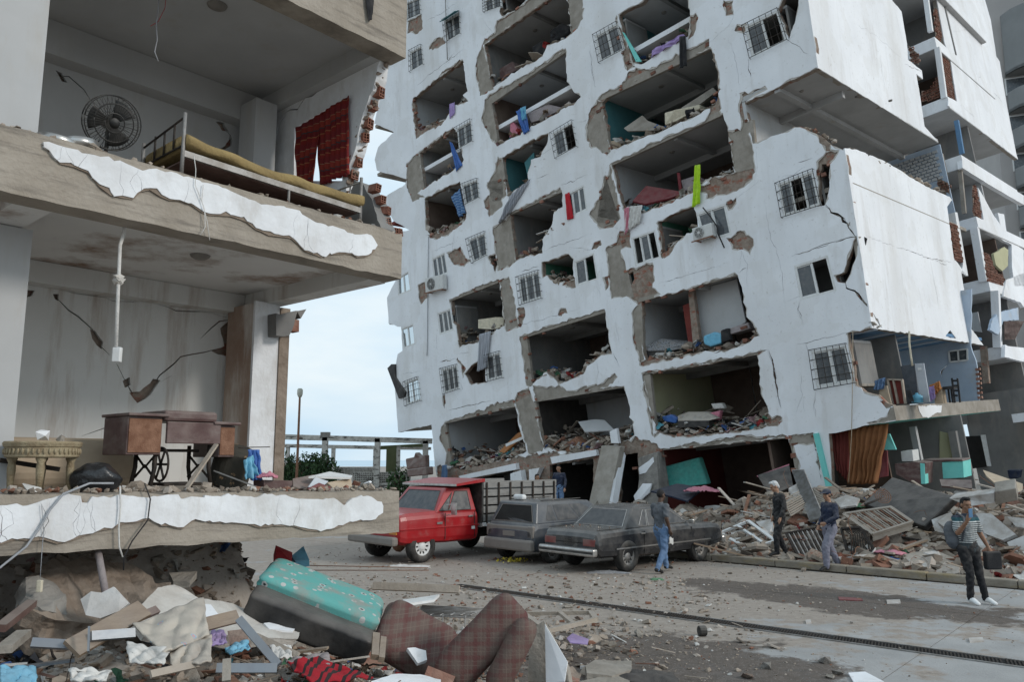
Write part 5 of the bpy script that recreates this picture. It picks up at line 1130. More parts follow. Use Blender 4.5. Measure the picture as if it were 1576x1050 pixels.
ts = lbox('roof_sign', 'white_frame', hat, (-1.25,.25,1.47), .16, .34, .13, .05)
mb = MB(); mb.tube([(-1.3,.5,1.42),(.1,.5,1.43)], .012, 5); mb.tube([(-1.3,-.5,1.42),(.1,-.5,1.43)], .012, 5); mb.build('roof_rails', 'black_trim', hat, world=False)
for x in (-1.22,1.22):
    for s in (-1,1): wheel(hat, x, s*.73, .28, .17, s, 'steel')
# ---- red stake-bed pickup, nose towards the street (front axle at x = 0)
pt = atZ(645, 866, 0); th_ = -hd; tl = -lf          # truck forward / left
o2 = pt-tl*.80
trk = empty('pickup_truck', (o2.x, o2.y, 0), YAW+math.pi, 'red pickup truck with a grey wooden stake bed parked behind the house slab', 'truck')
hull('body', [(.72,.58,.90,.98,1.00),(.66,.46,.95,1.06,1.10),(.5,.42,.98,1.08,1.14),(-.3,.42,.98,1.10,1.17),(-.75,.40,.98,1.10,1.17),(-1.1,.40,.98,1.10,1.15),(-1.62,.40,.98,1.10,1.15),(-1.68,.45,.96,1.08,1.12)], 'paint_red', trk, [(0,.86),(0,-.86)], .37)
ct_ = Cabin(-1.66, -.36, -1.58, -.80, .93, .76, 1.11, 1.68); ct_.shell('paint_red', trk)
ct_.win('F', [(.05,.06),(.95,.06),(.90,.88),(.10,.88)], 'glass_dusty', trk, trim='black_trim')
for f in 'LR':
    g = lambda a: [(1-u, v) for u, v in a] if f == 'R' else a
    ct_.win(f, g([(.14,.08),(.70,.08),(.62,.86),(.16,.86)]), 'glass_dusty', trk, trim='black_trim'); ct_.win(f, g([(.72,.08),(.93,.08),(.72,.80)]), 'glass_dusty', trk, trim='black_trim')
ct_.win('B', [(.2,.15),(.8,.15),(.8,.8),(.2,.8)], 'glass_dusty', trk)
lbox('front_bumper', 'dusty_grey', trk, (.78,0,.52), .18, 1.86, .20, .05); lbox('grille', 'black_trim', trk, (.73,0,.82), .04, 1.1, .26, .01)
for k in range(4): lbox('grille_bar', 'chrome', trk, (.755,0,.73+k*.06), .02, 1.08, .015, 0)
for y in (-.74,.74): lbox('headlight', 'light_clear', trk, (.73,y,.86), .05, .26, .18, .01); lbox('indicator', 'amber', trk, (.72,y*1.02,.70), .05, .28, .07, .01)
for y in (-.99,.99):
    lbox('door_handle', 'chrome', trk, (-1.42,y,1.0), .14, .03, .04, .005); lbox('door_seam', 'black_trim', trk, (-.62,y*.995,.80), .012, .015, .62, 0); lbox('door_seam', 'black_trim', trk, (-1.55,y*.995,.80), .012, .015, .62, 0); lbox('side_crease', 'paint_red', trk, (-.5,y*.997,.78), 2.4, .018, .03, .004)
    lbox('badge', 'chrome', trk, (-.45,y,.88), .16, .012, .05, .003); lbox('white_sticker', 'white_frame', trk, (-1.50,y,.72), .10, .012, .07, 0)
    mb = MB(); s = 1 if y > 0 else -1; mb.tube([(-.65,y,1.05),(-.70,y+s*.22,1.10)], .012, 5); mb.tube([(-.65,y,1.30),(-.70,y+s*.22,1.32)], .012, 5); mb.box((-.70,y+s*.22,1.21), .05,.16,.28); mb.build('mirror', 'chrome', trk, world=False)
lbox('chassis', 'black_trim', trk, (-2.4,0,.50), 4.8, .8, .18, 0)
bed = lbox('bed_floor', 'grey_wood', trk, (-3.10,0,.76), 2.72, 2.06, .10, .01)
lbox('headboard', 'black_trim', trk, (-1.78,0,1.35), .08, 2.08, 1.06, .01)
mb = MB(); mb.prism([(-1.82,-1.06,1.82),(-.88,-1.06,1.73),(-.86,-1.06,1.78),(-1.82,-1.06,1.90)], (0,2.12,0)); mb.build('cab_guard', 'paint_red', trk, world=False)
mb = MB(); mb.box((-.87,0,1.755), .03, 2.14, .05); mb.build('guard_edge', 'chrome', trk, world=False)
for s in (-1,1):
    for j in range(5): lbox('stake_plank', 'grey_wood', trk, (-3.12, s*1.03, .93+j*.205), 2.66, .035, .165, .006)
    for i in range(7): lbox('stake_post', 'iron', trk, (-1.88-i*.41, s*1.065, 1.30), .05, .03, 1.0, .003)
    lbox('bed_rail', 'white_frame', trk, (-3.12, s*1.05, .78), 2.72, .05, .09, .006)
lbox('gap_shade', 'black_trim', trk, (-3.12,0,1.22), 2.6, 1.94, .86, 0)  # added dark box, painted shade behind the gaps of the stake planks
for j in range(4): lbox('tail_plank', 'grey_wood', trk, (-4.46, 0, .95+j*.235), .035, 2.0, .20, .006)
for s in (-1,1):
    wheel(trk, 0, s*.84, .37, .24, s, 'white_frame'); wheel(trk, -2.9, s*.80, .37, .24, s, 'white_frame')
mb = MB(); mb.tube([(.2,-.8,.40),(.2,.8,.40)], .06, 8); mb.ell((.15,.2,.36), .16,.16,.16); mb.build('axle', 'rust', trk, world=False)
rr = random.Random(17)
for e_, zs, n_ in ((sed, [(-2.1,-1.5,.95),(1.3,2.2,.93),(-.8,.3,1.41)], 60), (hat, [(-1.2,.2,1.42),(1.2,1.6,.88)], 30), (trk, [(-.25,.6,1.17),(-1.5,-.9,1.73)], 30)):
    mb = MB()
    for i in range(n_): x0, x1, z = rr.choice(zs); chunk(mb, (rr.uniform(x0,x1), rr.uniform(-.6,.6), z), rr.uniform(.008,.028), rr)
    mb.build('fallen_grit', 'rubble', e_, world=False, kind='stuff')
for x in (-1.62,): lbox('boot_line', 'black_trim', sed, (-1.85,.74,.925), .8, .008, .02, 0); lbox('boot_line', 'black_trim', sed, (-1.85,-.74,.925), .8, .008, .02, 0)
# ---------------------------------------------------------------- people
mat('skin_a', (.30,.165,.105), (.36,.205,.135), 14, .55, .05); mat('skin_b', (.22,.115,.07), (.27,.15,.095), 14, .55, .05); mat('skin_c', (.075,.042,.028), (.10,.058,.04), 14, .5, .05)
mat('hair_black', (.008,.007,.007), (.018,.015,.014), 40, .6, .4); mat('hair_white', (.50,.49,.48), (.62,.61,.60), 40, .7, .4); mat('shoe_white', (.70,.70,.69), (.78,.78,.77), 12, .6, .05); mat('shoe_dark', (.018,.017,.016), (.03,.028,.026), 12, .6, .1); mat('sole', (.5,.48,.45), None, 9, .8, .05)
def stripes(name, bands, z0, h):
    """knitted stripes across a shirt: bands of colour over height"""
    def ex(nt, tc, out, p, over):
        N = nt.nodes.new; L = nt.links.new; sx = N('ShaderNodeSeparateXYZ'); L(tc.outputs['Object'], sx.inputs[0])
        mr = N('ShaderNodeMapRange'); mr.inputs['From Min'].default_value = z0; mr.inputs['From Max'].default_value = z0+h; L(sx.outputs['Z'], mr.inputs['Value'])
        r = N('ShaderNodeValToRGB'); r.color_ramp.interpolation = 'CONSTANT'; e = r.color_ramp.elements
        while len(e) < len(bands): e.new(.5)
        for i, (t, c) in enumerate(bands): e[i].position = t; e[i].color = (*c, 1)
        L(mr.outputs['Result'], r.inputs[0]); return r.outputs[0]
    mat(name, (.3,.3,.3), None, 5, .92, .2, 70, extra=ex)
_b = []
for i in range(11): _b += [(i*.066, (.045,.055,.06)), (i*.066+.036, (.50,.51,.50))]
_b += [(.735, (.03,.085,.10)), (.86, (.045,.055,.075))]
stripes('striped_shirt', _b, .98, .50)
def etube(mb, path, rad, n=14):
    """tube with elliptical sections (rx across, ry fore-aft) around an upright-ish path"""
    P = [Vector(p) for p in path]; o = len(mb.v)
    for i, p in enumerate(P):
        rx, ry = rad[i] if isinstance(rad[i], tuple) else (rad[i], rad[i])
        d = (P[min(i+1,len(P)-1)]-P[max(i-1,0)]).normalized(); x = Vector((1,0,0)); x = (x-d*x.dot(d)); x = x.normalized() if x.length > .15 else d.orthogonal().normalized(); y = d.cross(x)
        for k in range(n): a = 6.28319*k/n; mb.v.append(tuple(p+x*math.cos(a)*rx+y*math.sin(a)*ry))
    m = len(P)
    for i in range(m-1):
        for k in range(n): mb.f.append((o+i*n+k, o+i*n+(k+1)%n, o+(i+1)*n+(k+1)%n, o+(i+1)*n+k))
    mb.f.append(tuple(o+k for k in range(n-1,-1,-1))); mb.f.append(tuple(o+(m-1)*n+k for k in range(n)))
    for i in (0, m-1):
        r = rad[i] if isinstance(rad[i], tuple) else (rad[i], rad[i]); mb.ell(P[i], r[0]*.98, r[1]*.98, min(r)*.98, None, 12, 8)
PEND = []
def settle():
    bpy.context.view_layer.update(); dg = bpy.context.evaluated_depsgraph_get()
    mes = [bpy.data.meshes.new_from_object(o.evaluated_get(dg)) for o, *_ in PEND]
    for (o, mt, fold, seed), me in zip(PEND, mes):
        o.modifiers.clear(); o.data = me
        if fold:
            co_ = [v.co.copy() for v in me.vertices]; nn = [v.vector.copy() for v in me.vertex_normals]; out = []
            for c, n_ in zip(co_, nn):
                k = noise.noise(Vector((c.x*9+seed, c.y*9, c.z*13+c.x*8)))+.6*noise.noise(Vector((c.x*24, c.y*24+seed, c.z*20))); q = c+n_*k*fold; out += [q.x, q.y, q.z]
            me.vertices.foreach_set('co', out); me.update()
        me.polygons.foreach_set('use_smooth', [True]*len(me.polygons))
        if not me.materials: me.materials.append(M[mt])
    PEND.clear()
def fuse(mb, name, mt, par, vox=.011, it=6, fold=0, seed=0):
    """melt overlapping volumes into one continuous surface"""
    o = mb.build(name, mt, par, world=False); clean(o)
    r = o.modifiers.new('r', 'REMESH'); r.mode = 'VOXEL'; r.voxel_size = vox
    s = o.modifiers.new('s', 'SMOOTH'); s.iterations = it; s.factor = .5
    PEND.append((o, mt, fold, seed))
    return o
def person(label, loc, yaw, J, skin, top, legs, shoe, hair='hair_black', sleeve='long', hs=1.0, cap=None, bald=False, look=(0,0), group=None, topmat=None):
    V = Vector; e = empty('person', loc, yaw, label, 'person', group); e.scale = (hs,hs,hs)
    D = dict(pel=(0,0,.94), waist=(0,0,1.08), chest=(0,.0,1.30), neck=(0,0,1.47), head=(0,.03,1.61), shL=(-.18,-.01,1.385), shR=(.18,-.01,1.385), elL=(-.25,-.03,1.13), elR=(.25,-.03,1.13), wrL=(-.26,.08,.89), wrR=(.26,.08,.89), haL=(-.26,.12,.80), haR=(.26,.12,.80),
             hiL=(-.095,0,.90), hiR=(.095,0,.90), knL=(-.10,.03,.49), knR=(.10,.03,.49), anL=(-.10,-.02,.085), anR=(.10,-.02,.085), toL=(-.11,.15,.03), toR=(.11,.15,.03))
    D.update(J); D = {k: V(v) for k, v in D.items()}
    # body: one fused surface, head with face, hands with fingers
    b = MB(); hd_ = D['head']; q = rotm(R(look[1]), 0, R(look[0])); hp = lambda x, y, z: hd_+q@V((x,y,z))
    etube(b, [D['pel'], D['waist'], D['chest'], D['neck']+V((0,0,-.06))], [(.15,.10),(.13,.095),(.16,.11),(.09,.07)])
    etube(b, [D['neck']+V((0,-.01,-.08)), D['neck'], hp(0,-.01,-.08)], [.062,.055,.056])
    b.ell(hp(0,-.008,.03), .076, .096, .100, q); b.ell(hp(0,.022,-.045), .058, .068, .080, q); b.ell(hp(0,.05,-.10), .030, .028, .024, q)
    b.ell(hp(0,.100,-.018), .013, .020, .026, q); b.ell(hp(0,.084,.030), .050, .014, .012, q); b.ell(hp(0,.084,-.072), .026, .012, .012, q)
    for s in (-1,1): b.ell(hp(s*.078,-.005,-.005), .012, .020, .034, q); b.ell(hp(s*.045,.060,-.03), .024, .022, .022, q)
    for s in 'LR':
        etube(b, [D['sh'+s], (D['sh'+s]+D['el'+s])/2, D['el'+s]], [.056,.047,.041]); etube(b, [D['el'+s], D['el'+s].lerp(D['wr'+s],.35), D['wr'+s]], [.041,.040,.027])
        w, h = D['wr'+s], D['ha'+s]; d = (h-w).normalized(); sx = 1 if s == 'R' else -1
        side = d.cross(V((0,1,0)) if abs(d.y) < .8 else V((0,0,1))).normalized(); pn = side.cross(d)
        etube(b, [w, w+d*.045, w+d*.085], [.026,.036,.034], 10)
        for k, (u, ln) in enumerate(((-.030,.060),(-.010,.072),(.010,.068),(.030,.052))):
            f0 = w+d*.08+side*u; f1 = f0+d*ln*.55; f2 = f1+(d*.7+pn*.5*sx)*ln*.55; etube(b, [f0, f1, f2], [.0105,.010,.009], 6)
        t0 = w+d*.035+side*.030*sx; etube(b, [t0, t0+d*.035+side*.025*sx, t0+d*.06+side*.028*sx], [.013,.012,.010], 6)
        etube(b, [D['hi'+s], D['kn'+s], D['an'+s]], [.085,.055,.036]); etube(b, [D['an'+s], D['to'+s]], [.036,.03])
    fuse(b, 'body', skin, e, .0095, 4)
    for s in (-1,1):
        mb = MB(); mb.ell(hp(s*.032,.089,.008), .012,.008,.007, q); mb.build('eye', 'hair_black', e, world=False)
    mb = MB(); mb.ell(hp(0,.097,-.070), .020,.006,.004, q); mb.build('lips', 'cl_maroon', e, world=False)
    # clothes
    t = MB(); etube(t, [D['pel']+V((0,0,-.04)), D['waist'], D['chest'], D['chest'].lerp(D['neck'],.55), D['neck']+V((0,0,-.045))], [(.170,.122),(.158,.118),(.185,.128),(.150,.10),(.080,.075)])
    for s in 'LR':
        sh, el, wr = D['sh'+s], D['el'+s], D['wr'+s]
        etube(t, [D['chest'].lerp(D['neck'],.35), sh], [.085,.066])
        if sleeve == 'long': etube(t, [sh, sh.lerp(el,.5), el], [.067,.062,.056]); etube(t, [el, el.lerp(wr,.5), wr+(el-wr)*.06], [.058,.052,.042])
        else: etube(t, [sh, sh.lerp(el,.45), sh.lerp(el,.75)], [.067,.066,.066])
    fuse(t, 'shirt', top, e, .013, 3, .014, 3)
    l = MB(); etube(l, [D['pel']+V((0,0,.07)), D['pel'], D['pel']+V((0,0,-.07))], [(.155,.11),(.172,.125),(.165,.12)])
    for s in 'LR':
        hi, kn, an = D['hi'+s], D['kn'+s], D['an'+s]
        w = 1.18 if legs == 'cl_slate' else (.96 if legs == 'cl_black' and sleeve == 'short' else 1.04)
        etube(l, [hi, hi.lerp(kn,.5), kn], [.105,.086*w,.070*w]); etube(l, [kn, kn.lerp(an,.4), an+V((0,0,.0))], [.070*w,.066*w,.052*w])
    fuse(l, 'trousers', legs, e, .013, 3, .013, 8)
    for s in 'LR':
        an, to = D['an'+s], D['to'+s]; d = (to-an); d.z = 0; d.normalize(); sb = MB(); z = min(an.z, to.z+.05)
        etube(sb, [an+V((0,0,-.01))-d*.02, an.lerp(to,.45)+V((0,0,.01)), to], [(.046,.05),(.046,.042),(.042,.030)], 10); fuse(sb, 'shoe', shoe, e, .010, 4)
    if bald: hm = MB(); hm.ell(hp(0,-.016,.034), .079,.097,.101, q); o = fuse(hm, 'hair', 'hair_black' if not hair else hair, e, .012, 3)
    elif cap:
        hm = MB(); hm.ell(hp(0,-.03,.0), .080,.085,.08, q); fuse(hm, 'hair', hair, e, .012, 3)
        cm = MB(); cm.ell(hp(0,-.005,.055), .088,.106,.078, q); cm.prism([hp(x,y,.055) for x, y in ((-.075,.06),(.075,.06),(.07,.15),(.03,.185),(-.03,.185),(-.07,.15))], q@V((0,0,.014))); fuse(cm, 'cap', cap, e, .009, 3)
    else:
        hm = MB(); hm.ell(hp(0,-.022,.052), .084,.094,.092, q); hm.ell(hp(0,.045,.112), .062,.046,.032, q); hm.ell(hp(0,-.07,-.01), .070,.045,.07, q); fuse(hm, 'hair', hair, e, .010, 3, .006, 5)
    return e
p1_ = atZ(1497, 930, 0)
pA = person('young man in striped shirt and black trousers holding up a phone', p1_, R(190), dict(elR=(.25,.10,1.16), wrR=(.20,.27,1.36), haR=(.19,.30,1.45), elL=(-.29,-.06,1.15), wrL=(-.36,.02,.92), haL=(-.37,.04,.83), knL=(-.13,.05,.49), anL=(-.20,.06,.085), toL=(-.25,.21,.03), knR=(.06,.07,.49), anR=(.05,.02,.085), toR=(.04,.18,.03), neck=(.0,0,1.47), head=(.0,.03,1.61)),
   'skin_b', 'striped_shirt', 'cl_black', 'shoe_white', sleeve='short', look=(-10,-4))
def local(e, x, y, z): return PM[e.name] @ Vector((x,y,z))
def inperson(nm, e, fn, mt, label, cat):
    o = empty(nm, e.location, 0); return o
mb = MB(); rz = Matrix.Rotation(R(190),3,'Z'); mb.box(local(pA,.175,.335,1.50), .072,.012,.150, rz @ rotm(R(-8),R(6),0)); o = bevel(mb.build('phone', 'paint_blue'), .006); tag(o, 'dark blue phone held up by the young man in stripes', 'phone')
mb = MB(); mb.box(local(pA,-.40,.05,.70), .30,.10,.30, rz); o = bevel(mb.build('black_bag', 'cl_black'), .03); tag(o, 'black bag hanging from the hand of the man in stripes', 'bag')
bp = MB(); rr = random.Random(3)
for k in range(3): bp.ell(local(pA,.17,-.15+.02*k,1.16-.07*k), .13,.12,.19-.02*k, rz)
bpo = fuse(bp, 'backpack', 'cl_steelgrey', None, .014, 4, .006, 2); tag(bpo, 'dark backpack slung on the back of the man in stripes', 'backpack')
mb = MB(); mb.tube([local(pA,.16,-.10,1.36), local(pA,.13,-.02,1.475), local(pA,.125,.10,1.42), local(pA,.13,.135,1.25), local(pA,.16,.06,1.02)], .018, 6); mb.build('strap', 'cl_steelgrey', bpo, smooth=True)
p2_ = atZ(1281, 879, 0)
person('man in dark cap, navy long-sleeved top and grey work trousers walking', p2_, R(108), dict(hiL=(-.095,0,.90), knL=(-.10,.22,.52), anL=(-.10,.22,.10), toL=(-.10,.38,.04), knR=(.10,-.05,.49), anR=(.10,-.26,.10), toR=(.11,-.11,.03), elL=(-.25,.02,1.15), wrL=(-.16,.22,1.02), haL=(-.08,.26,1.0), elR=(.27,-.08,1.15), wrR=(.22,.10,.95), haR=(.2,.15,.88)), 'skin_a', 'cl_navy', 'cl_slate', 'shoe_dark', cap='cl_navy', look=(10,-10))
p3_ = atZ(1203, 857, .15)
person('white-haired man in black looking down beside the fallen window frame', p3_, R(92), dict(head=(0,.09,1.59), chest=(0,.02,1.30), neck=(0,.05,1.46), knL=(-.10,.14,.50), anL=(-.10,.14,.10), toL=(-.10,.30,.04), knR=(.10,.02,.49), anR=(.10,-.14,.09), toR=(.10,.02,.03), elR=(.26,-.05,1.14), wrR=(.25,.06,.90), haR=(.25,.09,.81)), 'skin_a', 'cl_black', 'cl_black', 'shoe_dark', hair='hair_white', look=(0,-24))
p4_ = atZ(1019, 882, 0)
person('man in grey t-shirt and jeans walking past the old sedan', p4_, R(-52), dict(knL=(-.10,.16,.51), anL=(-.10,.26,.10), toL=(-.10,.42,.06), knR=(.10,-.02,.48), anR=(.10,-.26,.10), toR=(.10,-.11,.03), elR=(.25,-.10,1.14), wrR=(.24,.0,.91), haR=(.24,.02,.82), elL=(-.25,.08,1.14), wrL=(-.22,.26,.98), haL=(-.21,.32,.92)), 'skin_c', 'cl_steelgrey', 'cl_denim', 'shoe_dark', sleeve='short', bald=True, look=(-6,-4))
p5_ = atY(861, 790, 29.5)
person('man in dark jacket and jeans standing beside the truck bed', p5_, R(150), dict(elR=(.27,-.05,1.14), wrR=(.20,.12,.98), haR=(.14,.15,.95), head=(0,.04,1.6)), 'skin_a', 'cl_navy', 'cl_denim', 'shoe_dark', look=(15,-8))
p6_ = atY(826, 806, 29.0)
person('dark-haired man half hidden behind the truck bed', p6_, R(200), dict(head=(0,.05,1.6)), 'skin_b', 'cl_steelgrey', 'cl_denim', 'shoe_dark')
# mask dangling from the walking man's hand
mb = MB(); c = p4_+Matrix.Rotation(R(-52),3,'Z')@Vector((.24,.05,.74)); cloth(mb, lambda u, v: c+Vector((.09*(u-.5), .05*(u-.5), -.13*v+.02*math.sin(u*6))), 6, 6); tag(mb.build('paper', 'cl_white'), 'white paper in the hand of the man in grey t-shirt', 'paper')
settle()
# ---------------------------------------------------------------- things: helpers
def T(o, label, cat, group=None): return tag(o, label, cat, group)
def poly3(nm, pl, k, pts, th, mt, label=None, cat=None, par=None, b=0, vec=None, group=None):
    """board / mattress / panel: polygon of (x, y, depth) photo points on a plane, given thickness"""
    P = [pl.px(*cp(k, (x, y))[0], d) for x, y, d in pts]; n = (P[1]-P[0]).cross(P[2]-P[0]).normalized()
    if n.dot(CAM-P[0]) > 0: n = -n
    o = clean(MB().prism(P, vec if vec is not None else (n*th if th < .19 else -pl.n*th)).build(nm, mt, par))
    if b: bevel(o, b, 3)
    if label: T(o, label, cat, group)
    return o
def cloth4(nm, pl, k, q, d, mt, label=None, cat='cloth', fold=.03, nf=5, seed=0, par=None, nu=24, nv=20, drop=0):
    """hanging cloth through four photo points TL TR BR BL, with folds and a ragged hem"""
    A_ = [pl.px(*cp(k, p)[0], d) for p in q]; n = pl.n
    def f(u, v):
        hem = (min(.05,.8*fold)*noise.noise(Vector((u*5, seed, 0)))) if v > .9 else 0
        p = (A_[0]*(1-u)+A_[1]*u)*(1-v)+(A_[3]*(1-u)+A_[2]*u)*v
        return p+n*(fold*(.35+.65*v)*math.sin(u*nf*6.283+seed+1.5*v)+fold*.7*noise.noise(Vector((u*3+seed, v*3, seed)))+drop*v*(1-v))+pl.ux*(min(.05,.6*fold)*noise.noise(Vector((v*4, seed, u*2))))-pl.uy*hem
    o = cloth(MB(), f, nu, nv).build(nm, mt, par, smooth=True); solid(o, .006)
    if label: T(o, label, cat)
    return o
def heap_cloth(nm, c, rx, ry, h, mt, label, cat='cloth', seed=0, rot=0, n=26):
    """cloth fallen in a crumpled heap"""
    c = Vector(c); q = Matrix.Rotation(rot, 3, 'Z')
    def f(u, v):
        x, y = (u-.5)*2, (v-.5)*2; r = max(abs(x), abs(y)); z = h*(1-r*r*.8)*(.6+.6*noise.noise(Vector((x*1.7+seed, y*1.7, seed))))+.35*h*abs(noise.noise(Vector((x*4, y*4+seed, 2))))
        w = 1+.25*noise.noise(Vector((x*1.3, y*1.3, seed+5)))
        return c+q@Vector((x*rx*w, y*ry*w, z))
    o = cloth(MB(), f, n, n).build(nm, mt, None, smooth=True); solid(o, .012); return T(o, label, cat)
def cushion(nm, c, ax, ay, az, mt, e=.38, par=None, n=26, seed=0, lump=.03, r=.07):
    """soft rounded block: half axes ax, ay, az"""
    c, ax, ay, az = map(Vector, (c, ax, ay, az)); mb = MB(); o = 0; sg = lambda t: math.copysign(abs(t)**e, t)
    for j in range(n+1):
        ph = -math.pi/2+math.pi*j/n
        for i in range(2*n):
            t = math.pi*i/n; x, y, z = sg(math.cos(ph))*sg(math.cos(t)), sg(math.cos(ph))*sg(math.sin(t)), sg(math.sin(ph))
            k = 1+lump*noise.noise(Vector((x*1.8+seed, y*1.8, z*1.8))); nx, ny, nz_ = math.cos(ph)*math.cos(t), math.cos(ph)*math.sin(t), math.sin(ph); U = [v.normalized() for v in (ax, ay, az)]; mb.v.append(tuple(c+(ax*x*max(0,1-r/ax.length)+ay*y*max(0,1-r/ay.length)+az*z*max(0,1-r/az.length)+(U[0]*nx+U[1]*ny+U[2]*nz_)*r)*k))
    for j in range(n):
        for i in range(2*n): mb.f.append((j*2*n+i, j*2*n+(i+1)%(2*n), (j+1)*2*n+(i+1)%(2*n), (j+1)*2*n+i))
    return mb.build(nm, mt, par, smooth=True)
def tubes(nm, paths, r, mt, par=None, n=6): 
    mb = MB()
    for p in paths: mb.tube(p, r, n)
    return mb.build(nm, mt, par, smooth=True)
def patmat(name, fn, rough=.9, bump=.2):
    mat(name, (.3,.3,.3), None, 5, rough, bump, 60, extra=fn, dust=None)
def tri_nodes(nt):
    N = nt.nodes.new; L = nt.links.new
    def mth(op, a, b=0.0):
        x = N('ShaderNodeMath'); x.operation = op
        for i, q in enumerate((a, b)):
            if isinstance(q, (int, float)): x.inputs[i].default_value = q
            else: L(q, x.inputs[i])
        return x.outputs[0]
    return N, L, mth
def stripemat(name, c1, cols, axis, freq, w=.3):
    """woven stripes along one axis, object space"""
    def ex(nt, tc, out, p, over):
        N, L, m = tri_nodes(nt); sx = N('ShaderNodeSeparateXYZ'); L(tc.outputs['Object'], sx.inputs[0]); nz_ = N('ShaderNodeTexNoise'); nz_.inputs['Scale'].default_value = 2; L(tc.outputs['Object'], nz_.inputs['Vector'])
        v = m('ADD', m('MULTIPLY', sx.outputs[axis], freq), m('MULTIPLY', nz_.outputs['Fac'], .5)); f = m('FRACT', v)
        r = N('ShaderNodeValToRGB'); r.color_ramp.interpolation = 'CONSTANT'; e = r.color_ramp.elements
        while len(e) < len(cols): e.new(.5)
        for i, (t, c) in enumerate(cols): e[i].position = t; e[i].color = (*c, 1)
        L(f, r.inputs[0]); return r.outputs[0]
    patmat(name, ex)
def plaidmat(name, base, band, light, s, axes=(0, 2)):
    def ex(nt, tc, out, p, over):
        N, L, m = tri_nodes(nt); sx = N('ShaderNodeSeparateXYZ'); L(tc.outputs['Object'], sx.inputs[0]); col = None
        rgb = N('ShaderNodeRGB'); rgb.outputs[0].default_value = (*base, 1); col = rgb.outputs[0]
        for ax, off, w, c, a in ((axes[0],0,.30,band,.75),(axes[1],0,.30,band,.75),(axes[0],.45,.06,light,.55),(axes[1],.45,.06,light,.55),(axes[0],.15,.04,light,.4),(axes[1],.15,.04,light,.4)):
            f = m('FRACT', m('ADD', m('MULTIPLY', sx.outputs[ax], s), off)); k = m('MULTIPLY', m('LESS_THAN', f, w), a); col = over(k, c, col)
        n3 = N('ShaderNodeTexNoise'); n3.inputs['Scale'].default_value = 5; n3.inputs['Detail'].default_value = 7; L(tc.outputs['Object'], n3.inputs['Vector'])
        mr = N('ShaderNodeMapRange'); mr.inputs['From Min'].default_value = .42; mr.inputs['From Max'].default_value = .75; mr.inputs['To Max'].default_value = .55; L(n3.outputs['Fac'], mr.inputs['Value'])
        return over(mr.outputs['Result'], (.17,.135,.11), col)
    patmat(name, ex)
def spotmat(name, base, cols, s, dark=(.03,.03,.03)):
    def ex(nt, tc, out, p, over):
        N, L, m = tri_nodes(nt); v = N('ShaderNodeTexVoronoi'); v.inputs['Scale'].default_value = s; L(tc.outputs['Object'], v.inputs['Vector'])
        rgb = N('ShaderNodeRGB'); rgb.outputs[0].default_value = (*base, 1); col = rgb.outputs[0]
        for r_, c in cols: col = over(m('LESS_THAN', v.outputs['Distance'], r_), c, col)
        n3 = N('ShaderNodeTexNoise'); n3.inputs['Scale'].default_value = 6; n3.inputs['Detail'].default_value = 6; L(tc.outputs['Object'], n3.inputs['Vector'])
        mr = N('ShaderNodeMapRange'); mr.inputs['From Min'].default_value = .45; mr.inputs['From Max'].default_value = .72; mr.inputs['To Max'].default_value = .8; L(n3.outputs['Fac'], mr.inputs['Value'])
        return over(mr.outputs['Result'], DUST, col)
    patmat(name, ex)
stripemat('red_weave', None, [(0,(.20,.018,.015)),(.16,(.30,.11,.05)),(.20,(.15,.014,.015)),(.40,(.05,.045,.05)),(.45,(.24,.03,.02)),(.70,(.28,.16,.10)),(.73,(.17,.018,.02))], 2, 3.2)
stripemat('red_black', None, [(0,(.30,.012,.02)),(.45,(.02,.015,.015)),(.6,(.26,.012,.02)),(.8,(.03,.02,.02))], 0, 8); stripemat('grey_print', None, [(0,(.36,.37,.40)),(.35,(.24,.25,.28)),(.5,(.42,.43,.46)),(.8,(.28,.29,.33))], 0, 6)
plaidmat('plaid', (.12,.08,.068), (.115,.045,.042), (.17,.125,.105), 9); spotmat('panda', (.12,.36,.33), [(.27,(.46,.46,.44)),(.13,(.05,.05,.05))], 8.5)
spotmat('blanket', (.46,.41,.35), [(.16,(.30,.42,.50)),(.10,(.52,.30,.30))], 7); spotmat('zebra', (.30,.30,.31), [(.33,(.03,.03,.03))], 16); stripemat('check', None, [(0,(.10,.20,.36)),(.3,(.30,.40,.52)),(.45,(.06,.13,.28))], 2, 7)
mat('curtain_brown', (.20,.085,.035), (.27,.12,.05), 4, .9, .2); mat('foam', (.31,.225,.10), (.23,.165,.075), 5, .95, .5, 22); mat('gilt', (.34,.28,.18), (.24,.18,.11), 14, .7, .4, 50); mat('peeling', (.045,.042,.035), (.07,.06,.045), 3, .8, .2, streak=((.42,.26,.14), .56, .60, (3.5,3.5,3.5)))
mat('cabinet', (.085,.045,.042), (.13,.075,.07), 4, .55, .1, streak=((.20,.16,.145), .5, .75, (2,2,6)), dust=(DUST,.5)); mat('ac_white', (.62,.62,.60), (.55,.54,.52), 6, .6, .05); mat('bag_plastic', (.012,.012,.013), (.03,.03,.032), 10, .28, .5, 18, spec=.6)
mat('card', (.42,.33,.24), (.48,.39,.29), 4, .9, .1); mat('water', (.10,.30,.42), (.14,.36,.48), 3, .2, .02); mat('fridge', (.42,.44,.47), (.50,.52,.55), 2, .4, .03, metal=.1); mat('vinyl', (.016,.015,.015), (.035,.033,.032), 6, .45, .25, 14, dust=(DUST,.35))
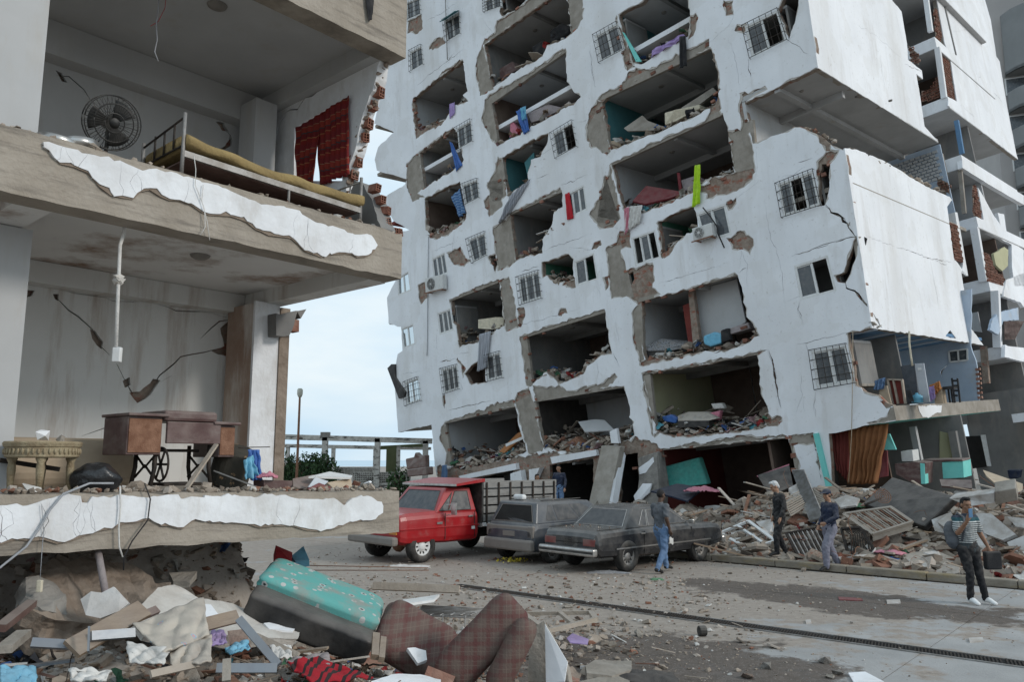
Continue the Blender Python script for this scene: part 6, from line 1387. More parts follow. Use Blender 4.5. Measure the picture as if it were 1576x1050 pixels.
# ---------------------------------------------------------------- upper room of the near house
fc = hx('L1', 425, 465, .55); fan = empty('pedestal_fan', (fc.x, fc.y, 4.97), 0, 'black pedestal fan standing in the open upper room', 'fan')
back = (CAM-fc).normalized(); fx = back.cross(UZ).normalized(); fy = UZ.lerp(back, .1); fdir = (back+fx*-.35).normalized(); u1 = fdir.cross(UZ).normalized(); u2 = u1.cross(fdir)
r0 = .25; ring = lambda r, off: [fc+fdir*off+(u1*math.cos(a)+u2*math.sin(a))*r for a in [i*6.2832/36 for i in range(37)]]
tubes('guard_rim', [ring(r0,.03), ring(r0,-.04), ring(r0*.7,.05), ring(r0*.35,.065)], .006, 'black_trim', fan)
tubes('guard_wires', [[fc+fdir*.07+(u1*math.cos(a)+u2*math.sin(a))*.05, fc+fdir*.06+(u1*math.cos(a)+u2*math.sin(a))*.15, fc+fdir*.03+(u1*math.cos(a)+u2*math.sin(a))*r0] for a in [i*6.2832/44 for i in range(44)]]+[[fc-fdir*.10+(u1*math.cos(a)+u2*math.sin(a))*.06, fc-fdir*.04+(u1*math.cos(a)+u2*math.sin(a))*r0] for a in [i*6.2832/30 for i in range(30)]], .0022, 'black_trim', fan, 4)
for k in range(3):
    a0 = k*2.094; mb = MB(); cloth(mb, lambda u, v: fc+(u1*math.cos(a0+(u-.5)*1.1)+u2*math.sin(a0+(u-.5)*1.1))*(.05+.165*v)+fdir*(.03*(u-.5)), 8, 4); solid(mb.build('blade', 'black_trim', fan, smooth=True), .004)
mb = MB(); mb.ell(fc+fdir*.05, .05,.05,.05); mb.tube([fc-fdir*.02, fc-fdir*.16], [.075,.06], 14); mb.build('motor', 'black_trim', fan, smooth=True)
tubes('pole', [[fc-fdir*.10, fc-fdir*.10-UZ*.15, Vector((fc.x-fdir.x*.1, fc.y-fdir.y*.1, 4.98))]], .017, 'black_trim', fan, 8)
mb = MB(); mb.lathe([(.0001,.03),(.17,.02),(.18,0),(.0001,0)], 20, Matrix.Translation((fc.x-fdir.x*.1, fc.y-fdir.y*.1, 4.97))); mb.build('base', 'black_trim', fan)
for i, (x, y, lab) in enumerate(((215,535,'round silver metal tray left of the fan, under the other tray'),(300,550,'round silver metal tray lying nearest the fan'))):
    p = hx('L1', x, y, .22); mb = MB(); mb.lathe([(.0001,0),(.13,0),(.16,.06),(.165,.06),(.135,-.01),(.0001,-.01)], 24, Matrix.Translation((p.x, p.y, 4.995+i*.02)) @ Matrix.Rotation(R(7*(1-2*i)), 4, 'Y')); T(mb.build('metal_tray', 'chrome', None, smooth=True), lab, 'tray')
bs = -2.58; bed = empty('steel_bed', H(-1.6, .5, 4.97), 0, 'narrow steel bed frame at the broken edge of the upper room', 'bed')
for s_, d_, z in ((-2.6,.12,5.62),(-2.6,.98,5.55),(-.52,.12,5.55),(-.52,.98,5.50)): tubes('leg', [[H(s_,d_,4.975), H(s_,d_,z)]], .019, 'steel', bed, 8)
tubes('head_rail', [[H(-2.6,.12,5.58), H(-2.6,.98,5.50)], [H(-2.6,.12,5.30), H(-2.6,.98,5.30)]]+[[H(-2.6,.12+.2*k,5.3), H(-2.6,.12+.2*k,5.55)] for k in (1,2,3)], .011, 'iron', bed)
tubes('foot_rail', [[H(-.52,.12,5.50), H(-.52,.98,5.50)], [H(-.52,.12,5.22), H(-.52,.98,5.22)]]+[[H(-.52,.12+.2*k,5.22), H(-.52,.12+.2*k,5.5)] for k in (1,2,3)], .011, 'steel', bed)
for d_ in (.12,.98): mb = MB(); mb.quadbar(H(-2.6,d_,5.22), H(-.52,d_,5.16), .03, .06); mb.build('side_rail', 'steel', bed)
mb = MB(); mb.quadbar(H(-2.55,.55,5.19), H(-.55,.55,5.13), .82, .015); mb.build('base_board', 'wood_dark', bed)
tubes('leg', [[H(-1.45,.12,4.975), H(-1.45,.12,5.2)]], .016, 'steel', bed)
mb = MB()
def mtf(u, v):
    s_ = -2.58+2.08*u; a = v*2*math.pi; ca = math.copysign(abs(math.cos(a))**.35, math.cos(a)); sa = math.copysign(abs(math.sin(a))**.45, math.sin(a))
    z = 5.355-.075*u-.05*math.sin(u*3.1)+.030*noise.noise(Vector((u*6, v*2, 1))); return H(s_, .53+.45*ca+.03*noise.noise(Vector((u*10,1,v*3))), z+.07*sa)
cloth(mb, mtf, 60, 28); mb.f.append(tuple(range(0, 61*28, 61))); mb.f.append(tuple(range(60, 61*28, 61))); T(mb.build('foam_mattress', 'foam', None, smooth=True), 'bare yellow foam mattress sagging on the steel bed frame', 'mattress')
SWi = Plane(H(-.20,0,0), -E2, UZ)
cloth4('curtain', SWi, 'L1', [(1122,484),(1225,425),(1190,690),(1128,695)], 0, 'red_weave', 'red striped woven curtain, left half gathered in the upper room window', 'curtain', .03, 4, 1)
cloth4('curtain', SWi, 'L1', [(1200,438),(1325,362),(1322,660),(1210,705)], 0, 'red_weave', 'red striped woven curtain, wide right half in the upper room window', 'curtain', .03, 6, 2)
cloth4('red_cloth', HF, 'L1', [(-30,215),(10,222),(8,290),(-30,380)], .7, 'cl_red', 'scrap of red cloth at the left edge of the upper room', 'cloth', .02, 2, 3)
cloth4('black_cloth', HF, 'L1', [(1385,-20),(1418,-20),(1412,70),(1398,80)], -.04, 'cl_black', 'strip of black cloth hanging over the top beam', 'cloth', .01, 1, 4)
tubes_ = lambda nm, k, pts, d, r, mt, lab, cat: T(tubes(nm, [[hx(k, x, y, d) for x, y in pts]], r, mt), lab, cat)
tubes_('wire', 'L1', [(605,-40),(600,30),(592,90),(596,150),(586,195),(600,232)], .9, .006, 'cl_grey', 'pale wire dangling from the upper room ceiling', 'wire')
tubes_('wire', 'L1', [(632,-40),(625,30),(600,80),(570,98)], 1.0, .003, 'cl_red', 'thin red wire curling below the upper ceiling', 'wire')
tubes_('wire', 'L1', [(735,590),(742,640),(740,700),(775,790),(778,860),(760,890)], -.05, .004, 'cl_white', 'thin wire hanging over the middle beam, left one', 'wire')
tubes_('wire', 'L1', [(770,700),(765,760),(785,840),(795,910)], -.05, .004, 'cl_white', 'thin wire hanging over the middle beam, right one', 'wire')
cd = empty('hanging_conduit', hx('L2', 450, 370, .2), 0, 'white conduit with a switch box hanging from the middle beam', 'conduit')
tubes('pipe', [[hx('L1',467,818,.3), hx('L1',470,880,.28), hx('L1',455,930,.24), hx('L1',452,1000,.2), hx('L2',450,60,.2), hx('L2',447,130,.2), hx('L2',440,330,.2)]], .016, 'cl_white', cd, 8)
p = hx('L2',444,360,.2); mb = MB(); mb.box(p, .07,.05,.13); bevel(mb.build('switch_box', 'white_frame', cd), .008); mb = MB(); rr = random.Random(1)
for k in range(4): chunk(mb, hx('L2',450,62+8*k,.2), .06, rr)
mb.build('mortar_lump', 'plaster_edge', cd)
# ---------------------------------------------------------------- lower room of the near house
ZF = 2.06
sc_ = empty('sewing_cabinet', H(-2.2, .75, ZF), 0, 'old brown treadle sewing machine cabinet with cast iron legs', 'cabinet')
def cbx(nm, mt, s0, s1, d0, d1, z0, z1, par=sc_, b=.008): o = MB().mbox(MH, s0, s1, d0, d1, z0, z1).build(nm, mt, par); bevel(o, b); return o
g0 = HF.to2(*cp('L2',(482,700))[0], .7)[0]; g1 = HF.to2(*cp('L2',(893,700))[0], .7)[0]; gw = g1-g0
cbx('drawer_unit', 'cabinet', g0, g0+gw*.30, .72, 1.25, 2.42, 2.78); cbx('drawer_unit', 'cabinet', g1-gw*.16, g1, .72, 1.25, 2.40, 2.72); cbx('front_panel', 'cabinet', g0+gw*.33, g1-gw*.165, .68, .72, 2.53, 2.74); cbx('table_top', 'cabinet', g0-.02, g0+gw*.34, .66, 1.28, 2.782, 2.81); cbx('table_top', 'cabinet', g1-gw*.24, g1+.03, .66, 1.28, 2.725, 2.755); cbx('machine_lid', 'cabinet', g0+gw*.30, g1-gw*.20, .68, 1.26, 2.745, 2.85, b=.03)
cbx('drawer_front', 'rust', g0+.01, g0+gw*.29, .705, .719, 2.44, 2.76, b=.004); cbx('drawer_front', 'rust', g1-gw*.155, g1-.01, .705, .719, 2.42, 2.70, b=.004)
for s_ in (g0+gw*.28, g1-gw*.22):
    for d_ in (.78, 1.2): tubes('leg', [[H(s_,d_,2.52), H(s_,d_,2.3), H(s_-.04 if s_ < g0+.5*gw else s_+.04,d_,2.08)]], .022, 'iron', sc_)
    tubes('leg_scroll', [[H(s_,.78,2.2), H(s_,.99,2.32), H(s_,1.2,2.2)], [H(s_,.78,2.42), H(s_,.99,2.3), H(s_,1.2,2.42)]], .012, 'iron', sc_)
cx_ = H(g0+gw*.34, .80, 2.33); wr = [cx_+E1*.03*math.cos(a)*0+E2*.16*math.cos(a)+UZ*.16*math.sin(a)+E1*.0 for a in [i*6.2832/24 for i in range(25)]]
tubes('drive_wheel', [wr]+[[cx_, wr[i]] for i in (0,4,8,12,16,20)], .012, 'iron', sc_)
cbx('treadle', 'iron', g0+gw*.38, g1-gw*.26, .80, 1.15, 2.12, 2.15); cbx('cross_bar', 'iron', g0+gw*.30, g1-gw*.22, .98, 1.0, 2.45, 2.48)
rt = empty('side_table', H(-3.7,.6,ZF), 0, 'small round gilt-edged side table with fluted legs', 'table')
tcx = HF.px(*cp('L2',(165,690))[0], .75); tr = (HF.to2(*cp('L2',(312,690))[0],.75)[0]-HF.to2(*cp('L2',(20,690))[0],.75)[0])/2
mb = MB(); mb.lathe([(.0001,.03),(tr*.96,.03),(tr,.015),(tr*.97,-.015),(tr*.93,-.02),(tr*.93,-.10),(tr*.88,-.11),(.0001,-.1)], 36, Matrix.Translation((tcx.x,tcx.y,2.50))); mb.build('table_top', 'gilt', rt)
mb = MB()
for k in range(44): a = k*6.2832/44; mb.ell((tcx.x+math.cos(a)*tr*.94, tcx.y+math.sin(a)*tr*.94, 2.445), .013,.013,.028, None, 6, 4)
mb.build('beading', 'gilt', rt, smooth=True)
for k in range(4):
    a = k*1.5708+.5; x, y = tcx.x+math.cos(a)*tr*.72, tcx.y+math.sin(a)*tr*.72; mb = MB(); mb.lathe([(.038,2.41),(.042,2.38),(.028,2.35),(.034,2.30),(.018,2.07),(.0001,2.07)], 12, Matrix.Translation((x,y,0))); mb.build('leg', 'gilt', rt, smooth=True)
rr = random.Random(31)
mb = MB(); chunk(mb, (tcx.x+.02,tcx.y-.05,2.585), .10, rr); T(mb.build('plaster_lump', 'plaster'), 'white plaster lump lying on the round side table', 'rubble'); mb = MB(); chunk(mb, (tcx.x+.16,tcx.y-.02,2.55), .05, rr); T(mb.build('concrete_lump', 'concrete'), 'small grey lump beside the plaster lump on the side table', 'rubble')
c_ = hx('L2', 330, 765, 1.7); mb = MB(); mb.tube([H(-4.0,1.75,2.32), H(-2.25,1.75,2.32)], [.27,.27], 28); bevel(mb.build('water_tank', 'card', None, smooth=False), .03); T(bpy.data.objects['water_tank'], 'big tan cylinder lying behind the round side table', 'tank')
mb = MB(); p = hx('L2', 365, 815, .55); mb.ell((p.x,p.y,2.19), .20,.16,.13, None, 30, 22)
o = mb.build('plastic_bag', 'bag_plastic', None, smooth=True)
for v in o.data.vertices: v.co += (v.co-Vector((p.x,p.y,2.15)))*(.35*noise.noise(v.co*5)+.16*noise.noise(v.co*16))
T(o, 'crumpled black plastic bag on the lower floor edge', 'bag')
dk = hx('L2', 880, 770, .95); mb = MB(); mb.lathe([(.0001,-.2),(.19,-.2),(.205,-.17),(.205,.17),(.19,.2),(.0001,.2)], 24, Matrix.Translation((dk.x,dk.y,2.30)) @ Matrix.Rotation(R(18),4,'Y') @ Matrix.Rotation(R(10),4,'X')); T(mb.build('drum_stool', 'peeling', None, smooth=False), 'tilted round stool with peeling painted sides by the column', 'stool')
cloth4('blue_towel', HF, 'L2', [(940,720),(985,720),(995,835),(950,835)], .55, 'cl_blue', 'dark blue towel hanging behind the peeling stool', 'towel', .03, 3, 5)
cloth4('white_rag', HF, 'L2', [(925,760),(960,740),(975,820),(925,835)], .50, 'cl_sky', 'pale blue rag beside the dark blue towel', 'cloth', .03, 2, 6)
heap_cloth('pink_cloth', hx('L2',1012,828,.5), .09,.07,.08, 'cl_pink', 'pink cloth at the foot of the white column', seed=4)
def stick(nm, k, a, b, d0, d1, w, t, mt, lab, cat='plank', pl=HF): mb = MB(); mb.quadbar(pl.px(*cp(k,a)[0],d0), pl.px(*cp(k,b)[0],d1), w, t); return T(mb.build(nm, mt), lab, cat)
stick('plank', 'L2', (708,865), (820,700), .45, .62, .045, .02, 'wood_pale', 'pale stick leaning on the sewing cabinet')
stick('metal_rod', 'L2', (810,800), (990,868), .6, .25, .012, .012, 'steel', 'thin rod lying on the floor before the stool', 'rod'); stick('metal_rod', 'L2', (905,712), (1022,710), .9, .9, .010, .010, 'iron', 'thin rod sticking out right of the stool', 'rod'); stick('metal_bar', 'L2', (0,760), (225,795), .95, .95, .03, .04, 'iron', 'dark bar lying behind the round side table', 'bar')
poly3('wooden_box', HF, 'L2', [(1000,835,.5),(1108,838,.5),(1108,868,.5),(1000,868,.5)], .2, 'cabinet', 'brown wooden box on the slab edge right of the column', 'box')
poly3('dark_board', HF, 'L2', [(1110,830,.6),(1190,815,.9),(1200,865,.6),(1112,868,.4)], .04, 'wood_dark', 'dark wooden panel beside the wooden box on the slab edge', 'panel')
poly3('white_board', HF, 'L2', [(1170,822,.5),(1250,803,.9),(1335,818,.8),(1330,826,.5)], .02, 'white_frame', 'white board lying on the junk at the slab end', 'board')
poly3('red_chair_seat', HF, 'L2', [(1165,868,.25),(1210,845,.3),(1255,862,.3),(1250,888,.2),(1225,892,.2)], .02, 'cl_maroon', 'dark red plastic seat piece on the slab edge', 'seat', b=.006)
poly3('light_panel', HF, 'L2', [(1168,862,.3),(1195,825,.35),(1245,840,.35),(1215,868,.3)], .02, 'fridge', 'pale grey panel above the red seat piece', 'panel')
poly3('tan_board', HF, 'L2', [(1240,845,.5),(1330,828,.6),(1335,860,.5),(1270,872,.4)], .05, 'card', 'tan wooden panel under the white board', 'panel')
for i, (x, y, s_, m_) in enumerate(((1350,852,.05,'brick'),(1395,848,.045,'plaster'),(1310,868,.05,'mortar'),(1380,862,.04,'concrete'))):
    mb = MB(); chunk(mb, hx('L2',x,y,.3)+UZ*.01, s_, rr); T(mb.build('rubble_lump', m_), ['red brick lump at the slab end', 'white plaster lump at the slab end', 'brown mortar lump on the slab end', 'grey concrete lump on the slab end'][i], 'rubble')
# things hanging over or below the lower slab
tubes_('cable', 'L3', [(430,60),(340,60),(240,100),(190,160),(150,230),(100,300),(0,380),(-60,410)], -.06, .009, 'cl_grey', 'long grey cable swinging over the lower slab', 'cable')
tubes_('cable', 'L3', [(548,60),(570,120),(560,200),(500,280),(470,340),(468,390)], -.06, .006, 'cl_black', 'thin black cable over the white plaster of the lower slab', 'cable')
tubes_('cord', 'L3', [(455,70),(457,150),(450,230),(452,300),(465,340)], -.06, .007, 'cl_white', 'white cord hanging over the lower slab', 'cord')
tubes_('wire', 'L3', [(158,140),(165,240),(158,330),(152,420)], -.05, .003, 'cl_grey', 'thin wire with a small box under the lower slab', 'wire'); p = hx('L3',150,450,-.05); mb = MB(); mb.box(p,.04,.03,.09); T(bevel(mb.build('socket_box','cl_cream'),.006), 'small cream socket box hanging under the lower slab', 'socket')
T(tubes('pipe', [[hx('L3',372,318,.1), hx('L3',402,488,-.1)]], .028, 'cl_mauve', None, 12), 'short pale pipe sticking down under the lower slab', 'pipe')
# ---------------------------------------------------------------- wreckage in front of the near house
def G3(k, x, y, Y): (q,) = cp(k, (x, y)); return atY(*q, Y)
def gpoly(nm, k, pts, th, mt, label, cat, b=0, group=None, vec=None):
    P = [G3(k, x, y, Y) for x, y, Y in pts]; n = (P[1]-P[0]).cross(P[2]-P[0]).normalized()
    if n.dot(CAM-P[0]) > 0: n = -n
    o = clean(MB().prism(P, vec or n*th).build(nm, mt))
    if b: bevel(o, b, 3)
    return T(o, label, cat, group)
def rough_block(nm, k, pts, th, mt, label, cat, amp=.04, seed=0, sub=4):
    """a broken slab: outline of photo points, thickness, its faces roughened"""
    P = [G3(k, x, y, Y) for x, y, Y in pts]; n = (P[1]-P[0]).cross(P[2]-P[0]).normalized()
    if n.dot(CAM-P[0]) > 0: n = -n
    me = bpy.data.meshes.new(nm); mb = MB().prism(P, n*th); me.from_pydata(mb.v, [], mb.f); bm = bmesh.new(); bm.from_mesh(me)
    bmesh.ops.triangulate(bm, faces=bm.faces); bmesh.ops.subdivide_edges(bm, edges=bm.edges, cuts=sub, use_grid_fill=True); bmesh.ops.triangulate(bm, faces=bm.faces)
    bm.normal_update(); cs = [(v, v.co+v.normal*amp*(noise.noise(v.co*4+Vector((seed,0,0)))+.6*noise.noise(v.co*11))) for v in bm.verts]
    for v, c in cs: v.co = c
    bmesh.ops.recalc_face_normals(bm, faces=bm.faces); bm.to_mesh(me); bm.free(); return T(mobj(nm, me, mt), label, cat)
rough_block('mud_wall', 'L3', [(60,520,6.3),(140,370,6.9),(330,345,7.2),(520,380,7.4),(640,440,7.3),(560,540,6.9),(380,600,6.5),(180,570,6.3)], .35, 'mortar_brown', 'brown broken wall lump lying under the lower slab', 'wall piece', .09, 1, 5)
rough_block('rock_piece', 'L3', [(100,420,6.5),(200,440,6.6),(265,470,6.6),(250,560,6.5),(160,540,6.3),(95,490,6.3)], .15, 'concrete_dark', 'dark grey concrete piece on the brown wall lump', 'rubble', .06, 2)
gpoly('plaster_piece', 'L3', [(305,500,6.38),(345,470,6.4),(385,475,6.4),(430,452,6.42),(455,480,6.4),(488,515,6.38),(450,545,6.32),(380,572,6.28),(325,560,6.28)], .03, 'plaster_dusty', 'white plaster piece stuck to the brown wall lump', 'plaster')
rough_block('wall_panel', 'L3', [(500,540,6.2),(600,460,6.7),(660,450,6.9),(760,490,7.0),(880,520,7.2),(1010,570,7.3),(1140,600,7.4),(1130,650,7.0),(900,640,6.6),(700,620,6.3),(560,620,6.1)], .10, 'plaster_edge', 'slanting plastered wall panel in front of the brown lump', 'wall piece', .025, 3)
gpoly('plaster_piece', 'L3', [(690,520,6.72),(740,515,6.8),(800,520,6.85),(830,560,6.7),(760,590,6.5),(680,580,6.5)], .02, 'plaster', 'white plaster sheet on the slanting wall panel', 'plaster')
gpoly('plaster_piece', 'L3', [(1000,590,7.1),(1080,580,7.3),(1130,600,7.3),(1110,620,7.1),(1020,612,7.0)], .02, 'plaster', 'white plaster chip at the low end of the slanting panel', 'plaster')
rough_block('wall_panel', 'L3', [(640,400,7.6),(745,395,7.7),(720,430,7.4),(660,435,7.4)], .06, 'concrete', 'flat grey slab piece on top of the brown lump', 'wall piece', .02, 4, 3)
def slant_bed(nm, c, a, b, w, t, mt, r, lump, label, cat):
    ax = (G3('L3',*b)-G3('L3',*a))*.5; ay = Vector((-ax.y, ax.x, .10*ax.length)).normalized()*w; az = ax.cross(ay).normalized()*t; cushion(nm, G3('L3',*c), ax, ay, az, mt, .10, seed=2, lump=lump, r=r); T(bpy.data.objects[nm], label, cat)
slant_bed('box_spring', (1185,565,7.6), (955,475,7.5), (1405,650,7.65), .42, .13, 'vinyl', .035, .02, 'black bed base sliding down from under the lower slab', 'bed base')
slant_bed('printed_mattress', (1225,478,7.85), (1000,400,7.8), (1435,568,7.9), .40, .085, 'panda', .06, .05, 'turquoise mattress with round black and white print on the black bed base', 'mattress')
# plaid sofa pieces
def seat_cushion(nm, k, c, Y, w, h, t, rx, ry, rz, label, seed):
    q = rotm(R(rx), R(ry), R(rz)); o = cushion(nm, G3(k, c[0], c[1], Y), q@Vector((w,0,0)), q@Vector((0,t,0)), q@Vector((0,0,h)), 'plaid', .14, seed=seed, lump=.09, r=min(.10, t*.8)); return T(o, label, 'cushion')
seat_cushion('sofa_cushion', 'F1', (278,815), 7.75, .38, .30, .13, -42, 32, 12, 'brown plaid sofa cushion lying flat beside the black bed base', 1)
seat_cushion('sofa_cushion', 'F1', (565,815), 7.35, .46, .19, .14, -12, -44, 8, 'brown and red plaid sofa cushion standing slanted in the middle', 2)
seat_cushion('sofa_cushion', 'F1', (695,870), 7.20, .33, .115, .12, -8, -60, 14, 'narrow red plaid sofa cushion leaning at the right of the pair', 3)
rough_block('slab_wedge', 'F1', [(765,985,7.5),(775,760,7.7),(835,722,7.7),(930,900,7.5),(945,985,7.4)], .16, 'concrete', 'grey wedge of slab standing right of the plaid cushions', 'slab', .015, 5, 3)
gpoly('plaster_sheet', 'F1', [(840,735,7.58),(938,900,7.40),(925,985,7.35),(845,990,7.42)], .02, 'plaster', 'white plaster face of the standing slab wedge', 'plaster')
def grect(nm, k, q, bar, mt, label, cat, mid=(), th=.05):
    P = [G3(k, *p) for p in q]; e = empty(nm, sum(P, Vector())/4, 0, label, cat); nn = (P[1]-P[0]).cross(P[3]-P[0])
    for i in range(4): mb = MB(); mb.quadbar(P[i], P[(i+1)%4], bar, th, nn); mb.build('frame_bar', mt, e)
    for u in mid: mb = MB(); mb.quadbar(P[0].lerp(P[1],u), P[3].lerp(P[2],u), bar*.8, th*.8, nn); mb.build('mullion', mt, e)
    return e
grect('window_frame', 'F1', [(745,690,11.2),(1040,685,11.0),(1060,715,10.0),(850,765,9.7)], .07, 'wood_pale', 'pale window frame lying flat on the dirt beside the cushions', 'window frame', (.55,))
rough_block('concrete_block', 'F1', [(1015,915,9.0),(1060,890,9.6),(1215,895,9.5),(1215,935,9.0),(1130,960,8.7),(1020,945,8.7)], .14, 'concrete', 'pale square concrete block at the bottom edge', 'block', .012, 6, 3)
rough_block('concrete_block', 'F1', [(980,985,8.5),(1120,955,8.8),(1215,970,8.8),(1200,1000,8.5),(1000,1010,8.3)], .1, 'concrete', 'lower concrete block under the pale square block', 'block', .015, 7, 3)
rough_block('brick_lump', 'F1', [(893,970,8.2),(915,925,8.4),(960,918,8.5),(1000,950,8.4),(990,985,8.2),(920,990,8.1)], .14, 'mortar', 'reddish broken masonry lump right of the slab wedge', 'rubble', .03, 8, 3)
heap_cloth('black_cloth', G3('F1',1250,975,8.9), .40,.22,.10, 'cl_black', 'black garment crumpled on the dirt at the bottom edge', seed=9)
rough_block('plaster_slab', 'F1', [(90,985,6.6),(180,955,6.9),(300,950,7.0),(390,975,6.9),(380,1030,6.6),(100,1030,6.4)], .05, 'plaster', 'white plaster slab at the bottom under the cushions', 'slab', .015, 9, 3)
rough_block('plaster_slab', 'F1', [(245,840,7.45),(280,835,7.5),(325,850,7.5),(330,890,7.4),(290,905,7.35)], .03, 'plaster', 'white plaster shard lying on the flat plaid cushion', 'rubble', .01, 10, 2)
# cloth and frames on the near heap
def drape(nm, k, q, mt, label, cat='blanket', fold=.06, seed=0, n=30):
    P = [G3(k, *p) for p in q]
    def f(u, v):
        p = (P[0]*(1-u)+P[1]*u)*(1-v)+(P[3]*(1-u)+P[2]*u)*v
        return p+Vector((.4,-1,.5))*min(fold,.22*(P[1]-P[0]).length)*(noise.noise(Vector((u*1.8+seed, v*1.8, 0)))+.4*abs(math.sin(u*7+v*4+seed))+.35*noise.noise(Vector((u*5, v*5, seed))))+UZ*.02*noise.noise(Vector((u*5, v*5, seed+3)))
    o = cloth(MB(), f, n, n).build(nm, mt, None, smooth=True); solid(o, .012); return T(o, label, cat)
drape('baby_blanket', 'L3', [(500,600,5.7),(770,500,6.1),(790,640,5.7),(620,710,5.4)], 'blanket', 'pale patterned baby blanket draped over the wreckage', seed=1)
drape('white_sheet', 'L3', [(480,670,5.5),(640,700,5.5),(620,750,5.2),(490,740,5.2)], 'cl_white', 'white sheet crumpled below the baby blanket', 'sheet', .07, 2)
drape('patterned_sheet', 'L3', [(640,700,5.6),(800,640,5.8),(800,740,5.4),(650,760,5.3)], 'blanket', 'patterned sheet hanging right of the baby blanket', 'sheet', .07, 5)
drape('white_cloth', 'L3', [(265,765,5.0),(420,780,5.1),(400,815,4.9),(270,815,4.9)], 'cl_white', 'white cloth at the lower left of the heap', 'cloth', .05, 3)
drape('teal_cloth', 'L3', [(850,690,6.2),(930,660,6.4),(950,685,6.2),(870,715,6.0)], 'cl_sky', 'small teal blue cloth beside the aluminium bars', 'cloth', .05, 4)
drape('lilac_cloth', 'L3', [(790,630,6.5),(850,620,6.6),(860,670,6.3),(800,680,6.2)], 'cl_lilac', 'pale lilac cloth right of the blanket', 'cloth', .06, 6)
drape('white_towel', 'L3', [(1020,680,6.5),(1100,680,6.6),(1105,725,6.3),(1040,730,6.2)], 'cl_white', 'white towel bundle beside the aluminium bars', 'towel', .06, 7)
drape('striped_cloth', 'L3', [(1085,745,5.9),(1200,720,6.2),(1415,800,6.4),(1180,830,5.7)], 'red_black', 'red and black striped cloth at the bottom of the heap', 'cloth', .07, 8)
drape('grey_cloth', 'L3', [(1080,735,6.2),(1240,705,6.5),(1250,750,6.2),(1110,775,6.0)], 'cl_mauve', 'pinkish grey cloth above the striped cloth', 'cloth', .06, 9)
drape('blue_tarp', 'L3', [(0,760,4.9),(130,765,5.1),(140,830,4.9),(0,830,4.7)], 'cl_sky', 'pale blue plastic sheet at the bottom left corner', 'sheet', .04, 10)
mat('alu', (.24,.27,.30), (.20,.22,.25), 5, .4, .03, metal=.5, dust=(DUST,.4))
def gbar(nm, k, a, b, w, t, mt, label, cat='bar', group=None): mb = MB(); mb.quadbar(G3(k,*a), G3(k,*b), w, t, (.3,-1,.5)); return T(mb.build(nm, mt), label, cat, group)
gbar('aluminium_bar', 'L3', (905,575,6.0), (1055,750,5.8), .055,.03, 'alu', 'aluminium bar slanting down to the right in the near heap'); gbar('aluminium_bar', 'L3', (820,762,5.6), (1050,762,5.7), .06,.035, 'alu', 'aluminium bar lying level above the striped cloth'); gbar('aluminium_bar', 'L3', (345,640,5.4), (510,628,5.6), .06,.03, 'alu', 'short wide aluminium bar left of the baby blanket'); gbar('aluminium_bar', 'L3', (120,665,5.3), (300,675,5.4), .055,.05, 'alu', 'blue-grey pipe-like bar at the left of the heap')
gbar('aluminium_bar', 'L3', (338,605,5.3),(335,700,5.2), .012,.02,'alu','thin upright aluminium strip left of the blanket'); gbar('wood_plank', 'L3', (270,690,5.3), (545,535,5.9), .14,.03, 'wood', 'brown curved plank slanting up left of the blanket','plank'); gbar('wood_plank', 'L3', (400,620,5.6), (595,540,6.1), .06,.03, 'wood_dark', 'dark plank beside the brown curved plank','plank'); gbar('wood_plank', 'L3', (760,600,6.2), (900,565,6.5), .10,.03, 'wood', 'short brown plank behind the blanket','plank')
gbar('wood_plank', 'L3', (0,610,5.6), (120,515,6.2), .07,.05, 'wood_dark', 'dark plank at the far left under the slab','plank'); gbar('wood_plank', 'L3', (15,690,5.2),(90,630,5.6), .09,.05,'concrete','grey post end at the far left of the heap','post'); gbar('wood_plank', 'L3', (570,785,5.1),(750,745,5.4), .045,.02,'wood_pale','pale batten at the bottom of the near heap','plank'); gbar('wood_plank','L3',(1420,720,6.9),(1425,635,7.2),.06,.05,'wood','short wooden leg by the plaid cushion','leg'); gbar('wood_plank','L3',(1445,730,6.9),(1452,650,7.2),.05,.05,'wood','second wooden leg by the plaid cushion','leg')
gbar('wood_plank','L3',(970,640,6.6),(1130,715,6.4),.05,.02,'wood_pale','pale batten right of the aluminium bar','plank'); gbar('wood_plank','L3',(860,730,5.2),(858,813,5.1),.05,.03,'concrete','short grey stick upright at the bottom','stick')
gpoly('blue_crate', 'L3', [(1105,335,8.9),(1150,298,9.0),(1172,350,8.9),(1120,358,8.8)], .12, 'cl_sky', 'blue plastic piece under the end of the lower slab', 'crate'); gpoly('red_box', 'L3', [(1045,295,8.9),(1108,322,8.9),(1106,358,8.8),(1045,360,8.8)], .15, 'cl_red', 'red box under the end of the lower slab', 'box'); gpoly('terracotta_pot','L3',[(862,620,6.4),(930,612,6.4),(940,655,6.3),(870,675,6.3)],.12,'brick','terracotta piece beside the teal cloth','pot')
tubes_w = []
rr = random.Random(9); P0 = G3('F1', 470, 720, 10.2)
for i in range(7): tubes_w.append([P0+Vector((-.45+i*.12,-.3,.12)), P0+Vector((-.4+i*.13,.35,.05))])
for i in range(8): tubes_w.append([P0+Vector((-.5,-.3+i*.09,.12)), P0+Vector((.45,-.3+i*.09,.08))])
for i in range(4): tubes_w.append([P0+Vector((-.45+i*.27,-.3,.12)), P0+Vector((-.45+i*.27,-.32,-.2))])
T(tubes('wire_rack', tubes_w, .009, 'steel', None, 5), 'bent wire rack standing behind the plaid cushions', 'rack')
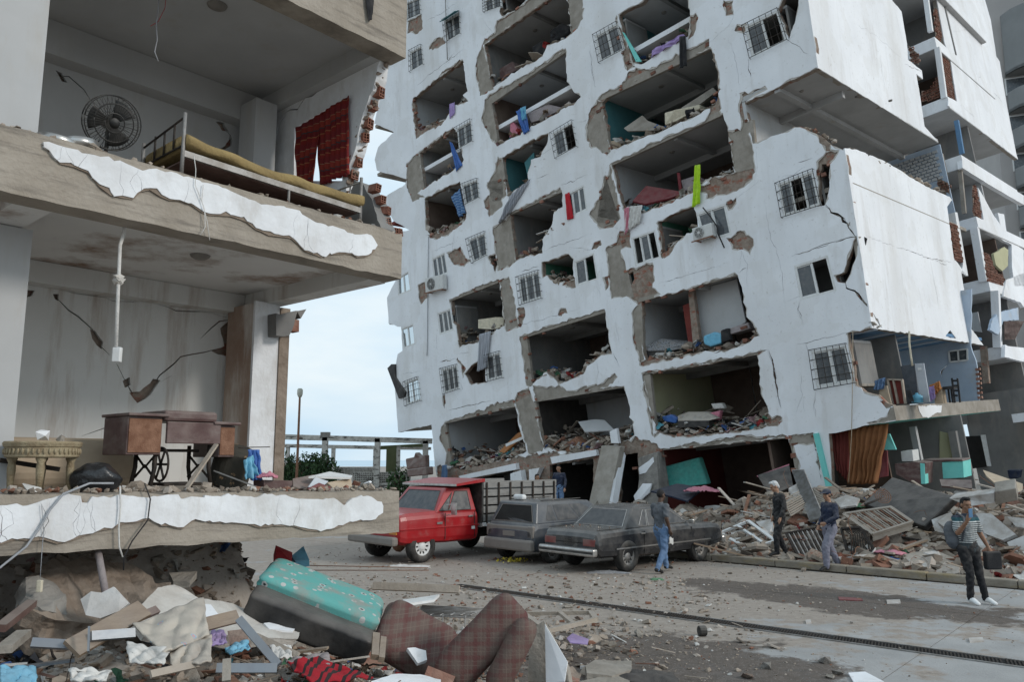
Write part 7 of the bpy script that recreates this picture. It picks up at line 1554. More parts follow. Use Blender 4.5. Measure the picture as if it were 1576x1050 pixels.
P0 = G3('F1', 40, 510, 12.2); T(tubes('rebar_cage', [[P0+Vector((-.9+i*.16,0,-.1)), P0+Vector((-.86+i*.16,.1,.28+.05*math.sin(i*3)))] for i in range(0)]+[[P0+Vector((-1,0,.1)), P0+Vector((1,.1,.05))],[P0+Vector((-1,.2,.0)), P0+Vector((1,.2,.0))]], .008, 'rust', None, 4), 'rusty rebar cage lying in front of the truck', 'rebar')
gpoly('white_board', 'F1', [(225,640,10.5),(330,625,10.9),(385,615,11),(360,640,10.5),(240,658,10.2)], .03, 'white_frame', 'white board on the ground behind the turquoise mattress', 'board'); gbar('wood_plank','F1',(95,570,11.2),(470,585,11.0),.10,.04,'wood_pale','long pale plank on the ground behind the mattress','plank')
gpoly('paper_sheet', 'F1', [(935,795,9.9),(960,775,10.1),(1030,800,9.9),(1025,822,9.7),(950,815,9.7)], .01, 'cl_lilac', 'pale lilac paper sheet on the dirt beside the window frame', 'paper')
rr = random.Random(44); mb = MB(); P0 = atZ(790, 864, .02)
for i in range(90):
    p = P0+Vector((rr.gauss(0,.16), rr.gauss(0,.14), rr.uniform(0,.07))); m = rrot(rr); s_ = rr.uniform(.015,.035); mb.add([p+m@Vector(q) for q in ((-s_,0,0),(0,-s_,0),(s_,0,s_*.5),(0,s_,0))], [(0,1,2,3)])
T(mb.build('yellow_flowers', 'cl_yellow'), 'scattered yellow flowers under the hatchback', 'flowers', None); bpy.data.objects['yellow_flowers']['kind'] = 'stuff'
heap_cloth('plastic_sheet', atZ(935, 882, 0), .42,.16,.05, 'cl_grey', 'grey plastic sheet on the ground behind the sedan wheel', 'sheet', 12); heap_cloth('green_leaves', atZ(1011, 893, 0), .13,.08,.05, 'cl_green', 'bright green leaves on the ground by the walking man', 'leaves', 3, n=12)
heap_cloth('plastic_sheet', atZ(628, 873, 0), .5,.18,.05, 'cl_white', 'crumpled pale plastic sheet in front of the truck wheel', 'sheet', 15)
heap_cloth('lime_cloth', atZ(1173, 862, .02), .46,.20,.20, 'cl_lime', 'lime green cloth thrown over the kerb', 'cloth', 14, R(-41))
mb = MB(); mb.tube([atZ(1081,972,.07)+Vector((-.05,0,0)), atZ(1081,972,.07)+Vector((.05,.02,0))], .07, 12); T(bevel(mb.build('rubber_block','tyre'),.01), 'black rubber roller lying on the drain grate', 'roller')
def gflat(nm, k, pts, z, mt, label, cat):
    o = clean(MB().prism([atZ(*cp(k, q)[0], z) for q in pts], (0,0,-z)).build(nm, mt)); return T(o, label, cat)
gflat('red_plate', 'F2', [(750,632),(855,638),(860,648),(755,645)], .015, 'cl_maroon', 'flat red strip on the wet dirt patch', 'strip')
gflat('styrofoam_piece', 'F2', [(965,646),(1025,644),(1028,657),(968,659)], .02, 'plaster_dusty', 'small white plate on the wet dirt patch', 'plate'); gflat('styrofoam_piece', 'F2', [(1330,815),(1392,812),(1397,827),(1335,831)], .02, 'plaster_dusty', 'flat white piece near the right end of the drain', 'plate'); gflat('styrofoam_piece','F2',[(605,735),(628,733),(631,746),(608,748)],.02,'plaster_dusty','small white cup-like lump left of the drain','lump')
gflat('white_shard', 'F2', [(795,970),(870,965),(955,1010),(820,1012)], .02, 'plaster', 'white plaster shard at the bottom edge of the paving', 'shard')
# ---------------------------------------------------------------- things in and on the tower
def fcloth(nm, k, q, mt, label, cat='cloth', d=-.06, fold=.05, nf=3, seed=0): return cloth4(nm, FP, k, q, d, mt, label, cat, fold, nf, seed)
fcloth('blue_clothes', 'T1', [(820,600),(868,570),(895,700),(862,722)], 'cl_blue', 'bright blue clothes hanging over a sill in the third bay from the top', 'clothes', seed=1)
fcloth('sky_shirt', 'T1', [(845,580),(875,570),(872,640),(850,650)], 'cl_sky', 'light blue shirt beside the bright blue clothes', 'shirt', -.1, seed=2)
fcloth('blue_white_cloth', 'T1', [(460,760),(478,770),(528,890),(495,925)], 'cl_blue', 'blue and white cloth hanging at a broken left bay', seed=3)
fcloth('lilac_bedding', 'T2', [(430,270),(600,180),(615,200),(425,310)], 'cl_lilac', 'lilac bedding over the broken sill of a high bay', 'bedding', -.05, .08, seed=4)
fcloth('black_coat', 'T2', [(578,195),(612,190),(622,350),(582,370)], 'cl_black', 'long black coat hanging below the lilac bedding', 'coat', -.12, .04, 2, 5)
fcloth('lime_scarf', 'T2', [(663,890),(692,885),(695,1090),(650,1120)], 'cl_lime', 'lime green cloth hanging over a sill', 'cloth', -.10, .04, 2, 6)
fcloth('pink_white_clothes', 'M2', [(335,150),(430,140),(420,240),(322,310)], 'cl_white', 'white and pink clothes hanging at a bay corner', 'clothes', -.10, .06, 4, 7)
fcloth('pink_shirt', 'M2', [(320,160),(350,150),(345,290),(322,320)], 'cl_pink', 'pale pink shirt at the edge of the hanging clothes', 'shirt', -.13, .04, 2, 8)
cloth4('check_curtain', FP, 'M1', [(530,90),(585,40),(612,190),(575,218)], -.06, 'check', 'blue checked curtain blowing out of a left bay', 'curtain', .08, 2, 9)
cloth4('printed_curtain', FP, 'M1', [(880,85),(1010,-20),(880,190),(820,255)], -.10, 'grey_print', 'grey printed curtain draped down over the facade', 'curtain', .10, 4, 10)
fcloth('red_curtain', 'M1', [(1218,75),(1245,62),(1272,220),(1232,232)], 'cl_red', 'red curtain hanging out of a three-pane window', 'curtain', -.05, .03, 2, 11)
cloth4('grey_rug', FP, 'M1', [(700,925),(770,905),(745,1130),(690,1150)], -.10, 'grey_print', 'striped grey rug hanging from a lower left bay', 'rug', .06, 4, 12)
fcloth('jeans', 'B1', [(475,775),(505,770),(512,865),(472,872)], 'cl_denim', 'pair of blue jeans hanging left of the truck bed', 'jeans', -.3, .04, 2, 13)
fcloth('lilac_rag', 'T1', [(462,560),(490,550),(490,610),(462,640)], 'cl_lilac', 'small lilac rag at the rubble of a left bay', 'cloth', -.05, .03, 2, 14)
poly3('teal_board', FP, 'T2', [(272,170,-.02),(282,175,-.02),(375,330,-.05),(345,330,-.05)], .05, 'paint_teal', 'teal painted board leaning in a high bay', 'board')
poly3('teal_door', FP, 'T1', [(865,875,.2),(915,820,.2),(918,850,.25),(880,940,.25)], .05, 'inner_teal', 'teal door edge in a middle bay', 'door')
poly3('wardrobe', FP, 'T1', [(730,370,.5),(800,330,.5),(825,375,.6),(735,425,.6)], .5, 'cabinet', 'fallen dark wooden wardrobe in the second bay from the top', 'wardrobe')
poly3('sofa', FP, 'T1', [(900,250,.9),(960,212,.9),(985,240,.9),(975,290,.9),(910,290,.9)], .7, 'cl_black', 'dark sofa overturned beside the wardrobe', 'sofa', b=.1)
poly3('armchair', FP, 'T1', [(998,160,1.0),(1060,118,1.0),(1108,140,1.0),(1108,180,1.0),(1000,240,1.0)], .6, 'cl_black', 'black armchair at the right of the second bay from the top', 'armchair', b=.12)
poly3('wooden_chair', FP, 'T1', [(790,655,.3),(800,650,.3),(835,700,.3),(835,715,.3),(785,740,.3)], .25, 'cl_pink', 'faded red chair in the bay with the blue clothes', 'chair')
poly3('folded_mattress', FP, 'T1', [(880,610,.2),(990,560,.3),(1080,580,.4),(960,640,.1),(900,660,.1)], .14, 'cl_mauve', 'grey mattress folded over the sill beside the blue clothes', 'mattress', b=.04)
poly3('mattress', FP, 'T2', [(498,605,.2),(560,590,.2),(690,560,.4),(690,585,.4),(560,650,.2),(500,675,.2)], .8, 'cl_cream', 'cream mattress on the edge of a high middle bay', 'mattress', b=.05)
poly3('broken_slab', FP, 'T2', [(590,580,.3),(760,470,.9),(780,490,.9),(690,560,.5),(610,595,.3)], .15, 'concrete', 'tilted broken wall slab above the cream mattress', 'slab')
poly3('broken_slab', FP, 'T2', [(280,690,.4),(380,620,.6),(410,650,.6),(490,680,.5),(470,700,.3),(300,705,.3)], .1, 'concrete', 'broken slab piece at the left of the cream mattress bay', 'slab')
poly3('cardboard_box', FP, 'T2', [(210,760,.15),(255,750,.15),(268,790,.15),(215,808,.15)], .3, 'card', 'cardboard box in the corner of a high bay', 'box')
poly3('maroon_mattress', FP, 'M2', [(365,115,.1),(450,20,.6),(690,60,.5),(600,95,.2),(440,135,.05)], .12, 'cl_maroon', 'dark maroon mattress buckled in the bay with the lime cloth', 'mattress', b=.03)
poly3('blanket_stack', FP, 'T2', [(585,970,.7),(660,945,.8),(700,960,.8),(690,1010,.7),(600,1030,.6)], .5, 'cl_mauve', 'stack of folded blankets behind the lime cloth', 'blankets', b=.06)
poly3('red_post', FP, 'T2', [(566,930,.5),(580,930,.5),(592,1030,.5),(578,1030,.5)], .06, 'cl_maroon', 'thin dark red post standing in the bay with the lime cloth', 'post')
poly3('cream_chest', FP, 'M1', [(692,835,.0),(800,820,.2),(850,822,.4),(845,880,.3),(780,895,.05),(692,890,.0)], .4, 'cl_cream', 'cream chest on the sill of a lower left bay', 'chest', b=.02)
poly3('suitcase', FP, 'M2', [(795,935,.1),(860,910,.1),(905,920,.1),(905,980,.1),(840,1000,.1),(800,985,.1)], .3, 'cl_sky', 'light blue wrapped bundle on the floor of the zebra bed bay', 'bundle', b=.06)
poly3('black_bundle', FP, 'M2', [(900,900,.1),(945,885,.1),(960,960,.1),(905,980,.1)], .25, 'cl_black', 'black bundle beside the light blue bundle', 'bundle', b=.05)
poly3('mattress', FP, 'M2', [(950,890,.3),(1070,850,.4),(1080,890,.3),(960,925,.2)], .6, 'cl_mauve', 'grey mattress at the right of the light blue bundle', 'mattress', b=.04)
fcloth('red_clothes', 'M2', [(740,690),(800,680),(850,740),(800,770)], 'cl_pink', 'red patterned clothes on the inner wall of the zebra bed bay', 'clothes', 1.0, .05, 3, 15)
poly3('brick_pier', FP, 'M2', [(705,665,.5),(735,655,.5),(785,1040,.45),(740,1045,.45)], .2, 'mortar', 'broken brick pier between the zebra bed and the bundles', 'pier')
poly3('brown_wardrobe', FP, 'M2', [(672,750,.7),(712,735,.7),(755,1030,.7),(715,1035,.7)], .5, 'inner_red', 'tall red brown wardrobe beside the brick pier', 'wardrobe')
poly3('pale_partition', FP, 'M2', [(735,660,.9),(1000,590,.9),(1055,850,.9),(790,1000,.9)], .08, 'inner_white', 'pale inner wall behind the bundles', 'partition')
zb_ = empty('divan_bed', FP.px(*cp('B2',(560,120))[0], .6), 0, 'black divan bed with zebra print cover in a lower bay', 'bed')
poly3('base', FP, 'B2', [(445,80,.3),(720,40,.9),(720,70,.9),(610,120,.3),(450,132,.3)], 1.2, 'vinyl', par=zb_, b=.03); poly3('cover', FP, 'B2', [(440,50,.26),(540,5,.9),(720,20,1.4),(715,50,.9),(610,75,.3),(445,85,.26)], .35, 'zebra', par=zb_, b=.06)
db = empty('divan_bed', FP.px(*cp('B2',(760,540))[0], .6), 0, 'black divan bed with a printed cover among rubble, lowest full bay', 'bed')
poly3('base', FP, 'B2', [(640,505,.3),(830,500,.3),(835,545,.3),(642,548,.3)], 1.4, 'vinyl', par=db, b=.03); poly3('cover', FP, 'B2', [(640,470,.28),(700,450,.8),(820,450,.8),(880,490,.4),(830,503,.28),(642,508,.28)], .3, 'blanket', par=db, b=.06)
for i, (k, q, m_, lab) in enumerate((('B2',[(540,480),(600,465),(640,490),(630,520),(560,510)],'cl_blue','blue clothes heaped beside the printed divan bed'),('B2',[(820,460),(900,440),(890,500),(830,505)],'cl_pink','pinkish bedding behind the printed divan bed'),('B2',[(840,400),(910,395),(925,430),(860,435)],'cl_white','pale board in the back of the lowest full bay'))):
    poly3('clothes_heap' if i < 2 else 'pale_board', FP, k, [(x, y, .5+.3*i) for x, y in q], .25, m_, lab, 'clothes' if i < 2 else 'board', b=.05)
poly3('orange_board', FP, 'B1', [(820,690,.6),(930,580,1.0),(965,565,1.0),(955,610,.9),(850,700,.5)], .06, 'cl_orange', 'orange brown board leaning in the bay behind the truck', 'board')
poly3('white_plank', FP, 'B1', [(858,645,.3),(970,595,.4),(973,612,.4),(862,662,.3)], .06, 'white_frame', 'white plank across the orange board', 'plank')
poly3('ceiling_sheet', FP, 'B1', [(1300,510,.5),(1400,495,.9),(1460,500,1.0),(1520,560,.8),(1340,570,.3)], .05, 'inner_white', 'pale ceiling sheet fallen in the sunken bay', 'sheet')
poly3('cupboard', FP, 'B1', [(1215,650,.2),(1290,600,.3),(1325,640,.3),(1300,680,.2),(1225,695,.1)], .3, 'rust', 'red brown cupboard tipped over in the sunken bay', 'cupboard')
poly3('leaning_slab', FP, 'B2', [(90,1060,-2.3),(180,655,-.6),(292,662,-.6),(212,1060,-2.3)], .35, 'concrete', 'big concrete pillar slab leaning out of the ground floor', 'slab', b=.02)
poly3('plaster_strip', FP, 'B2', [(215,1060,-2.32),(285,700,-.72),(293,720,-.7),(235,1060,-2.2)], .36, 'plaster', 'strip of white plaster along the leaning slab', 'plaster')
poly3('fallen_strip', FP, 'B1', [(575,840,-.15),(920,762,-.15),(925,800,-.15),(590,862,-.15)], .25, 'plaster', 'white floor edge strip above the truck bed', 'slab edge')
poly3('fallen_strip', FP, 'B1', [(1130,725,-.12),(1405,680,-.12),(1412,715,-.12),(1140,765,-.12)], .25, 'plaster', 'white floor edge strip beside the leaning slab', 'slab edge')
poly3('plaster_block', FP, 'B1', [(888,825,-.3),(950,805,-.3),(962,880,-.3),(890,890,-.3)], .3, 'plaster', 'white block standing behind the truck bed, left one', 'block'); poly3('plaster_block', FP, 'B1', [(1000,800,-.3),(1065,790,-.3),(1020,895,-.3),(1005,890,-.3)], .3, 'plaster', 'white block standing behind the truck bed, right one', 'block')
poly3('plaster_block', FP, 'B1', [(1490,570,-.2),(1530,550,-.2),(1545,640,-.2),(1500,640,-.2)], .15, 'plaster', 'white upright shard on the leaning slab top', 'shard')
poly3('column_wreck', FP, 'B2', [(400,730,-.12),(520,690,-.12),(545,900,-.4),(540,1060,-.9),(380,1060,-.9),(405,860,-.3)], .45, 'concrete_dark', 'shattered concrete column between the ground floor bays', 'column', b=.04)
poly3('plaster_piece', FP, 'B2', [(405,790,-.2),(470,745,-.2),(490,725,-.2),(505,770,-.22),(480,810,-.25),(410,830,-.25)], .05, 'plaster', 'upper white plaster patch on the shattered column', 'plaster'); poly3('plaster_piece', FP, 'B2', [(375,960,-.75),(430,885,-.6),(485,885,-.6),(470,940,-.65),(390,1010,-.9)], .05, 'plaster', 'lower white plaster patch on the shattered column', 'plaster')
poly3('teal_mattress', FP, 'B2', [(530,790,.6),(770,725,1.2),(825,890,1.2),(690,905,.8),(560,900,.5)], .3, 'cl_teal', 'turquoise green mattress propped in the ground floor bay', 'mattress', b=.06)
poly3('blue_door', FP, 'B2', [(480,930,-1.4),(640,885,-.5),(805,910,-.9),(700,990,-2.2),(600,960,-2.0)], .05, 'cl_navy', 'dark blue door lying on the heap before the ground floor bay', 'door')
poly3('tv_panel', FP, 'B2', [(1125,835,-1.2),(1315,770,-.8),(1340,900,-1.2),(1200,960,-2.0)], .08, 'vinyl', 'black flat panel standing behind the white-haired man', 'panel'); poly3('panel_edge', FP, 'B2', [(1122,838,-1.21),(1318,768,-.81),(1318,774,-.81),(1124,846,-1.21)], .09, 'cl_pink', 'pinkish top edge strip of the black flat panel', 'strip')
heap_cloth('pink_bedding', FP.px(*cp('B2',(790,940))[0], -1.6), .55,.35,.28, 'cl_pink', 'pink flowered bedding on the heap', 'bedding', 21)
# air conditioners
def ac(k, q, label):
    P = FP.poly(cp(k, *q)); c = [Vector(x) for x in P]; a0_, b0_ = c[3]; w = (c[2]-c[3]).length; h = (c[0]-c[3]).length; ang = math.atan2(c[2].y-c[3].y, c[2].x-c[3].x)
    m_ = FP.mat(a0_, b0_, 0) @ Matrix.Rotation(-ang, 4, 'Y'); e = empty('air_conditioner', m_.translation, 0, label, 'air conditioner')
    bevel(MB().mbox(m_, 0, w, -.34, -.06, 0, h).build('case', 'ac_white', e), .02); fm = m_ @ Matrix.Translation((w*.34, -.345, h*.5)) @ Matrix.Rotation(math.pi/2, 4, 'X')
    mb = MB(); mb.lathe([(.0001,0),(h*.40,0),(h*.40,.02),(.0001,.02)], 24, fm); mb.build('fan_opening', 'black_trim', e); mb = MB()
    for r_ in (.12,.2,.28,.36,.41): mb.tube([fm@Vector((h*r_*math.cos(t), h*r_*math.sin(t), .03)) for t in [i*6.2832/20 for i in range(21)]], .006, 4)
    for i in range(8): mb.tube([fm@Vector((.03*math.cos(i*.785), .03*math.sin(i*.785), .035)), fm@Vector((h*.4*math.cos(i*.785), h*.4*math.sin(i*.785), .03))], .005, 4)
    mb.lathe([(.0001,.045),(.05,.04),(.05,.02)], 12, fm); mb.build('fan_guard', 'ac_white', e)
    mb = MB()
    for x in (.1,.85): mb.mbox(m_, w*x, w*x+.04, -.40, .02, -.05, -.01)
    mb.mbox(m_, -.05, w+.05, -.41, -.38, -.06, -.02); mb.build('bracket', 'rust', e)
ac('M1', [(400,590),(490,565),(512,650),(405,675)], 'white air conditioner on rusty bracket on the left of the facade'); ac('M2', [(760,290),(870,265),(885,330),(768,365)], 'white air conditioner with cable under a curtained window')
T(tubes('cable', [[FP.px(*cp('M2',p)[0], -.15) for p in ((795,155),(840,210),(880,270),(885,310),(925,400))]], .025, 'cl_black'), 'black cable running past the curtained window to the air conditioner', 'cable')
T(tubes('drainpipe', [[FP.px(*cp('M1',p)[0], -.05) for p in ((392,330),(388,600),(385,1000))]+[FP.px(*cp('B1',(382,110))[0], -.05)]], .02, 'cl_grey'), 'thin downpipe on the left of the facade', 'pipe'); T(tubes('antenna_pole', [[FP.px(*cp('T1',p)[0], -.12) for p in ((438,-40),(445,180),(450,320))]], .025, 'steel'), 'thin grey pole fixed beside the awning window', 'pole')
poly3('window_awning', FP, 'T1', [(408,118,-.5),(490,60,-.5),(512,58,-.02),(432,108,-.02)], .03, 'inner_teal', 'small dark green awning over a high left window', 'awning')
poly3('hanging_board', FP, 'B1', [(140,185,-.1),(165,160,-.1),(188,160,-.1),(190,240,-.1),(250,330,-.1),(245,360,-.1),(210,370,-.1)], .12, 'vinyl', 'dark panel hanging off the left edge of the tower', 'panel', b=.03)
sw_ = FP.px(*cp('B1',(310,780))[0], -3); e = empty('wrecked_armchair', sw_, 0, 'dark wrecked armchair on the rubble left of the truck', 'armchair')
poly3('backrest', FP, 'B1', [(250,735,-1.5),(300,725,-1.4),(310,695,-1.4),(335,720,-1.4),(370,712,-1.4),(372,790,-1.5),(258,800,-1.6)], .3, 'wood_dark', par=e, b=.06); poly3('seat', FP, 'B1', [(255,800,-1.9),(372,785,-1.8),(375,835,-1.9),(265,845,-2.0)], .5, 'wood_dark', par=e, b=.06)
# ---- loggia with the fridge
SLf = lambda a, d: FP.to3(slab_t[0]+a, slab_t[1], d)
def lpx(k, x, y, d): return FP.px(*cp(k, (x, y))[0], d)
def standbox(nm, k, q, d, dep, mt, label, cat, par=None, b=.01): return poly3(nm, FP, k, [(x, y, d) for x, y in q], dep, mt, label, cat, par, b, vec=Dv*dep)
fr = empty('fridge', lpx('B3',960,400,1.8), 0, 'silver grey fridge standing on the open corner slab', 'fridge'); standbox('case', 'B3', [(828,172),(912,158),(940,400),(870,405)], 2.0, .7, 'cl_steelgrey', None, None, fr); standbox('door', 'B3', [(912,158),(968,155),(1005,392),(948,398)], 1.95, .06, 'fridge', None, None, fr); standbox('freezer_badge', 'B3', [(930,182),(952,182),(954,196),(933,197)], 1.93, .02, 'white_frame', None, None, fr, 0)
sh = empty('wooden_shelf', lpx('B3',800,400,.9), 0, 'broken wooden shelf unit left of the fridge', 'shelf')
standbox('back_panel', 'B3', [(745,255),(832,258),(850,400),(770,405)], 1.5, .03, 'inner_red', None, None, sh)
for q in ([(742,250),(752,250),(782,402),(770,404)], [(775,252),(784,252),(815,400),(805,402)], [(828,255),(838,255),(858,400),(848,402)], [(742,248),(836,252),(838,260),(744,258)]): standbox('slat', 'B3', q, 1.4, .12, 'wood_pale', None, None, sh, 0)
standbox('card_panel', 'B3', [(700,300),(745,290),(772,402),(735,405),(695,350)], .9, .05, 'card', 'tan cardboard sheet left of the broken shelf', 'cardboard')
cloth4('blue_shirt', FP, 'B3', [(672,260),(735,240),(730,310),(668,320)], .8, 'cl_denim', 'blue shirt hanging on a line in the open corner room', 'shirt', .05, 3, 31)
wb = lpx('B3',930,398,1.6); mb = MB(); hgt = (lpx('B3',930,335,1.6)-wb).length; mb.lathe([(.0001,0),(.17,.01),(.18,.04),(.17,hgt*.35),(.18,hgt*.4),(.17,hgt*.7),(.05,hgt*.88),(.04,hgt),(.0001,hgt)], 18, Matrix.Translation(wb)); T(mb.build('water_bottle', 'water', None, smooth=True), 'big blue water bottle in front of the fridge', 'bottle')
poly3('picture_frame', FP, 'B3', [(860,320,1.3),(890,320,1.3),(908,388,1.2),(882,388,1.2)], .03, 'cl_black', 'dark frame leaning beside the water bottle', 'frame')
c0 = empty('draped_chair', lpx('B3',1050,400,1.6), 0, 'tan chair draped with an orange and purple cloth', 'chair'); standbox('back', 'B3', [(1030,320),(1070,300),(1085,400),(1035,402)], 1.6, .4, 'cl_tan', None, None, c0); cloth4('throw', FP, 'B3', [(1000,290),(1065,262),(1072,310),(1010,380)], 1.5, 'cl_orange', None, fold=.06, seed=3, par=c0); cloth4('throw', FP, 'B3', [(998,300),(1030,290),(1040,360),(1010,390)], 1.45, 'cl_lilac', None, fold=.05, seed=4, par=c0)
bc = empty('dark_chair', lpx('B3',1140,398,1.8), 0, 'dark ladder-back dining chair on the open corner slab', 'chair')
for q in ([(1132,245),(1142,244),(1160,395),(1150,396)], [(1166,245),(1175,246),(1192,392),(1182,394)]): standbox('leg', 'B3', q, 1.7, .06, 'cl_black', None, None, bc, 0)
for y in (255,285,315,345): standbox('slat', 'B3', [(1138,y),(1172,y),(1174,y+12),(1140,y+12)], 1.71, .03, 'cl_black', None, None, bc, 0)
standbox('seat', 'B3', [(1082,298),(1138,292),(1145,312),(1085,316)], 1.7, .5, 'cl_black', None, None, bc, 0)
for x in (1085,1110,1128): standbox('leg', 'B3', [(x,310),(x+9,310),(x+20,395),(x+11,395)], 1.8+.1*(x % 3), .06, 'cl_black', None, None, bc, 0)
T(tubes('conduit', [[lpx('B3',880,-40,.6), lpx('B3',880,30,.6), lpx('B3',890,110,.6), lpx('B3',899,170,.6)]], .03, 'cl_cream', None, 8), 'cream conduit dangling above the fridge', 'conduit')
T(tubes('wire', [[lpx('B3',538,-40,-.1), lpx('B3',537,200,-.1), lpx('B3',530,600,-.1), lpx('B3',512,880,-.2)]], .012, 'cl_tan', None, 4), 'long thin wire hanging down past the barred corner window', 'wire')
poly3('red_lamp', FP, 'B3', [(570,105,.8),(590,105,.8),(598,130,.8),(585,142,.8),(572,130,.8)], .08, 'cl_red', 'small red ornament on the corner room wall', 'ornament')
# ---- ground floor shop
cloth4('orange_curtain', FP, 'B3', [(515,545),(755,520),(680,885),(505,890)], .35, 'curtain_brown', 'long orange brown curtain in the ground floor shop', 'curtain', .14, 7, 41)
cloth4('maroon_curtain', FP, 'B3', [(390,570),(530,548),(515,880),(440,800)], .55, 'inner_red', 'dark maroon curtain left of the orange one', 'curtain', .08, 5, 42)
standbox('stove', 'B3', [(828,690),(898,682),(906,750),(835,752)], 1.2, .55, 'ac_white', 'white appliance on the shop counter', 'stove'); standbox('dark_cabinet', 'B3', [(790,765),(920,755),(978,760),(975,890),(905,885),(800,830)], 1.0, .7, 'cabinet', 'dark open cabinet under the white appliance', 'cabinet'); standbox('teal_edge', 'B3', [(945,762),(972,765),(978,888),(952,888)], .98, .3, 'paint_teal', 'teal cabinet side by the dark cabinet', 'cabinet side')
standbox('teal_counter', 'B3', [(1078,757),(1205,745),(1212,850),(1085,856)], 1.9, .8, 'paint_teal', 'bright turquoise counter in the open shop', 'counter'); standbox('counter_top', 'B3', [(955,742),(1200,738),(1205,750),(960,754)], 1.85, .8, 'cabinet', 'dark board on top of the turquoise counter', 'board')
poly3('teal_wall_piece', FP, 'B3', [(735,590,.8),(760,585,.8),(800,680,.9),(725,680,.8)], .08, 'paint_teal', 'turquoise wall scrap beside the orange curtain', 'wall piece'); poly3('red_board', FP, 'B3', [(715,680,.7),(745,685,.7),(750,840,.6),(690,850,.5)], .08, 'cl_maroon', 'dark red board beside the orange curtain', 'board')
poly3('maroon_board', FP, 'S2d', [(330,740,-.6),(575,745,-.6),(578,810,-1.0),(345,790,-1.0)], .06, 'cabinet', 'dark brown board lying across the rubble before the counter', 'board')
poly3('plywood_sheet', FP, 'S2d', [(665,668,-.4),(970,775,-1.2),(965,880,-2.2),(745,760,-1.4),(690,712,-.9)], .04, 'card', 'long tan plywood sheet with printed lines at the right', 'plywood')
standbox('blue_basin', 'S2d', [(848,668),(950,668),(935,735),(862,735)], dF-1.5, .5, 'cl_navy', 'dark blue basin against the grey shop wall', 'basin', b=.05)
poly3('door_frame', FP, 'S2d', [(508,405,dF+1.6),(522,402,dF+1.6),(590,700,dF+1.6),(570,700,dF+1.6)], .1, 'iron', 'dark door frame post in the shop back wall, left one', 'door frame'); poly3('door_frame', FP, 'S2d', [(645,400,dF+1.6),(680,398,dF+1.6),(725,640,dF+1.6),(695,640,dF+1.6)], .1, 'white_frame', 'white door frame post in the shop back wall', 'door frame'); poly3('dark_doorway', FP, 'S2d', [(520,410,dF+2.1),(650,405,dF+2.1),(715,640,dF+2.1),(580,660,dF+2.1)], .05, 'dark', 'dark doorway in the grey shop back wall', 'doorway')  # doorway is a near-black sheet, painted shade of the opening
# ---------------------------------------------------------------- rubble: mounds, loose lumps, boards
def sm(t): t = max(0, min(1, t)); return t*t*(3-2*t)
def nearh(x, y):
    """height of the heap in front of the near house"""
    q = Vector((x, y, 0))-HC; s, d = q.dot(E1), q.dot(E2)
    h = .86*sm((.9-s)/4.0)*(.85+.15*sm((d+4)/2)); h *= sm((d+5.2)/1.2); h = max(h, 1.75*sm((d-.5)/1.1)*sm((-.5-s)/.7))
    return h-.03+(.10*noise.noise(Vector((x*1.3, y*1.3, 1)))+.05*noise.noise(Vector((x*4, y*4, 2))))*sm(h/.3)
def towerh(x, y):
    """height of the heap at the foot of the tower"""
    q = Vector((x, y, 0))-Vector((5.43, 18.7, 0)); t, o = q.dot(KD), q.dot(KN)
    left = sm((t+3.2)/2.0); st = .30*left+(1-left)*2.6
    h = (.42+.83*sm((t+4.5)/3.5)+.25*sm((t-3)/4))*sm((o-st)/(5.2 if left > .5 else 3.6))+.10*sm((o-st)/.3)
    return h-.03+(.16*noise.noise(Vector((x*.9, y*.9, 5)))+.07*noise.noise(Vector((x*3, y*3, 6))))*sm(h/.25)
def mound(nm, x0, x1, y0, y1, st, f, inside, label):
    mb = MB(); nx = int((x1-x0)/st); ny = int((y1-y0)/st); idx = {}
    for j in range(ny+1):
        for i in range(nx+1):
            x, y = x0+i*st, y0+j*st
            idx[i, j] = len(mb.v); mb.v.append((x, y, f(x, y)))
    for j in range(ny):
        for i in range(nx):
            if inside(x0+(i+.5)*st, y0+(j+.5)*st): mb.f.append((idx[i,j], idx[i+1,j], idx[i+1,j+1], idx[i,j+1]))
    o = clean(mb.build(nm, 'dust_ground', None, smooth=True)); struct(o); return o
def in_near(x, y):
    q = Vector((x, y, 0))-HC; s, d = q.dot(E1), q.dot(E2); return -7.5 < s < 1.1 and -5.4 < d < 3.2
def in_tower(x, y):
    q = Vector((x, y, 0))-Vector((5.43, 18.7, 0)); t, o = q.dot(KD), q.dot(KN); left = sm((t+3.2)/2.0); return o > .28*left+(1-left)*2.5 and o < 9.5 and -17 < t < 13
mound('near_rubble_mound', -9, .2, 1.5, 12.5, .12, nearh, in_near, ''); mound('tower_rubble_mound', -9, 19, 12, 36, .2, towerh, in_tower, '')
rr = random.Random(99)
def scatter(nm, n, gen, hf, smin, smax, mt, pw=2.2, bury=.25):
    mb = MB(); k = 0
    while k < n:
        p = gen()
        if p is None: continue
        x, y = p; k += 1; s = smin+(smax-smin)*rr.random()**pw; z = hf(x, y)
        r_ = rr.random()
        if r_ < .72: chunk(mb, (x, y, z+s*bury), s, rr, .9)
        elif r_ < .86: slabchunk(mb, (x, y, z+s*.35), s*1.5, s*.35, rr, rotm(rr.uniform(-.6,.6), rr.uniform(-.6,.6), rr.uniform(0,6.3)))
        elif r_ < .95: mb.box((x, y, z+s*.4), s*2.0, s*1.0, s*.75, rrot(rr, .6))
        else:
            a = rr.uniform(0, 6.3); L_ = s*rr.uniform(3, 7); q = Vector((math.cos(a), math.sin(a), rr.uniform(-.1,.35)))*L_; P = Vector((x, y, z+.03)); mb.quadbar(P, P+q, s*.35, s*.16)
    o = mb.build(nm, mt, None, kind='stuff'); return o
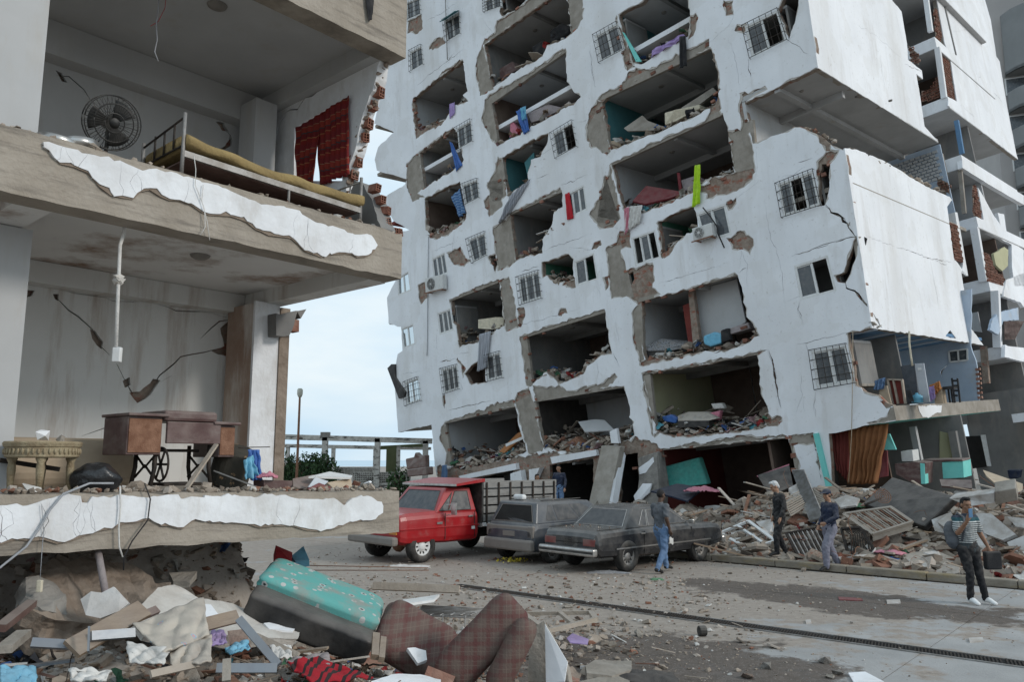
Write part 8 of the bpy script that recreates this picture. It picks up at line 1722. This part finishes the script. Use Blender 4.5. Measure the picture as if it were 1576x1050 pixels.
def g_tower():
    t = rr.uniform(-4, 12.5); o = rr.uniform(.32, 1)**1.0*rr.uniform(0, 9.0)+.3; p = kerbpt(t, o); return (p.x, p.y) if in_tower(p.x, p.y) else None
def g_tower2():
    t = rr.uniform(-16, -2.5); o = rr.uniform(2.6, 8.5); p = kerbpt(t, o); return (p.x, p.y)
def g_near():
    s = rr.uniform(-6.2, 1.0); d = rr.uniform(-3.6, 2.0); p = H(s, d, 0); return (p.x, p.y)
def g_mid():
    u = rr.random(); p = Vector((-1.2+2.6*rr.gauss(0,.45)+.9, 10.8+1.5*rr.gauss(0,.7), 0)); return (p.x, p.y) if p.y > 8.3 else None
tag(scatter('tower_rubble', 9000, g_tower, towerh, .035, .24, 'rubble', 2.6), 'heap of grey and red rubble at the foot of the tower', 'rubble')
tag(scatter('wall_foot_rubble', 2600, g_tower2, towerh, .05, .30, 'rubble', 2.4), 'rubble heap under the sunken bays behind the cars', 'rubble')
tag(scatter('near_rubble', 7500, g_near, nearh, .010, .075, 'rubble', 2.6), 'heap of small rubble in front of the near house', 'rubble')
tag(scatter('ground_rubble', 1500, g_mid, lambda x, y: max(.0, nearh(x, y) if in_near(x, y) else 0), .012, .07, 'rubble', 2.5), 'loose rubble strewn on the ground between heap and drain', 'rubble')
def g_cars():
    p = Vector((rr.uniform(-5, 6), rr.uniform(13, 22), 0)); return (p.x, p.y)
tag(scatter('dust_stones', 1500, g_cars, lambda x, y: 0, .008, .045, 'rubble', 3), 'small stones scattered round the parked cars', 'stones')
def g_pave():
    if rr.random() < .5: p = Vector((rr.gauss(2.0,1.2), rr.gauss(9.9,.8), 0))
    else: p = kerbpt(rr.uniform(-2, 6.5), rr.uniform(-5.5,-.1))
    return (p.x, p.y)
tag(scatter('paving_grit', 1500, g_pave, lambda x, y: 0, .005, .022, 'rubble', 3), 'grit and small stones on the dirty paving', 'grit')
# larger lumps, each one its own thing
lumps = []
for k in range(10):
    mb = MB(); r2 = random.Random(k+400); V, F = CH[k]; bm = bmesh.new(); vs = [bm.verts.new(v) for v in V]
    for f in F: bm.faces.new([vs[i] for i in f])
    bmesh.ops.subdivide_edges(bm, edges=bm.edges, cuts=2, use_grid_fill=True); bm.normal_update()
    cs = [(v, v.co*(1+.12*noise.noise(v.co*2.5+Vector((k,0,0))))) for v in bm.verts]
    for v, c in cs: v.co = c
    me = bpy.data.meshes.new('lump'); bm.to_mesh(me); bm.free(); lumps.append(me)
LM = {}; AUTO = []
def lump(x, y, z, s, mt, label, group, nm='concrete_chunk', cat='rubble'):
    i = rr.randrange(10); key = (i, mt)
    if key not in LM: LM[key] = lumps[i].copy(); LM[key].materials.append(M[mt])
    o = bpy.data.objects.new(nm, LM[key]); COL.objects.link(o); o.location = (x, y, z); o.rotation_euler = (rr.uniform(-.5,.5), rr.uniform(-.5,.5), rr.uniform(0,6.3)); o.scale = (s*rr.uniform(.8,1.4), s*rr.uniform(.7,1.1), s*rr.uniform(.4,.8)); T(o, label, cat, group); AUTO.append((o, label.split(' in ')[0].split(' lying ')[0].split(' on ')[0])); return o
mtl = (['concrete']*5+['plaster_dusty']*2+['mortar']*4+['brick']*1)
lb = {'concrete': ('concrete_chunk','grey concrete chunk'), 'plaster_dusty': ('plaster_chunk','white plaster-faced chunk'), 'mortar': ('masonry_chunk','brown masonry chunk'), 'brick': ('brick_chunk','red brick chunk')}
for i in range(130):
    p = g_tower()
    if not p or p[0]/p[1] > .645: continue
    m_ = rr.choice(mtl); s = rr.uniform(.12,.30); lump(p[0], p[1], towerh(*p)+s*.2, s, m_, lb[m_][1]+' in the rubble heap before the tower', 'chunks in the tower heap', lb[m_][0])
for i in range(50):
    p = g_tower2(); m_ = rr.choice(mtl); s = rr.uniform(.15,.4); lump(p[0], p[1], towerh(*p)+s*.2, s, m_, lb[m_][1]+' in the heap behind the parked cars', 'chunks behind the cars', lb[m_][0])
for i in range(70):
    p = g_near(); m_ = rr.choice(mtl); s = rr.uniform(.04,.11); lump(p[0], p[1], nearh(*p)+s*.25, s, m_, lb[m_][1]+' in the heap before the near house', 'chunks in the near heap', lb[m_][0])
for i in range(45):
    p = g_mid()
    if not p: continue
    m_ = rr.choice(mtl); s = rr.uniform(.035,.10); lump(p[0], p[1], s*.3+(max(0, nearh(*p)) if in_near(*p) else 0), s, m_, lb[m_][1]+' lying on the dirty ground between heap and drain', 'chunks on the ground', lb[m_][0])
for i, (x, y, s, m_) in enumerate(((725,922,.05,'concrete'),(1052,945,.04,'mortar'),(1272,1022,.09,'concrete_dark'),(1290,1040,.08,'concrete_dark'),(1278,1045,.06,'concrete'),(1152,1045,.08,'mortar'),(1180,1030,.09,'concrete_dark'),(1310,960,.04,'concrete_dark'),(1385,1000,.03,'concrete'),(820,905,.05,'concrete'),(1120,930,.03,'brick'))):
    p = atZ(x, y, 0); lump(p.x, p.y, s*.3, s, m_, 'small dark stone on the paving near the drain', 'stones on the paving', 'stone', 'stone')
# whole bricks thrown about
for i in range(46):
    p = g_tower() if i < 30 else g_near()
    if not p or p[0]/p[1] > .645: continue
    z = towerh(*p) if i < 30 else nearh(*p); o = bpy.data.objects.new('hollow_brick', HB); COL.objects.link(o); o.location = (p[0], p[1], z+.08); o.rotation_euler = (rr.uniform(-.7,.7), rr.uniform(-.7,.7), rr.uniform(0,6.3)); T(o, 'red hollow brick in the rubble heap before the tower' if i < 30 else 'red hollow brick in the heap before the near house', 'brick', 'loose hollow bricks, tower' if i < 30 else 'loose hollow bricks, house'); AUTO.append((o, 'loose red hollow brick'))
if not HB.materials: HB.materials.append(M['brick'])
# boards and slabs lying on the tower heap, traced one by one
def on_heap(nm, pts, th, mt_, label, cat, b=0, amp=0, k='F2', lift=.06):
    """polygon lying on the heap: photo points, each dropped on the heap along its ray, lifted by its third value"""
    P = []
    for x, y, l in pts:
        (q,) = cp(k, (x, y)); d = ray(*q); t = 8.0
        while t < 40:
            p = CAM+d*t
            h = max(0, towerh(p.x, p.y)) if in_tower(p.x, p.y) else 0
            if p.z < h+l: break
            t += .05
        P.append(p)
    n = Vector()
    for i in range(len(P)): n += P[i].cross(P[(i+1) % len(P)])
    n.normalize()
    if n.dot(CAM-P[0]) > 0: n = -n
    o = clean(MB().prism([p-n*lift*.0 for p in P], n*th).build(nm, 'plaster_dusty' if mt_ == 'plaster' else mt_))
    if b: bevel(o, b, 2)
    return T(o, label, cat)
on_heap('black_mattress', [(860,215,.35),(990,98,.75),(1272,185,.75),(1130,318,.35)], .18, 'vinyl', 'big black mattress lying tilted on the heap behind the striped-shirt man', 'mattress', .04)
on_heap('black_mattress_side', [(862,222,.25),(1130,322,.25),(1130,300,.42),(868,205,.42)], .05, 'cl_black', 'dark front border of the big black mattress', 'mattress border') if False else None
fbx = empty('fallen_fan', CAM+ray(*cp('F2',(950,195))[0])*17.5, 0, 'broken black table fan on the corner of the black mattress', 'fan'); fcx = Vector(fbx.location)
tubes('guard', [[fcx+Vector((.17*r_*math.cos(a), .06*r_*math.sin(a), .15*r_*math.sin(a)+.05)) for a in [i*6.2832/24 for i in range(25)]] for r_ in (1,.75,.5,.25)], .008, 'rust', fbx, 4); tubes('stem', [[fcx+Vector((-.05,0,0)), fcx+Vector((-.45,-.15,-.12))]], .025, 'iron', fbx)
wf = [(225,350,.15),(352,296,.25),(472,385,.15),(352,420,.10)]
def heap_pt(x, y, l, k='F2'):
    (q,) = cp(k, (x, y)); d = ray(*q); t = 8.0
    while t < 40:
        p = CAM+d*t; h = max(0, towerh(p.x, p.y)) if in_tower(p.x, p.y) else 0
        if p.z < h+l: return p
        t += .03
    return p
def heap_frame(nm, q, bar, mt, label, cat, mid=()):
    P = [heap_pt(*p) for p in q]; e = empty(nm, sum(P, Vector())/len(P), 0, label, cat); nn = (P[1]-P[0]).cross(P[3]-P[0])
    for i in range(4): mb = MB(); mb.quadbar(P[i], P[(i+1)%4], bar, .06, nn); mb.build('frame_bar', mt, e)
    for u in mid: mb = MB(); mb.quadbar(P[0].lerp(P[1],u), P[3].lerp(P[2],u), bar*.8, .05, nn); mb.build('mullion', mt, e)
    return e, P
heap_frame('fallen_window_frame', wf, .07, 'white_frame', 'white window frame lying on the heap behind the lime cloth', 'window frame', (.62,))
on_heap('white_board', [(385,300,.2),(455,285,.3),(465,345,.2),(440,360,.2)], .03, 'plaster', 'white panel behind the fallen window frame', 'panel')
e, P = heap_frame('steel_shutter', [(520,352,.40),(668,325,.45),(735,455,.1),(580,465,.05)], .05, 'iron', 'black barred shutter leaning on the kerb behind the man in the cap', 'shutter')
for i in range(1, 15): mb = MB(); mb.quadbar(P[0].lerp(P[1], i/15), P[3].lerp(P[2], i/15), .028, .02, (0,-1,0)); mb.build('slat', 'steel' if i % 2 else 'iron', e)
e, P = heap_frame('steel_shutter', [(765,330,.45),(850,325,.5),(912,425,.15),(800,460,.05)], .05, 'iron', 'bent black barred shutter right of the man in the cap', 'shutter')
for i in range(1, 10): mb = MB(); a, b = P[0].lerp(P[1], i/10), P[3].lerp(P[2], i/10); mb.tube([a, a.lerp(b,.4)+Vector((.08,-.05,.12)), b], .014, 5); mb.build('bar', 'iron', e)
e, P = heap_frame('bed_slat_base', [(775,265,.5),(985,235,.75),(1080,300,.6),(905,355,.35)], .06, 'wood_pale', 'pale slatted bed base lying on the heap before the black mattress', 'bed base')
for i in range(1, 16): mb = MB(); mb.tube([P[0].lerp(P[1], i/16), P[3].lerp(P[2], i/16)], .014, 5); mb.build('slat', 'wood_pale' if i % 3 else 'rust', e)
for j in range(3): mb = MB(); mb.quadbar(P[3]+Vector((0,.02,-.06*j)), P[2]+Vector((0,.02,-.06*j)), .06,.04, (0,-1,0)); mb.build('rail', 'wood_pale', e)
# corrugated sheet
P = [heap_pt(*q) for q in ((545,70,.9),(600,68,.95),(690,280,.3),(625,300,.25))]
mb = MB(); nn = (P[1]-P[0]).cross(P[3]-P[0]).normalized(); cloth(mb, lambda u, v: (P[0]*(1-u)+P[1]*u)*(1-v)+(P[3]*(1-u)+P[2]*u)*v+nn*.035*math.sin(u*14*6.283), 112, 4); o = mb.build('corrugated_sheet', 'steel', None, smooth=True); solid(o, .004); T(o, 'grey corrugated roofing sheet leaning beside the teal post', 'roofing')
P = [heap_pt(*q) for q in ((640,150,.6),(690,180,.5),(690,290,.2),(590,260,.3))]
mb = MB(); nn = (P[1]-P[0]).cross(P[3]-P[0]).normalized(); cloth(mb, lambda u, v: (P[0]*(1-u)+P[1]*u)*(1-v)+(P[3]*(1-u)+P[2]*u)*v+nn*.03*math.sin(v*12*6.283), 4, 96); o = mb.build('corrugated_sheet', 'concrete', None, smooth=True); solid(o, .006); T(o, 'second corrugated sheet under the grey roofing sheet', 'roofing')
e = empty('slat_bundle', heap_pt(555,215,.5), 0, 'bundle of pale bed slats right of the white-haired man', 'slats')
for i in range(9): mb = MB(); a = heap_pt(505+i*4,200+i*9,.55-.03*i); b = heap_pt(575+i*4,165+i*8,.65-.03*i); mb.quadbar(a, b, .07,.025); mb.build('slat', 'wood_pale', e)
on_heap('white_slab', [(732,200,.4),(790,180,.5),(845,195,.5),(830,225,.4),(760,235,.35)], .05, 'plaster', 'white plaster sheet left of the black mattress', 'slab'); on_heap('white_slab', [(530,150,.6),(580,122,.7),(620,140,.6),(590,190,.5),(545,170,.5)], .08, 'plaster', 'white plaster lump above the slat bundle', 'slab')
for i, q in enumerate(([(1165,290,.5),(1250,255,.6),(1290,320,.4),(1250,355,.3),(1180,340,.3)], [(1360,260,.6),(1430,262,.6),(1540,355,.3),(1480,380,.25),(1400,350,.3)], [(1500,390,.25),(1576,360,.35),(1620,410,.2),(1580,440,.15),(1520,425,.15)], [(1500,275,.6),(1590,285,.6),(1600,330,.5),(1540,320,.45)], [(1385,300,.4),(1420,380,.2),(1400,420,.15),(1350,400,.2)], [(1035,445,.12),(1170,420,.2),(1290,470,.1),(1180,500,.08),(1050,480,.08)], [(1190,300,.5),(1240,262,.6),(1260,270,.6),(1220,320,.5)])):
    on_heap('wall_slab', q, .10, 'plaster' if i != 5 else 'concrete', ['white wall slab under the right end of the black mattress', 'big white wall slab behind the man in stripes', 'white wall slab at the right edge above the kerb', 'white wall slab at the far right beside the plywood', 'narrow white slab right behind the man in stripes', 'long grey slab lying just behind the kerb', 'thin white shard left of the man in stripes'][i], 'slab')
on_heap('floor_edge_slab', [(1240,195,.9),(1440,170,1.1),(1445,215,.8),(1330,232,.75)], .35, 'plaster', 'white floor edge slab behind the head of the man in stripes', 'slab', .02); on_heap('floor_edge_slab', [(1445,165,1.1),(1540,150,1.15),(1550,205,.8),(1450,225,.75)], .35, 'concrete', 'bare concrete floor edge slab at the far right', 'slab', .02)
rr2 = random.Random(66)
for i, (x0, y0, x1, y1, m_, w, lab) in enumerate(((265,100,400,115,'wood_pale',.14,'pale hollow plank at the ground floor bay'),(330,195,345,275,'wood',.10,'short wooden post before the fallen window frame'),(355,180,335,260,'rust',.08,'rusty brown strut before the black flat panel'),(270,150,420,185,'wood',.12,'brown board under the black flat panel'),(820,455,960,465,'wood',.08,'brown batten behind the kerb'),(950,355,1140,385,'iron',.10,'dark bar lying below the slatted bed base'),(1030,420,1140,380,'wood',.10,'brown plank pointing right behind the kerb'),(960,435,1000,440,'wood_pale',.05,'small pale batten behind the kerb'),(1480,250,1490,195,'rust',.06,'upright brown post at the far right heap'),(1400,250,1560,235,'wood',.07,'brown beam lying at the far right heap'),(170,400,230,350,'wood_pale',.06,'thin pale batten at the sedan end of the heap'),(60,190,150,160,'cl_navy',.3,'dark blue flat panel above the sedan bonnet'),(480,405,500,430,'wood',.04,'short stick by the white-haired man'),(90,270,190,240,'wood',.08,'brown plank above the sedan bonnet'))):
    mb = MB(); mb.quadbar(heap_pt(x0,y0,.18), heap_pt(x1,y1,.22), w, .04); T(mb.build('plank' if i not in (8,) else 'post', m_), lab, 'plank')
BN = dict(wood='brown', wood_pale='pale', rust='rusty', wood_dark='dark', concrete='grey', alu='metal')
for i in range(60):
    p = g_tower() if i % 3 else g_tower2()
    if not p: continue
    a = rr2.uniform(0, 6.3); L_ = rr2.uniform(.5,1.5); P0 = Vector((p[0], p[1], towerh(*p)+rr2.uniform(.04,.15))); mb = MB(); mb.quadbar(P0, P0+Vector((math.cos(a)*L_, math.sin(a)*L_, rr2.uniform(-.05,.35))), rr2.uniform(.04,.12), rr2.uniform(.015,.04)); m_ = rr2.choice(['wood','wood_pale','rust','wood_dark','concrete']); o = T(mb.build('batten', m_), 'loose batten', 'batten', 'loose battens in the tower heap'); AUTO.append((o, BN[m_]+' batten', P0))
for i in range(34):
    s = rr2.uniform(-5.4, .3); d = rr2.uniform(-3, .6); P0 = H(s, d, 0); P0.z = nearh(P0.x, P0.y)+rr2.uniform(.02,.08); a = rr2.uniform(0, 6.3); L_ = rr2.uniform(.25,.8); mb = MB(); mb.quadbar(P0, P0+Vector((math.cos(a)*L_, math.sin(a)*L_, rr2.uniform(-.03,.15))), rr2.uniform(.02,.07), rr2.uniform(.01,.02)); m_ = rr2.choice(['wood','wood_pale','rust','alu','wood_dark']); o = T(mb.build('batten', m_), 'loose batten', 'batten', 'loose battens in the near heap'); AUTO.append((o, BN[m_]+' batten', P0))
# loose clothes on the tower heap
for i, (x, y, m_, lab) in enumerate(((720,120,'cl_white','white cloth left of the orange curtain foot'),(150,195,'cl_pink','pink cloth by the blue door'),(1090,345,'cl_tan','tan cloth beside the slatted bed base'),(835,235,'cl_green','dark green rag at the corner of the black mattress'),(1150,110,'cl_sky','light blue rag before the turquoise counter'),(240,205,'cl_white','white rag on the heap above the sedan bonnet'),(985,440,'cl_pink','pink rag behind the kerb'),(1340,115,'cl_tan','tan rag before the shop counter'))):
    heap_cloth('rag', heap_pt(x, y, .08), .30,.2,.12, m_, lab, 'cloth', 60+i, i*.9, 14)
settle()
def wires(nm, n, gen, hf, L0, mt, label):
    mb = MB()
    for i in range(n):
        p = gen()
        if not p: continue
        P = Vector((p[0], p[1], hf(*p)+.02)); d = Vector((rr.gauss(0,1), rr.gauss(0,1), rr.uniform(0,1.2))).normalized(); path = [P]
        for k in range(6): d = (d+Vector((rr.gauss(0,.35), rr.gauss(0,.35), rr.gauss(-.12,.3)))).normalized(); P = P+d*L0*rr.uniform(.5,1); path.append(P)
        mb.tube(path, rr.choice([.004,.006,.009]), 4)
    o = mb.build(nm, mt, None, kind='stuff'); o['label'] = label; o['category'] = 'wire'
tag(scatter('near_splinters', 1500, g_near, lambda x, y: nearh(x, y)+.02, .012, .045, 'wood', 2, .3), 'splintered wood and chips strewn over the near heap', 'splinters')
tag(scatter('near_crumbs', 6000, g_near, nearh, .006, .03, 'rubble', 2), 'crumbs of plaster and mortar over the near heap', 'crumbs')
sb = MB()
for i in range(480):
    q = g_tower() if i < 170 else g_tower2() if i < 200 else g_near()
    if q: scrap(sb, (q[0], q[1], (towerh(*q) if i < 200 else nearh(*q))+.05), rr.uniform(.06,.2) if i < 200 else rr.uniform(.03,.09), rr)
o = sb.build('heap_scraps', 'scraps', None, kind='stuff'); o['label'] = 'crumpled cloth and paper scraps strewn over the rubble'; o['category'] = 'scraps'
wires('twisted_rebar', 140, g_tower, towerh, .2, 'rust', 'twisted rebar and wire sticking out of the tower heap'); wires('twisted_wire', 45, g_near, nearh, .10, 'iron', 'thin bent wires tangled in the near heap')
tag(scatter('splinters', 900, g_tower, lambda x, y: towerh(x, y)+.03, .03, .09, 'wood', 2, .3), 'splintered wood bits strewn over the tower heap', 'splinters')
tag(scatter('forecourt_debris', 2200, lambda: (lambda q: (q.x, q.y))(Vector((rr.uniform(-3.5,3.5), rr.uniform(10.5,17), 0))), lambda x, y: 0, .006, .05, 'rubble', 3.2), 'fine debris strewn over the dusty forecourt', 'debris')
# say of each loose piece which landmark it lies beside, so that its label singles it out
MARKS = [('the white-haired man',1195,800),('the man in the cap',1280,815),('the man in stripes',1492,850),('the black mattress',1400,772),('the fallen window frame',1150,822),('the lime green cloth',1172,860),('the slatted bed base',1350,805),('the orange curtain',1335,700),
  ('the turquoise counter',1465,725),('the old sedan',965,830),('the leaning slab',925,740),('the shattered column',1000,740),('the dark blue door',1045,765),('the barred shutter',1245,835),('the plywood sheet',1540,745),('the black flat panel',1190,740),('the stake bed truck',790,775),('the small hatchback',820,815),
  ('the baby blanket',255,955),('the turquoise mattress',495,905),('the black bed base',480,930),('the flat plaid cushion',640,985),('the slanted plaid cushion',745,985),('the brown wall lump',160,905),('the slanting aluminium bar',400,985),('the striped red cloth',505,1035),('the slab wedge',845,1000),('the flat window frame',865,955),('the pale concrete block',935,1030),('the wire rack',705,945),('the roller on the drain',1081,966),('the flat red strip',1310,922),('the black garment',985,1045),('the white plaster shard',1335,1040),('the rebar cage',555,880),('the long aluminium bar',380,1030),('the white cloth',138,1040),('the wrecked armchair',640,715)]
ORD = ['nearest','second','third','fourth','fifth','sixth','seventh','eighth','ninth','tenth','eleventh','twelfth']
def toimg(P):
    v = Vector(P)-CAM; f = v.y*_c+v.z*_s; u = -v.y*_s+v.z*_c; f = max(f, .1); return 788+FPX*v.x/f, 525-FPX*u/f
cell = {}
for it in AUTO:
    o, noun = it[0], it[1]; x, y = toimg(it[2] if len(it) > 2 else o.location)
    nm, mx_, my_ = min(MARKS, key=lambda m: (m[1]-x)**2+(m[2]-y)**2); dx, dy = x-mx_, y-my_
    side = ('right of' if dx > 0 else 'left of') if abs(dx) > abs(dy) else ('below' if dy > 0 else 'above')
    cell.setdefault((noun, nm, side), []).append((dx*dx+dy*dy, o))
for (noun, nm, side), L_ in cell.items():
    L_.sort(key=lambda t: t[0])
    for i, (_, o) in enumerate(L_):
        w = '' if len(L_) == 1 else (ORD[i]+' ' if i < 12 else 'farther ')
        o['label'] = (w+noun+' '+side+' '+nm)
        if len(o['label'].split()) < 4: o['label'] = 'one '+o['label']
